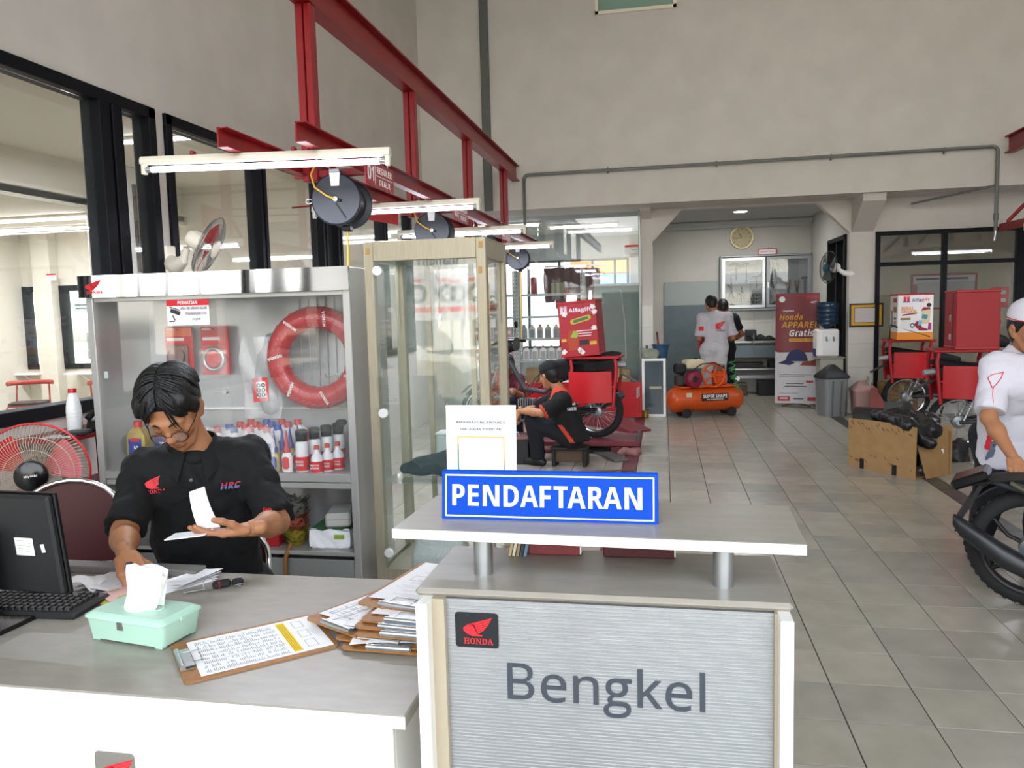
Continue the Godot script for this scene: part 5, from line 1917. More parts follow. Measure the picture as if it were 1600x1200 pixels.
	obj("header", Shape.new().box(V(0, 0.038, 0.001), V(0.16, 0.024, 0.003)), M.red_ink, t)
	camera_warning(t, 0.16, 0.1)
	t = thing("window_notice", "white printed notice on the lounge's inner window", "notice", V(-8.72, 1.72, -10.62))
	obj("sheet", Shape.new().box(V(0, 0, 0), V(0.26, 0.15, 0.003)), hexmat("c9d2cf", 0.6), t)
	for k in 2:
		obj("print", Shape.new().box(V(0, 0.03 - 0.05 * k, 0.002), V(0.2 - 0.02 * k, 0.014, 0.002)), M.ink, t)
	t = thing("wall_poster", "yellow poster on the far office wall beyond the lounge", "poster", V(-11.3, 1.5, -12.28))
	t.position = V(-9.62, 1.62, -12.28)
	obj("sheet", Shape.new().box(V(0, 0, 0), V(0.3, 0.3, 0.004)), hexmat("b8a53a", 0.7), t)
	t = thing("office_shelf", "grey shelf with small boxes in the office beyond the lounge", "shelf", V(-9.55, 0, -12.1))
	obj("body", Shape.new().box(V(0, 0.65, 0), V(0.4, 1.3, 0.3), 0.005), hexmat("5d635f", 0.6), t)
	for k in 3:
		obj("board", Shape.new().box(V(0, 0.75 + 0.25 * k, 0.16), V(0.42, 0.02, 0.06)), hexmat("8d948f", 0.5), t)
	t = thing("office_desk", "white desk behind the lounge's inner window", "desk", V(-8.6, 0, -11.4))
	obj("top", Shape.new().box(V(0, 0.86, 0), V(1.3, 0.04, 0.6), 0.004), M.white, t)
	for e in [-0.6, 0.6]:
		obj("side", Shape.new().box(V(e, 0.42, 0), V(0.03, 0.84, 0.55)), M.white, t)
	for k in 2:
		t = thing("wall_ledge", ["white bracketed ledge under the left inner lounge window", "white bracketed ledge under the right inner lounge window"][k], "ledge", V([-9.58, -8.6][k], 0.72, -10.45))
		obj("board", Shape.new().box(V(0, 0, 0), V(0.5, 0.02, 0.3), 0.003), M.white, t)
		obj("bracket", Shape.new().tube([V(0, -0.01, 0.1), V(0, -0.16, -0.14)], 0.01, 6), M.white, t)


func overhead():
	# air hose reels
	var where := ["nearest", "second", "third", "farthest"]
	for k in 4:
		var z := -4.1 - 1.8 * k
		var r := thing("hose_reel", "%s black air hose reel hanging under the red rail" % where[k], "hose reel", V(-1.735, 2.13, z), 6, "hose reels under the red rail")
		var s := Shape.new()
		s.put(Vector3.ZERO, V(90, 0, 0)).lathe([[0.0, -0.005], [0.12, 0.0], [0.135, 0.006], [0.138, 0.02], [0.13, 0.028]], 36)
		s.put(Vector3.ZERO, V(90, 0, 0))
		obj("side_plate", s, hexmat("1d222c", 0.5), r)
		obj("drum", Shape.new().put(V(0, 0, -0.2), V(90, 0, 0)).lathe([[0.105, 0.0], [0.112, 0.05], [0.112, 0.18], [0.1, 0.2]], 32), hexmat("15181f", 0.45), r)
		obj("side_plate", Shape.new().put(V(0, 0, -0.2), V(90, 0, 0)).lathe([[0.0, -0.03], [0.12, -0.028], [0.138, -0.02], [0.138, 0.0], [0.128, 0.006], [0.0, 0.006]], 36), hexmat("1b1f2a", 0.45), r)
		obj("hub", Shape.new().cyl(V(0, 0, 0.0), V(0, 0, 0.045), 0.016, 0.012, 14), M.steel, r)
		obj("swivel", Shape.new().cyl(V(0.0, 0.0, 0.03), V(0.03, -0.008, 0.035), 0.008, -1, 10), M.black, r)
		obj("bracket", Shape.new().prism(pts([-0.022, 0.07, 0.022, 0.07, 0.03, 0.15, -0.03, 0.15]), 0.03, 0.034), M.white, r)
		obj("hanger", Shape.new().box(V(0, 0.15, -0.08), V(0.06, 0.02, 0.24), 0.003), M.zinc, r)
		obj("rib", Shape.new().tube([V(0.0, -0.02, 0.031), V(0.05, -0.1, 0.03)], 0.004, 5), M.black, r)
		obj("loop", Shape.new().tube(arc(V(-0.165, 0, -0.02), V(0.018, 0, 0), V(0, 0.012, 0), 0, 360, 12).slice(0, 12), 0.003, 6, true), M.steel, r)
		obj("inlet_hose", Shape.new().tube([V(-0.11, 0.2, 0.0), V(-0.125, 0.13, 0.05), V(-0.1, 0.06, 0.07), V(-0.04, 0.015, 0.06), V(0, 0, 0.045)], 0.0055, 8), hexmat("c99a2c", 0.4), r)
		obj("valve", Shape.new().cyl(V(-0.11, 0.19, 0), V(-0.1, 0.23, 0), 0.012, -1, 10), M.steel, r)
		obj("outlet_guide", Shape.new().box(V(0.02, -0.145, -0.09), V(0.05, 0.03, 0.06), 0.006), M.black, r)
		# hose that hangs from it, with its coupling
		var low: float = [1.55, 1.35, 0.95, 0.9][k]
		obj("hose", Shape.new().tube([V(0.02, -0.15, -0.09), V(0.02, -0.22, -0.09), V(0.015, low - 1.98, -0.09)], 0.006, 8), hexmat("c99a2c", 0.4) if k != 1 else M.black, r)
		obj("coupling", Shape.new().lathe([[0.008, 0.0], [0.014, 0.01], [0.014, 0.05], [0.008, 0.06], [0.02, 0.07], [0.02, 0.1], [0.008, 0.11]], 12), M.steel, r, V(0.015, low - 2.1, -0.09))
	# bay signs on the rail, read from the aisle
	for k in 3:
		var z: float = [-4.13, -5.86, -7.61][k]
		var sgn := thing("bay_sign", ["red bay sign reading 01 under the rail by the nearest lamp", "second red bay sign along the rail", "third and smallest red bay sign along the rail"][k], "sign", V(-1.5, 2.245, z), 90, "bay signs on the red rail")
		obj("board", Shape.new().box(V(0, 0, 0), V(0.43, 0.13, 0.006), 0.001), hexmat("a01c34", 0.35), sgn)
		obj("line", Shape.new().box(V(-0.075, 0, 0.0035), V(0.004, 0.11, 0.001)), M.white, sgn)
		obj("line", Shape.new().box(V(0.065, -0.004, 0.0035), V(0.26, 0.004, 0.001)), M.white, sgn)
		text(sgn, "0%d" % (k + 1), 0.09, 0.075, V(-0.14, 0.0, 0.0035), M.white, Vector3.ZERO, true, 0.001)
		text(sgn, "REGULER", 0.23, 0.034, V(0.068, 0.028, 0.0035), M.white, Vector3.ZERO, true, 0.001)
		text(sgn, "DEALR", 0.17, 0.032, V(0.068, -0.034, 0.0035), M.white, Vector3.ZERO, true, 0.001)
		for e in [-0.15, 0.15]:
			obj("chain", Shape.new().cyl(V(e, 0.06, 0), V(e, 0.1, -0.02), 0.0025, -1, 6), M.steel, sgn)
	var rb := thing("hanging_board", "plain bright red board hanging behind the second lamp", "sign", V(-2.45, 2.41, -6.7), 78)
	obj("board", Shape.new().box(V(0, 0, 0), V(0.62, 0.2, 0.01), 0.002), M.red_bright, rb)
	for e in [-0.25, 0.25]:
		obj("arm", Shape.new().cyl(V(e, 0.05, -0.005), V(e, 0.05, -0.74), 0.008, -1, 6), M.red_steel, rb)
	# air pipe along the back wall with its drops
	var p := thing("air_pipe", "grey air pipe running along the upper back wall and down both ends", "pipe")
	var path := [V(-1.8, 2.3, -10.44), V(-1.8, 3.2, -10.44)]
	path += arc(V(-1.74, 3.2, -10.44), V(-0.06, 0, 0), V(0, 0.067, 0), 0, 90, 5)
	path.append(V(3.82, 3.28, -10.44))
	path += arc(V(3.82, 3.22, -10.44), V(0, 0.06, 0), V(0.06, 0, 0), 0, 90, 5)
	path.append(V(3.88, 2.3, -10.44))
	obj("pipe", Shape.new().tube(path, 0.021, 12), M.pipe, p)
	for x in [-0.7, 0.66, 2.02, 3.3]:
		obj("clamp", Shape.new().box(V(x, 3.268, -10.455), V(0.02, 0.075, 0.05), 0.004), M.pipe, p)
	for x in [-1.8, 3.88]:
		obj("coupling", Shape.new().cyl(V(x, 2.42, -10.44), V(x, 2.5, -10.44), 0.028, -1, 12), M.pipe, p)
		obj("valve", Shape.new().cyl(V(x, 2.3, -10.44), V(x - 0.01, 2.18, -10.44), 0.016, -1, 10), M.steel, p)
	obj("arm", Shape.new().tube([V(3.88, 2.83, -10.44), V(3.1, 2.72, -11.0)], 0.014, 8), M.pipe, p)
	# wall fan on the pier
	var o := thing("wall_fan", "cream wall fan with red blades on the pier between the windows", "fan", V(-3.21, 1.87, -4.72))
	obj("wall_plate", Shape.new().box(V(0.02, 0.02, 0), V(0.04, 0.2, 0.11), 0.01), M.cream, o)
	obj("arm", Shape.new().taper([V(0.03, 0.0, 0), V(0.12, -0.015, 0.06), V(0.2, 0.02, 0.1)], [0.06, 0.05, 0.03], 12), M.cream, o)
	obj("yoke", Shape.new().cyl(V(0.19, 0.0, 0.1), V(0.23, 0.09, 0.12), 0.022, -1, 12), M.cream, o)
	fan_head(o, 0.2, V(0.38, 0.09, 0.11), V(0.83, -0.45, -0.29), 60, hexmat("8a8a86", 0.35, 0.4), hexmat("b3141c", 0.3), 3, M.cream, M.cream)


func back_area():
	# ---- tool room
	var c := thing("wall_clock", "round cream wall clock with a gold rim in the tool room", "clock", V(1.297, 2.62, -13.99))
	obj("face", Shape.new().put(Vector3.ZERO, V(90, 0, 0)).lathe([[0.18, 0.0], [0.18, 0.02]], 40), hexmat("b9ad84", 0.5), c)
	obj("rim", Shape.new().put(V(0, 0, 0.02), V(90, 0, 0)).tube(_oval(0.182, 0.182, 0, 40), 0.014, 10, true), hexmat("efe2b4", 0.3, 0.3), c)
	for k in 12:
		var a := TAU * k / 12.0
		text(c, str(12 if k == 0 else k), 0.02 if k < 10 and k > 0 else 0.03, 0.026, V(sin(a) * 0.138, cos(a) * 0.138, 0.0215), hexmat("6c6347", 0.6), Vector3.ZERO, true, 0.001, 0.0, "numeral")
	for q in [[-37.0, 0.085, 0.012], [-98.0, 0.125, 0.008]]:
		obj("hand", Shape.new().put(V(0, 0, 0.024), V(0, 0, -q[0])).box(V(0, q[1] / 2, 0), V(q[2], q[1], 0.003)), hexmat("5a533c", 0.5), c)
	obj("pin", Shape.new().cyl(V(0, 0, 0.02), V(0, 0, 0.03), 0.008, -1, 10), M.gold, c)

	var tc := thing("tool_cabinet", "shallow steel wall cabinet with two wire-mesh doors full of tools", "cabinet", V(1.67, 1.855, -13.99))
	obj("back_panel", Shape.new().box(V(0, 0, 0.006), V(1.44, 0.88, 0.012)), hexmat("8b9292", 0.5), tc)
	for q in [[0, 0.445, 1.47, 0.03], [0, -0.445, 1.47, 0.03]]:
		obj("case", Shape.new().box(V(q[0], q[1], 0.075), V(q[2], q[3], 0.15), 0.004), M.zinc, tc)
	for x in [-0.72, 0.72]:
		obj("case", Shape.new().box(V(x, 0, 0.075), V(0.03, 0.9, 0.15), 0.004), M.zinc, tc)
	for e in [-1.0, 1.0]:
		var d := obj("door", _frame(0.7, 0.84, 0.05, 0.02), M.steel if e < 0 else M.zinc, tc, V(e * 0.358, 0, 0.155))
		obj("glass", Shape.new().box(V(0, 0, 0), V(0.62, 0.76, 0.004)), M.pane, d)
		obj("handle", Shape.new().box(V(-e * 0.325, -0.05, 0.02), V(0.014, 0.1, 0.02), 0.004), M.chrome, d)
		var s := Shape.new()
		for k in 26:
			var o := -0.68 + 0.0535 * k
			for sl in [1.0, -1.0]:
				var a := Vector2(-0.31, o - 0.31 * sl)
				var b := Vector2(0.31, o + 0.31 * sl)
				# clip to the door height
				var d2 := b - a
				var t0 := 0.0
				var t1 := 1.0
				for lim in [0.38, -0.38]:
					var tt: float = (lim - a.y) / d2.y
					if (lim > 0) == (d2.y > 0):
						t1 = minf(t1, tt)
					else:
						t0 = maxf(t0, tt)
				if t1 > t0 + 0.02:
					var p: Vector2 = a + d2 * t0
					var q: Vector2 = a + d2 * t1
					s.tube([V(p.x, p.y, -0.008), V(q.x, q.y, -0.008)], 0.0022, 3)
		obj("mesh", s, M.zinc, d)
	tools_on_board()
	var t := thing("wall_sign", "small red-framed white sign on top of the tool cabinet", "sign", V(1.70, 2.365, -13.93))
	obj("frame", _frame(0.3, 0.105, 0.014, 0.015), M.red_ink, t)
	obj("sheet", Shape.new().box(V(0, 0, -0.003), V(0.28, 0.085, 0.006)), M.white, t)
	text(t, "Special Tools", 0.22, 0.036, V(0, 0, 0.001), M.ink, Vector3.ZERO, false, 0.001)
	# downlight
	t = thing("downlight", "round bright downlight in the tool room ceiling", "lamp", V(1.143, 2.9, -12.55))
	obj("rim", Shape.new().lathe([[0.11, -0.008], [0.115, 0.0]], 28), M.white, t)
	obj("diffuser", Shape.new().lathe([[0.095, -0.012], [0.098, -0.004]], 28), lamp(Color(1, 1, 0.98), 6.0), t)
	var l := AreaLight3D.new()
	l.name = "downlight_lamp"
	l.area_size = Vector2(0.17, 0.17)
	l.light_energy = 1.0
	l.shadow_enabled = true
	t.add_child(l)
	l.position = V(0, -0.02, 0)
	l.rotation.x = -PI / 2
	# work bench
	var b := thing("workbench", "grey steel workbench below the tool cabinet", "workbench", V(1.55, 0, -13.7))
	obj("top", Shape.new().box(V(0, 0.88, 0.0), V(1.6, 0.03, 0.5), 0.004), M.steel, b)
	obj("apron", Shape.new().box(V(0, 0.72, 0.22), V(1.56, 0.2, 0.02), 0.003), hexmat("66747c", 0.4, 0.3), b)
	obj("shelf", Shape.new().box(V(0, 0.43, 0.0), V(1.56, 0.025, 0.48), 0.003), M.steel, b)
	obj("lower_rail", Shape.new().box(V(0, 0.3, 0.22), V(1.56, 0.05, 0.02), 0.003), M.zinc, b)
	for x in [-0.76, 0.76]:
		for z in [-0.22, 0.22]:
			obj("leg", Shape.new().box(V(x, 0.43, z), V(0.045, 0.86, 0.045), 0.004), M.zinc, b)
	t = thing("bench_vise", "dark bench vise on the workbench edge", "vise", V(1.39, 0.895, -13.52), 10)
	obj("base", Shape.new().box(V(0, 0.04, 0), V(0.16, 0.08, 0.12), 0.01), M.dark_grey, t)
	obj("jaw", Shape.new().box(V(0, 0.13, 0.0), V(0.17, 0.11, 0.06), 0.01), M.dark_grey, t)
	obj("jaw", Shape.new().box(V(0, 0.13, 0.08), V(0.15, 0.1, 0.045), 0.01), M.dark_grey, t)
	obj("screw", Shape.new().cyl(V(0, 0.08, 0.06), V(0, 0.06, 0.2), 0.014, -1, 10), M.steel, t)
	obj("handle", Shape.new().cyl(V(0, -0.05, 0.2), V(0, 0.13, 0.2), 0.008, -1, 8), M.steel, t)
	heap("dark oily rag heap on the workbench beside the vise", "rags", V(1.6, 0.895, -13.6), V(0.16, 0.1, 0.12), hexmat("24262a", 0.85), 3)
	heap("dark engine cover at the workbench's right side", "engine cover", V(1.95, 0.895, -13.65), V(0.15, 0.09, 0.1), hexmat("1c1d20", 0.6), 5)
	for q in [["long black tool case on the bench's lower shelf", 1.35, 0.4425, 0.5, 0.09, "15181a"], ["dark green tool case on the bench's lower shelf", 1.92, 0.4425, 0.45, 0.12, "14231d"], ["low black crate under the workbench at the right", 1.8, 0.001, 0.6, 0.24, "0e0f11"], ["brown carton under the workbench", 1.2, 0.001, 0.26, 0.2, "4d3a2c"], ["small dark box under the workbench by the leg", 1.0, 0.001, 0.14, 0.3, "1a1716"]]:
		t = thing("tool_case", q[0], "box", V(q[1], q[2], -13.68 if q[2] > 0.1 else -13.5))
		obj("body", Shape.new().box(V(0, q[4] / 2, 0), V(q[3], q[4], 0.26), 0.008), hexmat(q[5], 0.5), t)
		obj("lid", Shape.new().box(V(0, q[4] - 0.012, 0), V(q[3] + 0.012, 0.02, 0.27), 0.004), hexmat(q[5], 0.35), t)

	# ---- compressor
	t = thing("air_compressor", "orange air compressor on wheels with a red petrol engine", "compressor", V(0.53, 0, -10.98), 20)
	var s := Shape.new()
	s.put(V(0, 0.235, 0), V(0, 0, 90)).lathe([[0.02, -0.53], [0.11, -0.515], [0.155, -0.47], [0.168, -0.42], [0.168, 0.42], [0.155, 0.47], [0.11, 0.515], [0.02, 0.53]], 30)
	obj("tank", s, grain(Color("b8430c"), Color("cf5512"), 0.03, 0.38, 2.0), t)
	obj("platform", Shape.new().box(V(0, 0.41, 0), V(0.8, 0.02, 0.24), 0.004), M.orange, t)
	obj("label_plate", Shape.new().box(V(0.08, 0.27, 0.1665), V(0.38, 0.1, 0.006), 0.002), hexmat("2a1512", 0.5), t)
	text(t, "SUPER SHAPE", 0.34, 0.046, V(0.08, 0.285, 0.171), M.white, Vector3.ZERO, true, 0.001)
	text(t, "AIR COMPRESSOR", 0.24, 0.014, V(0.08, 0.243, 0.171), M.white, Vector3.ZERO, true, 0.001)
	obj("data_plate", Shape.new().box(V(-0.28, 0.3, 0.158), V(0.08, 0.08, 0.006), 0.002), hexmat("c9bfae", 0.5), t, Vector3.ZERO)
	for x in [-0.3, 0.34]:
		for z in [-0.12, 0.12]:
			obj("wheel", Shape.new().put(V(x, 0.062, z), V(90, 0, 0)).lathe([[0.02, -0.025], [0.055, -0.025], [0.062, -0.015], [0.062, 0.015], [0.055, 0.025], [0.02, 0.025]], 18), M.rubber, t)
		obj("axle", Shape.new().box(V(x, 0.08, 0), V(0.05, 0.06, 0.22), 0.004), M.dark_grey, t)
	# engine
	obj("crankcase", Shape.new().box(V(-0.22, 0.53, 0.0), V(0.2, 0.2, 0.22), 0.03), M.dark_grey, t)
	s = Shape.new()
	s.put(V(-0.2, 0.52, 0.1), V(90, 0, 0)).lathe([[0.12, 0.0], [0.125, 0.03], [0.1, 0.075], [0.045, 0.085]], 22)
	obj("recoil_cover", s, hexmat("7d1130", 0.4), t)
	obj("starter", Shape.new().put(V(-0.2, 0.52, 0.185), V(90, 0, 0)).lathe([[0.04, 0.0], [0.035, 0.012]], 16), M.black, t)
	obj("fuel_tank", Shape.new().put(V(-0.16, 0.665, 0)).rings([_rect_ring(0.24, 0.2, 0.0), _rect_ring(0.26, 0.22, 0.03), _rect_ring(0.25, 0.2, 0.1), _rect_ring(0.16, 0.12, 0.115)]), hexmat("cfc3a0", 0.4), t)
	obj("fuel_cap", Shape.new().cyl(V(-0.12, 0.775, 0), V(-0.12, 0.8, 0), 0.03, -1, 14), M.black, t)
	obj("air_filter", Shape.new().box(V(-0.36, 0.66, 0.02), V(0.14, 0.14, 0.16), 0.025), M.black, t)
	obj("muffler", Shape.new().box(V(-0.36, 0.5, 0.0), V(0.1, 0.14, 0.16), 0.02), hexmat("3d3733", 0.7), t)
	# pump and belt guard
	obj("pump_body", Shape.new().box(V(0.22, 0.52, -0.02), V(0.16, 0.2, 0.16), 0.02), M.orange, t)
	obj("cylinder", Shape.new().put(V(0.22, 0.6, -0.02)).lathe([[0.07, 0], [0.085, 0.02], [0.07, 0.03], [0.085, 0.05], [0.07, 0.06], [0.085, 0.08], [0.06, 0.1]], 16), M.zinc, t)
	s = Shape.new()
	s.put(V(0.08, 0.56, 0.12)).tube(_ring_xy(0.155, 0, 30), 0.014, 8, true)
	for k in 5:
		s.put(V(0.08, 0.56, 0.12), V(0, 0, 72.0 * k)).box(V(0.075, 0, 0), V(0.15, 0.022, 0.014))
	obj("flywheel", s, M.orange, t)
	obj("belt_guard", Shape.new().put(V(0.0, 0, 0.145)).tube([V(-0.26, 0.62, 0), V(-0.1, 0.72, 0), V(0.08, 0.735, 0), V(0.22, 0.66, 0)], 0.008, 6), M.black, t)
	var coil := []
	for k in 90:
		var a := k * 0.55
		var f := k / 89.0
		coil.append(V(0.34 + 0.1 * f * f + 0.04 * cos(a), 0.74 - 0.42 * f + 0.012 * sin(a * 0.5), 0.12 + 0.035 * sin(a)))
	obj("coil_hose", Shape.new().tube(coil, 0.007, 6), hexmat("2f8a4a", 0.4), t)
	obj("gauge", Shape.new().put(V(0.44, 0.5, 0.05), V(90, 0, 0)).lathe([[0.04, 0], [0.04, 0.03]], 18), M.black, t)
	obj("gauge_face", Shape.new().put(V(0.44, 0.5, 0.0805), V(90, 0, 0)).lathe([[0.034, 0], [0.034, 0.003]], 18), M.white, t)

	# ---- small white-framed cabinet by the left pillar and what stands on it
	t = thing("small_cabinet", "small dark cabinet with a white-framed glass door by the pillar", "cabinet", V(-0.145, 0, -11.0))
	obj("body", Shape.new().box(V(0, 0.4, -0.02), V(0.3, 0.78, 0.24), 0.006), hexmat("1e2326", 0.5), t)
	var d := obj("door_frame", _frame(0.32, 0.8, 0.035, 0.03), M.white, t, V(0, 0.4, 0.12))
	obj("glass", Shape.new().box(V(0, 0, -0.008), V(0.26, 0.74, 0.005)), hexmat("4d5a60", 0.06), d)
	obj("shelf", Shape.new().box(V(0.02, 0.0, -0.004), V(0.16, 0.035, 0.004)), hexmat("b5a98c", 0.6), d)
	t = thing("tin_can", "small brass tin standing at the foot of the white-framed cabinet", "tin", V(-0.265, 0, -10.8))
	obj("body", Shape.new().lathe([[0.05, 0], [0.052, 0.004], [0.05, 0.03], [0.052, 0.05], [0.05, 0.09], [0.052, 0.095]], 20), hexmat("a3803a", 0.35, 0.6), t)
	t = thing("bucket", "blue plastic bucket with a broom handle on the small cabinet", "bucket", V(-0.05, 0.7925, -11.08))
	obj("body", Shape.new().lathe([[0.085, 0], [0.11, 0.17], [0.125, 0.175], [0.125, 0.19], [0.1, 0.19]], 22), hexmat("25506e", 0.45), t)
	obj("stick", Shape.new().cyl(V(-0.03, 0.15, 0), V(-0.05, 0.36, 0.03), 0.013, -1, 8), hexmat("6d1f22", 0.5), t)
	heap("greenish rag crumpled on the small cabinet before the blue bucket", "rag", V(-0.19, 0.7925, -10.98), V(0.11, 0.13, 0.09), hexmat("8d9381", 0.9), 8)
	t = thing("dark_bottle", "dark glass bottle standing behind the greenish rag", "bottle", V(-0.24, 0.7925, -11.06))
	obj("body", Shape.new().lathe([[0.035, 0], [0.036, 0.1], [0.014, 0.14], [0.014, 0.18]], 14), hexmat("1c231c", 0.2), t)

	# ---- roll-up banner
	t = thing("banner_stand", "tall dark red and white promotion banner beside the arch pillar", "banner", V(1.88, 0, -11.98), -14)
	banner(t)

	# ---- water dispenser on its box
	t = thing("dispenser_stand", "grey-beige box stand under the white water dispenser", "stand", V(2.2, 0, -11.42))
	obj("body", Shape.new().box(V(0.02, 0.37, 0), V(0.3, 0.74, 0.3), 0.008), hexmat("a5a496", 0.5), t)
	obj("top", Shape.new().box(V(0, 0.75, 0.01), V(0.36, 0.02, 0.34), 0.003), hexmat("8f9087", 0.4), t)
	t = thing("water_dispenser", "white table-top water dispenser on the box stand", "water dispenser", V(2.17, 0.761, -11.42))
	obj("body", Shape.new().box(V(0, 0.19, 0), V(0.29, 0.37, 0.29), 0.02), M.white, t)
	obj("front_plate", Shape.new().box(V(0.03, 0.19, 0.147), V(0.2, 0.3, 0.008), 0.006), hexmat("e6e7e8", 0.3), t)
	for x in [-0.02, 0.07]:
		obj("tap", Shape.new().cyl(V(x, 0.27, 0.15), V(x, 0.22, 0.185), 0.012, -1, 8), hexmat("9aa0a6", 0.4), t)
	obj("side_panel", Shape.new().box(V(-0.147, 0.06, 0), V(0.006, 0.1, 0.2), 0.002), hexmat("2f3d8a", 0.5), t)
	t = thing("water_bottle", "dark blue ribbed water gallon upside down on the dispenser", "bottle", V(2.18, 1.137, -11.42))
	s = Shape.new()
	s.lathe([[0.03, 0.0], [0.05, 0.02], [0.125, 0.06], [0.135, 0.075], [0.13, 0.1], [0.138, 0.115], [0.138, 0.14], [0.13, 0.155], [0.138, 0.17], [0.138, 0.2], [0.13, 0.215], [0.138, 0.23], [0.138, 0.26], [0.13, 0.275], [0.138, 0.29], [0.138, 0.34], [0.125, 0.365], [0.0, 0.37]], 28)
	obj("shell", s, hexmat("16324a", 0.12), t)

	# ---- bins and cartons by the pillar
	t = thing("swing_bin", "grey swing-top bin with a dark pyramid lid by the pillar", "bin", V(2.17, 0, -11.02), 18)
	obj("body", Shape.new().rings([_rect_ring(0.27, 0.25, 0.0), _rect_ring(0.33, 0.31, 0.5)]), hexmat("7d7f80", 0.5), t)
	for x in [-0.06, 0.06]:
		obj("rib", Shape.new().box(V(x, 0.25, 0.14), V(0.012, 0.46, 0.03), 0.003), hexmat("6b6d6e", 0.5), t, Vector3.ZERO, V(3.5, 0, 0))
	obj("lid", Shape.new().rings([_rect_ring(0.35, 0.33, 0.5), _rect_ring(0.36, 0.34, 0.53), _rect_ring(0.06, 0.06, 0.68)]), hexmat("2c2e30", 0.5), t)
	t = thing("pink_bin", "small faded pink bin with a lid beside the grey bin", "bin", V(2.56, 0, -11.0), 8)
	obj("body", Shape.new().rings([_rect_ring(0.22, 0.2, 0.0), _rect_ring(0.27, 0.24, 0.33)]), hexmat("b08b86", 0.6), t)
	obj("lid", Shape.new().rings([_rect_ring(0.29, 0.26, 0.33), _rect_ring(0.29, 0.26, 0.36), _rect_ring(0.12, 0.06, 0.46)]), hexmat("b8938d", 0.6), t)
	t = thing("carton", "brown carton standing behind the pink bin under the window", "carton", V(2.98, 0, -11.0), 4)
	obj("body", Shape.new().box(V(0, 0.22, 0), V(0.42, 0.44, 0.26), 0.004), M.carton, t)
	obj("tape", Shape.new().box(V(0, 0.24, 0.1315), V(0.05, 0.4, 0.001)), hexmat("b49a6a", 0.4), t)
	t = thing("dustpan", "dark red dustpan leaning against the pink bin", "dustpan", V(2.7, 0, -10.62), -14)
	obj("pan", Shape.new().prism(pts([-0.14, 0.0, 0.14, 0.0, 0.02, 0.42, -0.04, 0.42]), 0, 0.03), hexmat("7e2519", 0.5), t, Vector3.ZERO, V(-12, 0, 14))

	# ---- framed certificate on the pillar
	t = thing("certificate", "yellow and black framed certificate on the right pillar", "frame", V(2.625, 1.318, -11.17))
	obj("frame", _frame(0.42, 0.31, 0.02, 0.02), M.black, t)
	obj("mount", Shape.new().box(V(0, 0, -0.004), V(0.39, 0.28, 0.008)), hexmat("d8a81c", 0.5), t)
	obj("inner_frame", _frame(0.31, 0.21, 0.012, 0.004), hexmat("8a6a2c", 0.5), t, V(0, 0, 0.003))
	obj("sheet", Shape.new().box(V(0, 0, 0.0008), V(0.29, 0.19, 0.002)), hexmat("c9c4c6", 0.6), t)

	# ---- office behind the black window
	t = thing("office_board", "red-framed information board inside the dim office", "board", V(4.32, 1.62, -13.55))
	obj("frame", _frame(0.96, 0.56, 0.03, 0.02), hexmat("8b3a40", 0.5), t)
	obj("sheet", Shape.new().box(V(0, 0, -0.006), V(0.92, 0.52, 0.008)), hexmat("a9abb0", 0.6), t)
	obj("header", Shape.new().box(V(0.0, 0.2, 0.0), V(0.9, 0.1, 0.006)), hexmat("c3c0c4", 0.6), t)
	for k in 2:
		obj("print", Shape.new().box(V(-0.24 + 0.42 * k, 0.2, 0.004), V(0.34, 0.03, 0.002)), M.ink, t)
	obj("side_print", Shape.new().box(V(-0.42, -0.06, 0.0), V(0.06, 0.36, 0.008)), hexmat("8b3a40", 0.5), t)
	t = thing("office_sign", "small red and white sign at the right of the office wall", "sign", V(5.12, 1.5, -13.58))
	obj("board", Shape.new().box(V(0, 0, 0), V(0.28, 0.32, 0.01)), M.red_ink, t)
	for k in 2:
		obj("print", Shape.new().box(V(0.0, 0.08 - 0.12 * k, 0.006), V(0.2, 0.06, 0.003)), M.white, t)

	# ---- wall fan on the glazed side wall of the tool room
	var o := thing("wall_fan", "dark-guarded white wall fan by the tool room's side door", "fan", V(2.5, 1.83, -11.33))
	obj("wall_plate", Shape.new().box(V(-0.02, -0.04, 0.05), V(0.05, 0.3, 0.1), 0.012), M.white, o)
	obj("arm", Shape.new().taper([V(-0.03, 0.04, 0.08), V(-0.16, 0.05, 0.15), V(-0.22, 0.09, 0.16)], [0.05, 0.035, 0.025], 10), M.white, o)
	fan_head(o, 0.21, V(-0.36, 0.13, 0.18), V(-0.93, 0.05, 0.3), 48, hexmat("2e2d2b", 0.4), hexmat("56656c", 0.3), 3, hexmat("27556a", 0.4), M.white)

	# ---- red skirting board of the bay and the store's racks
	struct("trim_4", Shape.new().span(V(-2.6, 0.02, -10.66), V(-0.3, 0.5, -10.7), 0.004), grain(Color("a50d17"), Color("b5131e"), 0.02, 0.35, 1.0), "bright red skirting board before the glass partition")
	t = thing("cctv_sticker", "red and white camera sticker on the glass partition", "sticker", V(-0.42, 2.3, -11.195))
	obj("sheet", Shape.new().box(V(0, 0, 0), V(0.22, 0.12, 0.003)), M.white, t)
	obj("header", Shape.new().box(V(0, 0.046, 0.001), V(0.22, 0.028, 0.003)), M.red_ink, t)
	camera_warning(t, 0.22, 0.12)
	store_racks()


func _frame(w: float, h: float, b: float, d: float) -> Shape:
	var s := Shape.new()
	for e in [-1.0, 1.0]:
		s.box(V(0, e * (h - b) / 2, 0), V(w, b, d), 0.002)
		s.box(V(e * (w - b) / 2, 0, 0), V(b, h - 2 * b, d), 0.002)
	return s


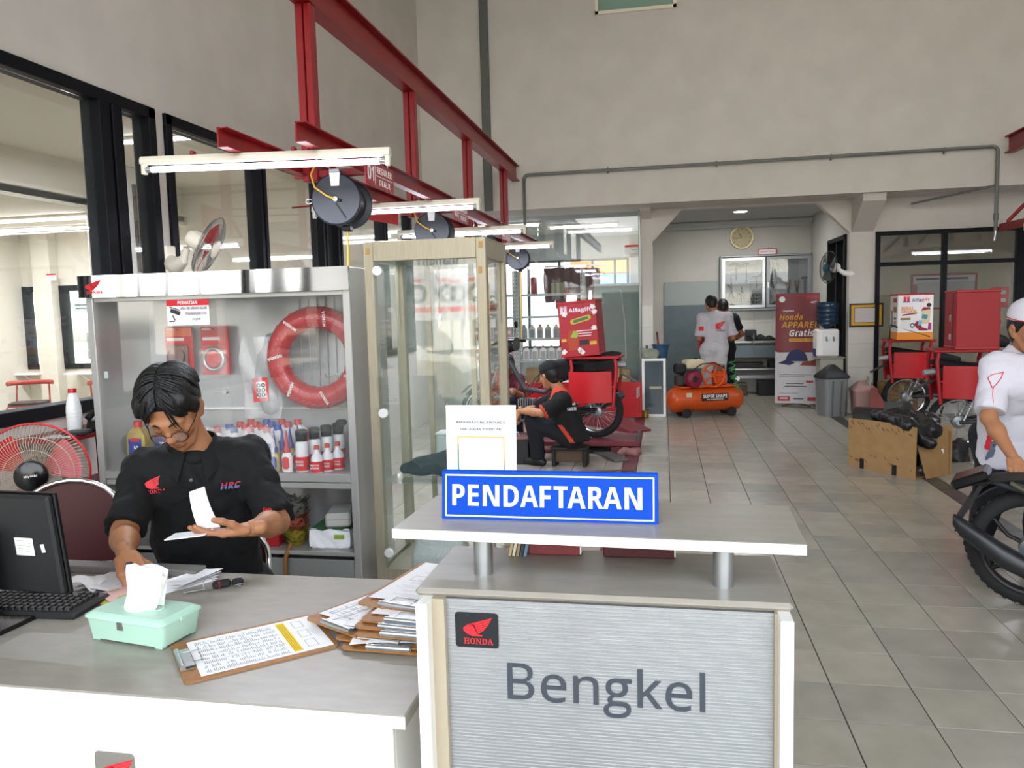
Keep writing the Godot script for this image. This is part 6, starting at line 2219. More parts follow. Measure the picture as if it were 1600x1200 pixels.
func heap(label: String, category: String, at: Vector3, size: Vector3, m: Material, seed_: int) -> MeshInstance3D:
	# a crumpled soft lump that rests on its base
	var rng := RandomNumberGenerator.new()
	rng.seed = seed_
	var bones := []
	for k in 6:
		var p := V(rng.randf_range(-0.7, 0.7) * size.x, size.y * rng.randf_range(0.1, 0.55), rng.randf_range(-0.6, 0.6) * size.z)
		var q := p + V(rng.randf_range(-0.4, 0.4) * size.x, rng.randf_range(-0.3, 0.3) * size.y, rng.randf_range(-0.4, 0.4) * size.z)
		bones.append([p, size.y * 0.4, q, size.y * 0.3])
	var b := Body.new()
	b.add(bones, clampf(size.y * 0.09, 0.006, 0.014), size.y * 0.35, [[V(0, 0.001, 0), V(0, -1, 0), 2.0]], size.y * 0.18, noise)
	var o := obj(category.replace(" ", "_"), b.done(), m, null, at)
	tag(o, label, category)
	return o


func tools_on_board():
	var z := -13.945
	var T := func(called: String, label: String, x: float, y: float, s: Shape, m: Material, group := ""):
		tag(obj(called, s, m, null, V(x, y, z)), label, "tool", group)
	var dark := hexmat("191a1c", 0.5, 0.3)
	var bright: Material = M.steel
	# left door
	T.call("puller", "large black three-leg puller in the left mesh door", 1.12, 1.76, Shape.new().tube([V(-0.07, 0.1, 0), V(0.0, 0, 0), V(0.05, -0.16, 0)], 0.014, 6).tube([V(0.0, 0.18, 0), V(0.01, 0.02, 0), V(-0.03, -0.14, 0)], 0.012, 6).cyl(V(0, 0.0, 0), V(0, 0.24, 0), 0.008, -1, 6), dark)
	T.call("puller", "smaller black puller low in the left mesh door", 1.29, 1.66, Shape.new().tube([V(-0.07, 0.03, 0), V(0, 0, 0), V(0.06, -0.08, 0)], 0.013, 6).tube([V(0.0, 0.14, 0), V(0.0, 0.0, 0), V(-0.01, -0.13, 0)], 0.013, 6).tube([V(0.02, 0.06, 0), V(0.07, -0.02, 0)], 0.01, 6), dark)
	T.call("socket_chain", "dark chain of sockets along the top of the left mesh door", 1.25, 2.17, Shape.new().tube([V(-0.15, 0, 0), V(-0.08, 0.02, 0), V(0, -0.02, 0), V(0.1, 0.0, 0), V(0.16, 0.01, 0)], 0.02, 6), dark)
	T.call("long_driver", "thin dark driver hanging under the socket chain", 1.2, 2.0, Shape.new().cyl(V(0, -0.1, 0), V(0, 0.08, 0), 0.008, -1, 6).cyl(V(0, 0.06, 0), V(0, 0.13, 0), 0.014, -1, 6), dark)
	T.call("feeler_tool", "thin dark rod right of the middle of the left mesh door", 1.37, 1.98, Shape.new().cyl(V(0, -0.1, 0), V(0, 0.13, 0), 0.008, -1, 6).box(V(0, -0.1, 0), V(0.024, 0.05, 0.02)), dark)
	T.call("holder_frame", "square wire frame with a T-handle in the left mesh door", 1.53, 1.8, Shape.new().tube([V(-0.1, -0.13, 0), V(0.1, -0.13, 0), V(0.1, 0.07, 0), V(-0.1, 0.07, 0)], 0.008, 6, true).cyl(V(0, -0.04, 0.01), V(0, 0.16, 0.01), 0.008, -1, 6).cyl(V(-0.07, 0.16, 0.01), V(0.07, 0.16, 0.01), 0.008, -1, 6), dark)
	for k in 4:
		T.call("driver_set", ["top", "second", "third", "lowest"][k] + " short row of black drivers below the square frame", 1.53, 1.645 - 0.058 * k, _beads(0.1 - 0.02 * (k % 2), 5), dark, "rows of drivers below the square frame")
	T.call("clamp", "dark angled clamp at the right edge of the left mesh door", 1.63, 2.0, Shape.new().tube([V(-0.05, -0.03, 0), V(0.0, 0.05, 0), V(0.05, -0.03, 0)], 0.014, 6), dark)
	T.call("loose_tools", "jumble of small dark tools on the floor of the left mesh door", 1.3, 1.455, _beads(0.27, 14), dark)
	# right door
	T.call("chain_whip", "long dark chain whip hanging at the left of the right mesh door", 1.79, 1.93, Shape.new().tube([V(0.0, 0.22, 0), V(0.01, 0.05, 0), V(-0.01, -0.1, 0), V(0.02, -0.17, 0)], 0.016, 6), dark)
	T.call("chain_whip", "short dark chain beside the long chain whip", 1.88, 2.06, Shape.new().tube([V(-0.02, 0.12, 0), V(0.01, 0.02, 0), V(-0.01, -0.1, 0)], 0.014, 6), dark)
	for k in 5:
		T.call("spanner", "slim steel spanner in the right mesh door, %s in the hanging row" % ["first", "second", "third", "fourth", "fifth"][k], 1.83 + 0.035 * k, 1.8, Shape.new().box(V(0, 0, 0), V(0.009, 0.14, 0.006)).cyl(V(0, 0.07, -0.004), V(0, 0.07, 0.004), 0.012, -1, 8).cyl(V(0, -0.07, -0.004), V(0, -0.07, 0.004), 0.01, -1, 8), M.zinc, "spanners in the hanging row")
	for k in 2:
		var p := thing("pliers", ["dark pliers with brown grips left in the right mesh door", "pliers with orange-brown grips in the middle of the right mesh door"][k], "tool", V([2.04, 2.18][k], 1.8, z))
		obj("jaws", Shape.new().tube([V(-0.02, -0.02, 0), V(0.0, -0.1, 0), V(0.0, -0.17, 0)], 0.012, 6).tube([V(0.025, -0.02, 0), V(0.01, -0.1, 0), V(0.012, -0.15, 0)], 0.012, 6), dark, p)
		obj("grips", Shape.new().tube([V(-0.03, 0.09, 0), V(-0.02, -0.02, 0)], 0.014, 6).tube([V(0.035, 0.09, 0), V(0.025, -0.02, 0)], 0.014, 6), hexmat("7c4a2a", 0.5), p)
	var hm := thing("hammer", "dark hammer at the right side of the right mesh door", "tool", V(2.31, 1.8, z))
	obj("handle", Shape.new().cyl(V(0, -0.15, 0), V(0, 0.1, 0), 0.016, -1, 8), dark, hm)
	obj("head", Shape.new().box(V(0, 0.11, 0), V(0.12, 0.04, 0.04), 0.006), dark, hm)
	T.call("hand_wheel", "pink-red ring tool low in the right mesh door", 2.24, 1.6, Shape.new().tube(_ring_xy(0.028, 0, 14), 0.01, 6, true).cyl(V(0, -0.03, 0), V(0, -0.12, 0), 0.009, -1, 6), hexmat("9a3a46", 0.5))
	T.call("belt_coil", "coiled dark belt in the lower left of the right mesh door", 1.85, 1.46, Shape.new().tube(arc(Vector3.ZERO, V(0.08, 0, 0), V(0, 0.06, 0), 0, 180, 10), 0.02, 6).tube(arc(Vector3.ZERO, V(0.04, 0, 0), V(0, 0.03, 0), 0, 180, 8), 0.012, 6), dark)
	T.call("puller_plate", "bright small plate puller hanging under the spanner row", 1.87, 1.66, Shape.new().box(V(0, 0, 0), V(0.05, 0.04, 0.012), 0.006).cyl(V(0.02, 0.02, 0), V(-0.03, 0.05, 0), 0.007, -1, 6), bright)


func _beads(half: float, n: int) -> Shape:
	var s := Shape.new()
	for k in n:
		var f := float(k) / (n - 1)
		s.ball(V(lerpf(-half, half, f), 0.006 * sin(k * 2.3), 0), V(half / n * 1.1, 0.018 + 0.006 * sin(k * 1.7), 0.014), 8, 5)
	return s


func banner(t: Node3D):
	# x-banner: cloth print with hanging folds, thin stand behind
	var w := 0.6
	var h := 1.6
	var im := blank(384, 1024, Color("7b1420"))
	bar(im, 0, 0.535, 1, 0.465, Color("c9c7ca"))
	for y in 40:
		var f := y / 40.0
		bar(im, 0.0, 0.52 + 0.075 * f, 0.32 * f, 0.004, Color("c9c7ca"))
	for q in [[0.1, 0.735, 0.75, 0.006], [0.1, 0.752, 0.6, 0.005]]:
		bar(im, q[0], q[1], q[2], q[3], Color("84828a"))
	for e in [[0.18, 0.795, 0.62, 0.002], [0.18, 0.865, 0.62, 0.002], [0.18, 0.795, 0.005, 0.07], [0.8, 0.795, 0.005, 0.07]]:
		bar(im, e[0], e[1], e[2], e[3], Color("5f5d66"))
	for q in [[0.26, 0.815, 0.4, 0.008], [0.22, 0.838, 0.52, 0.01]]:
		bar(im, q[0], q[1], q[2], q[3], Color("55535c"))
	bar(im, 0.72, 0.788, 0.16, 0.022, Color("b42634"))
	bar(im, 0.1, 0.905, 0.45, 0.005, Color("84828a"))
	for q in [[0.07, 0.935, 0.28, 0.042, "b42634"], [0.75, 0.938, 0.2, 0.036, "b42634"], [0.42, 0.95, 0.24, 0.012, "55535c"], [0.12, 0.945, 0.18, 0.014, "d9d5d8"]]:
		bar(im, q[0], q[1], q[2], q[3], Color(q[4]))
	bar(im, 0.06, 0.0, 0.94, 0.03, Color("86182a"))
	bar(im, 0.7, 0.02, 0.28, 0.035, Color("b01f34"))
	var m := picture(im, 0.45)
	var f := func(u: float, v: float) -> Vector3:
		return V((u - 0.5) * w, 0.04 + v * h, 0.014 * sin(u * 9.0 + 0.6) * (0.35 + 0.65 * (1.0 - v)) - 0.06 * v)
	obj("cloth", Shape.new().sheet(f, 24, 16, 0.001), m, t)
	for e in [-1.0, 1.0]:
		obj("stand_rod", Shape.new().tube([V(e * w * 0.48, 0.05, -0.03), V(-e * w * 0.48, h + 0.02, -0.085)], 0.006, 6), M.black, t)
	obj("foot", Shape.new().tube([V(-0.2, 0.01, 0.06), V(0.0, 0.04, -0.05), V(0.2, 0.01, 0.06)], 0.008, 6), M.black, t)
	obj("foot", Shape.new().tube([V(0, 0.7, -0.06), V(0.0, 0.01, -0.4)], 0.008, 6), M.black, t)
	var zz := func(y: float) -> float: return 0.012 - 0.06 * (y - 0.04) / h + 0.004
	var yellow := hexmat("e0a01c", 0.5)
	obj("badge", Shape.new().put(V(-0.21, 1.555, zz.call(1.555)), V(90, 0, 0)).lathe([[0.042, -0.001], [0.042, 0.001]], 20), M.white, t)
	text(t, "Dapatkan", 0.15, 0.034, V(-0.12, 1.385, zz.call(1.385)), M.white, Vector3.ZERO, true, 0.002, 0.2)
	text(t, "Honda", 0.31, 0.085, V(-0.08, 1.30, zz.call(1.30)), yellow, Vector3.ZERO, true, 0.002, 0.2)
	text(t, "APPAREL", 0.5, 0.085, V(0.04, 1.185, zz.call(1.185)), yellow, Vector3.ZERO, true, 0.002, 0.2)
	text(t, "Gratis", 0.33, 0.1, V(0.06, 1.07, zz.call(1.07)), M.white, Vector3.ZERO, true, 0.002, 0.2)
	obj("strip", Shape.new().box(V(0.07, 0.965, zz.call(0.965)), V(0.36, 0.05, 0.002)), yellow, t)
	text(t, "Senilai Rp 162.5", 0.32, 0.026, V(0.07, 0.965, zz.call(0.965) + 0.002), hexmat("5a1420", 0.6), Vector3.ZERO, true, 0.001, 0.2)
	# printed cap and shoe
	var cap := Shape.new()
	var pp := PackedVector2Array()
	for i in 13:
		var a := PI * i / 12.0
		pp.append(Vector2(cos(a) * 0.15, sin(a) * 0.17))
	cap.put(V(0.0, 0.66, zz.call(0.7))).prism(pp, 0, 0.002)
	cap.prism(pts([-0.15, 0.02, -0.02, -0.02, -0.1, -0.06, -0.26, -0.03]), 0.0, 0.002)
	obj("print", cap, hexmat("272a5c", 0.6), t)
	obj("print", Shape.new().put(V(0.17, 0.62, zz.call(0.62) + 0.001)).prism(pts([-0.13, -0.02, 0.12, -0.03, 0.12, 0.09, 0.04, 0.05, -0.08, 0.03]), 0, 0.002), hexmat("8c3a2e", 0.6), t)
	wing(t, 0.1, 0.035, V(0.22, 1.51, zz.call(1.51)), hexmat("e8c9cc", 0.5))


func store_racks():
	# slotted-angle shelving behind the glass, with the bottles that show
	for k in 2:
		var r := thing("shelf_rack", ["left slotted steel rack behind the glass, beside the bay", "right slotted steel rack behind the glass with oil bottles"][k], "rack", V([-2.62, -1.72][k], 0, -12.15))
		var w: float = [0.7, 1.0][k]
		for x in [-w / 2, w / 2]:
			for z in [-0.17, 0.17]:
				var s := Shape.new()
				s.span(V(x - 0.02, 0, z - 0.002), V(x + 0.02, 2.1, z + 0.002))
				s.span(V(x - 0.002 + signf(x) * 0.02, 0, z - 0.02), V(x + 0.002 + signf(x) * 0.02, 2.1, z + 0.02))
				var p := obj("upright", s, hexmat("c9cccb", 0.45), r)
				if z > 0:
					var hs := Shape.new()
					for i in 34:
						hs.box(V(x, 0.1 + 0.06 * i, z + 0.003), V(0.01, 0.026, 0.002))
					obj("slots", hs, M.dark_grey, p).set_meta("kind", "stuff")
		for y in [0.38, 0.72, 1.06, 1.4, 1.74]:
			obj("shelf", Shape.new().span(V(-w / 2, y - 0.03, -0.18), V(w / 2, y, 0.18), 0.003), hexmat("b9bebd", 0.4), r)
	for i in 6:
		oil_bottle("pale oil bottle on the middle shelf behind the glass, %s from the left" % ["first", "second", "third", "fourth", "fifth", "sixth"][i], V(-2.13 + 0.125 * i, 1.0605, -12.05), 0, [hexmat("9ca3a2", 0.4), hexmat("c7c4bd", 0.4), hexmat("b9a792", 0.4), hexmat("a8946c", 0.4), hexmat("a9a49b", 0.4), hexmat("a89c84", 0.4)][i], [M.dark_grey, M.white, M.red_cap, M.gold, M.gold, M.gold][i], hexmat("7d7f86", 0.5), "", "oil bottles on the middle rack shelf", 0.21)
	for i in 6:
		oil_bottle("white oil bottle on the lower shelf behind the glass, %s from the left" % ["first", "second", "third", "fourth", "fifth", "sixth"][i], V(-2.1 + 0.13 * i, 0.7205, -12.05), 0, M.white_bottle, [M.red_cap, M.red_cap, M.red_cap, M.red_cap, M.red_cap, M.blue_cap][i], hexmat("b9b3b3", 0.5), "", "oil bottles on the lower rack shelf", 0.22)
	var t := thing("carton", "brown carton on the rack's bottom shelf behind the glass", "carton", V(-1.95, 0.3805, -12.1))
	obj("body", Shape.new().box(V(0, 0.11, 0), V(0.3, 0.22, 0.28), 0.004), M.carton, t)
	for k in 3:
		var oc := obj("oil_can", Shape.new().lathe([[0.03, 0], [0.03, 0.15], [0.02, 0.16]], 12), hexmat("8d8a5e", 0.4), null, V(-1.67 + 0.07 * k, 1.7405, -12.1))
		tag(oc, "olive oil can on the rack's top shelf, %s of three" % ["left", "middle", "right"][k], "can", "oil cans on the top shelf")
	t = thing("tall_can", "tall red can on the rack's top shelf behind the glass", "can", V(-1.97, 1.7405, -12.1))
	obj("body", Shape.new().lathe([[0.05, 0], [0.05, 0.24], [0.03, 0.26]], 14), hexmat("a52a32", 0.4), t)
	t = thing("helmet", "red and black helmet on the left rack behind the glass", "helmet", V(-2.6, 1.4005, -12.1))
	obj("shell", Shape.new().ball(V(0, 0.13, 0), V(0.13, 0.13, 0.15)), hexmat("7c1d2a", 0.25), t)
	obj("visor", Shape.new().ball(V(0, 0.12, 0.06), V(0.1, 0.06, 0.1)), M.black_gloss, t)
	for k in 8:
		var x := -2.86 + 0.16 * (k % 4)
		t = thing("parts_package", "%s packed spare part on the left rack's %s shelf, behind the hose" % [["red and white", "white", "dark red", "pink"][k % 4], ["upper", "lower"][k / 4]], "package", V(x, [1.0605, 0.7205][k / 4], -12.06), 0, "packed spare parts on the left rack")
		obj("carton", Shape.new().box(V(0, 0.09, 0), V(0.13, 0.18, 0.12), 0.003), [hexmat("b33a42", 0.5), hexmat("d7d3d0", 0.5), hexmat("7a1a25", 0.5), hexmat("c79aa0", 0.5)][k % 4], t)
		obj("label", Shape.new().box(V(0, 0.1, 0.061), V(0.09, 0.05, 0.002)), M.white, t)
	# maroon jackets hanging before the bright window
	for k in 5:
		var o := obj("jacket", Shape.new().sheet(func(u, v): return V((u - 0.5) * (0.17 + 0.06 * sin(v * 2.5)), v * [0.62, 0.75, 0.5, 0.68, 0.4][k], 0.03 * sin(u * 8.0 + k)), 10, 8, 0.02), hexmat("3c1018", 0.85), null, V(-2.05 + 0.2 * k, [1.62, 1.5, 1.75, 1.55, 1.82][k], -14.4))
		tag(o, "dark maroon jacket before the store's bright window, %s from the left" % ["first", "second", "third", "fourth", "fifth"][k], "jacket", "jackets before the store window")
	struct("trim_5", Shape.new().cyl(V(-2.3, 2.27, -14.4), V(-1.0, 2.27, -14.4), 0.012, -1, 8), M.zinc, "clothes rail of the parts store")
	# grey door leaf at the right end
	var d := Node3D.new()
	d.name = "door_2"
	add_child(d)
	d.set_meta("kind", "structure")
	tag(d, "plain grey door leaf seen through the glass beside the pillar", "door")
	obj("panel", Shape.new().span(V(-1.0, 0.03, -11.62), V(-0.36, 1.85, -11.66), 0.004), hexmat("6f7c79", 0.5), d)
	obj("handle_strip", Shape.new().tube([V(-0.62, 1.75, -11.6), V(-0.56, 1.3, -11.6), V(-0.55, 0.75, -11.6)], 0.012, 6), hexmat("a9b0ac", 0.4), d)
	t = thing("carton", "small carton with green marks on the floor stand behind the glass", "carton", V(-0.62, 0, -11.4))
	obj("body", Shape.new().box(V(0, 0.31, 0), V(0.28, 0.62, 0.2), 0.004), M.carton, t)
	for x in [-0.07, 0.06]:
		obj("label", Shape.new().box(V(x, 0.53, 0.1005), V(0.05, 0.07, 0.002)), hexmat("c3cdb5", 0.6), t)


func wheel(parent: Node3D, at: Vector3, r: float, width: float, spoked: bool):
	var s := Shape.new()
	var pr := []
	for k in 13:
		var a := -PI * 0.62 + PI * 1.24 * k / 12.0
		pr.append([r - width * 0.52 + width * 0.52 * cos(a), width * 0.5 * sin(a)])
	s.put(Vector3.ZERO, V(90, 0, 0)).lathe(pr, 40, 1.0, false)
	for k in 60:
		# tread blocks stand proud of the tyre
		var a := TAU * k / 44.0
		for e in [-1.0, 1.0]:
			s.put(V(cos(a + e * 0.02) * r * 0.985, sin(a + e * 0.02) * r * 0.985, e * width * 0.16), V(0, 0, rad_to_deg(a)))
			s.box(Vector3.ZERO, V(0.007, r * 0.06, width * 0.26))
	var w := obj("tyre", s, M.rubber, parent, at)
	s = Shape.new()
	s.put(Vector3.ZERO, V(90, 0, 0)).lathe([[r - width * 0.86, -width * 0.3], [r - width * 0.72, -width * 0.34], [r - width * 0.95, -width * 0.12], [r - width * 0.95, width * 0.12], [r - width * 0.72, width * 0.34], [r - width * 0.86, width * 0.3], [r - width * 0.86, -width * 0.3]], 40, 1.0, false)
	obj("rim", s, M.chrome if spoked else M.black, w)
	s = Shape.new()
	if spoked:
		for k in 28:
			var a := TAU * k / 28.0
			var b := a + (0.35 if k % 2 == 0 else -0.35)
			s.tube([V(cos(b) * 0.04, sin(b) * 0.04, 0.03 * (1 if k % 4 < 2 else -1)), V(cos(a) * (r - width * 0.9), sin(a) * (r - width * 0.9), 0)], 0.0022, 4)
	else:
		for k in 5:
			var a := TAU * k / 5.0
			s.tube([V(cos(a) * 0.03, sin(a) * 0.03, 0), V(cos(a + 0.2) * r * 0.4, sin(a + 0.2) * r * 0.4, 0), V(cos(a) * (r - width * 0.9), sin(a) * (r - width * 0.9), 0)], 0.016, 6, false, 0.01)
	obj("spokes", s, M.steel if spoked else M.black, w)
	obj("hub", Shape.new().put(Vector3.ZERO, V(90, 0, 0)).lathe([[0.03, -0.07], [0.06, -0.06], [0.065, 0.0], [0.06, 0.06], [0.03, 0.07]], 20), M.zinc, w)


func motorcycle(called: String, label: String, at: Vector3, turn: float, paint: Material, spoked := true, front := true, r := 0.285, bare := false) -> Node3D:
	# underbone motorcycle heading +x; its rear wheel stands at the origin, the exhaust is on +z
	var m := thing(called, label, "motorcycle", at, turn)
	wheel(m, V(0, r, 0), r, 0.085, spoked)
	obj("swing_arm", Shape.new().tube([V(0, r, 0.075), V(0.42, r + 0.03, 0.07)], 0.018, 8).tube([V(0, r, -0.075), V(0.42, r + 0.03, -0.07)], 0.018, 8), M.dark_grey, m)
	for e in [-1.0, 1.0]:
		var s := Shape.new()
		s.cyl(V(0.03, r + 0.02, e * 0.1), V(0.16, r + 0.34, e * 0.1), 0.012, -1, 10)
		for k in 9:
			var f := k / 9.0
			s.put(V(lerpf(0.05, 0.15, f), lerpf(r + 0.08, r + 0.3, f), e * 0.1), V(0, 0, -22)).tube(_oval(0.024, 0.024, 0, 12), 0.006, 5, true)
		obj("shock_absorber", s, M.steel, m)
	# engine: crankcase, finned cylinder, covers
	obj("crankcase", Shape.new().box(V(0.52, r + 0.04, 0.0), V(0.3, 0.2, 0.2), 0.05), M.zinc, m)
	obj("crankcase_cover", Shape.new().put(V(0.5, r + 0.03, 0.1), V(90, 0, 0)).lathe([[0.1, 0.0], [0.1, 0.03], [0.07, 0.05], [0.0, 0.052]], 22), M.dark_grey, m)
	var s := Shape.new()
	for k in 7:
		s.box(V(0.68 + 0.026 * k, r + 0.06, 0), V(0.012, 0.14, 0.15), 0.003)
	obj("cylinder", s, M.zinc, m)
	obj("chain_case", Shape.new().tube([V(-0.02, r + 0.03, -0.1), V(0.45, r + 0.06, -0.1)], 0.045, 8, false, 0.015), M.black, m)
	# exhaust on the right side
	obj("exhaust_pipe", Shape.new().tube([V(0.84, r + 0.02, 0.04), V(0.86, r - 0.12, 0.08), V(0.6, r - 0.16, 0.12), V(0.28, r - 0.1, 0.14)], 0.018, 10), M.steel, m)
	if bare:
		s = Shape.new()
		s.rings([_seat_ring(0.2, 0.15, 0.035, 0.028), _seat_ring(0.1, 0.18, 0.045, 0.045), _seat_ring(-0.12, 0.28, 0.05, 0.058), _seat_ring(-0.3, 0.4, 0.042, 0.046), _seat_ring(-0.33, 0.43, 0.026, 0.028)])
		obj("muffler", s, hexmat("1d1f22", 0.4), m, V(0, 0, 0.17))
	else:
		s = Shape.new()
		s.taper([V(0.34, r - 0.11, 0.145), V(0.26, r - 0.08, 0.15), V(-0.2, r + 0.13, 0.165), V(-0.27, r + 0.165, 0.167)], [0.022, 0.05, 0.056, 0.035], 16)
		obj("muffler", s, M.dark_grey, m)
		s = Shape.new()
		s.sheet(func(u, v): return V(0.2 - 0.4 * u, r - 0.09 + 0.19 * u + 0.1 * v, 0.222 - 0.03 * absf(v - 0.4)), 8, 4, 0.004)
		obj("heat_shield", s, M.black_gloss, m)
	# spine, seat, tail
	var drop := -0.16 if bare else 0.0
	obj("frame_tube", Shape.new().tube([V(1.0, r + 0.6, 0), V(0.92, r + 0.5, 0), V(0.78, r + 0.24, 0), V(0.56, r + 0.2, 0), V(0.36, r + 0.34 + drop, 0), V(-0.12, r + 0.48 + drop, 0)], 0.028, 10), M.dark_grey, m)
	if not bare:
		s = Shape.new()
		s.rings([_seat_ring(0.6, r + 0.47, 0.075, 0.03), _seat_ring(0.42, r + 0.5, 0.11, 0.05), _seat_ring(0.12, r + 0.53, 0.125, 0.055), _seat_ring(-0.18, r + 0.59, 0.11, 0.045), _seat_ring(-0.26, r + 0.6, 0.07, 0.02)])
		obj("seat", s, M.black_matt, m)
		for e in [-1.0, 1.0]:
			s = Shape.new()
			s.sheet(func(u, v): return V(0.55 - 0.78 * u, r + 0.33 + 0.14 * u + (0.14 - 0.06 * u) * v, e * (0.1 + 0.02 * sin(u * PI)) ), 8, 3, 0.006 * -e)
			obj("side_cover", s, paint, m)
		s = Shape.new()
		s.sheet(func(u, v): return V(0.22 - 0.62 * v, 0.0, 0.0) + V(-0.02, r + 0.3 + 0.14 * sin(v * 2.2) - 0.24 * maxf(0.0, v - 0.55), (u - 0.5) * 0.15), 4, 10, 0.006)
		obj("rear_fender", s, M.black, m)
		obj("tail_lamp", Shape.new().rings([_seat_ring(-0.22, r + 0.5, 0.07, 0.035), _seat_ring(-0.32, r + 0.49, 0.05, 0.025)]), hexmat("9a9da0", 0.15), m)
		obj("number_plate", Shape.new().box(V(-0.44, r + 0.2, 0), V(0.006, 0.1, 0.24), 0.001), hexmat("b9b6ad", 0.5), m, Vector3.ZERO, V(0, 0, 0))
	obj("footrest", Shape.new().cyl(V(0.4, r - 0.02, -0.24), V(0.4, r - 0.02, 0.24), 0.013, -1, 8), M.black, m)
	obj("stand", Shape.new().tube([V(0.42, r - 0.05, -0.1), V(0.34, 0.01, -0.17)], 0.012, 6).tube([V(0.42, r - 0.05, 0.1), V(0.34, 0.01, 0.17)], 0.012, 6), M.black, m)
	if front:
		wheel(m, V(1.22, r, 0), r, 0.075, spoked)
		for e in [-1.0, 1.0]:
			obj("fork", Shape.new().cyl(V(1.22, r, e * 0.075), V(1.03, r + 0.55, e * 0.06), 0.018, -1, 10), M.steel, m)
		s = Shape.new()
		s.sheet(func(u, v): return V(1.22 + 0.32 * cos(PI * (0.2 + 0.65 * v)), r + 0.32 * sin(PI * (0.2 + 0.65 * v)), (u - 0.5) * 0.12), 4, 10, 0.006)
		obj("front_fender", s, paint, m)
		obj("handlebar", Shape.new().tube([V(0.86, r + 0.74, -0.34), V(0.95, r + 0.75, -0.2), V(1.0, r + 0.68, 0), V(0.95, r + 0.75, 0.2), V(0.86, r + 0.74, 0.34)], 0.012, 8), M.black, m)
		for e in [-1.0, 1.0]:
			obj("grip", Shape.new().cyl(V(0.85, r + 0.74, e * 0.36), V(0.91, r + 0.75, e * 0.24), 0.018, -1, 10), M.rubber, m)
			obj("mirror_stem", Shape.new().tube([V(0.93, r + 0.75, e * 0.2), V(0.94, r + 0.88, e * 0.27)], 0.006, 6), M.black, m)
			obj("mirror", Shape.new().put(V(0.93, r + 0.93, e * 0.29), V(0, 0, 0)).ball(Vector3.ZERO, V(0.016, 0.045, 0.07), 14, 8), M.black_gloss, m)
		s = Shape.new()
		s.rings([_seat_ring(0.86, r + 0.72, 0.16, 0.07), _seat_ring(0.98, r + 0.7, 0.15, 0.09), _seat_ring(1.09, r + 0.68, 0.11, 0.07), _seat_ring(1.14, r + 0.67, 0.06, 0.04)])
		obj("headlight_cowl", s, paint, m)
		obj("headlight", Shape.new().ball(V(1.12, r + 0.67, 0), V(0.03, 0.045, 0.08), 14, 8), M.chrome, m)
	return m


func _seat_ring(x: float, y: float, w: float, h: float) -> Array:
	var r := []
	for j in 14:
		var a := TAU * j / 14.0
		r.append(V(x, y + h * signf(sin(a)) * pow(absf(sin(a)), 0.7), -w * signf(cos(a)) * pow(absf(cos(a)), 0.7)))
	return r


func delivery_rack(m: Node3D, y: float, w: float):
	# red tube rack over the rear wheel with a pannier plate on either side
	for x in [-0.22, 0.24]:
		for e in [-1.0, 1.0]:
			obj("rack_leg", Shape.new().tube([V(x, y, e * w), V(x - 0.02, y - 0.1, e * (w + 0.02)), V(x + 0.02, y - 0.52, e * (w + 0.03))], 0.019, 8), M.red, m)
	obj("rack_top", Shape.new().box(V(0.01, y, 0), V(0.56, 0.03, w * 2 + 0.06), 0.008), M.red, m)
	for e in [-1.0, 1.0]:
		var s := Shape.new()
		s.sheet(func(u, v): return V(-0.19 + 0.44 * u, y - 0.46 + 0.32 * v, e * (w + 0.04 + 0.05 * sin(u * PI))), 10, 4, 0.008 * -e)
		obj("pannier", s, M.red_bright, m)
		obj("rack_rail", Shape.new().tube([V(-0.22, y - 0.3, e * (w + 0.03)), V(0.24, y - 0.3, e * (w + 0.03))], 0.012, 6), M.red, m)


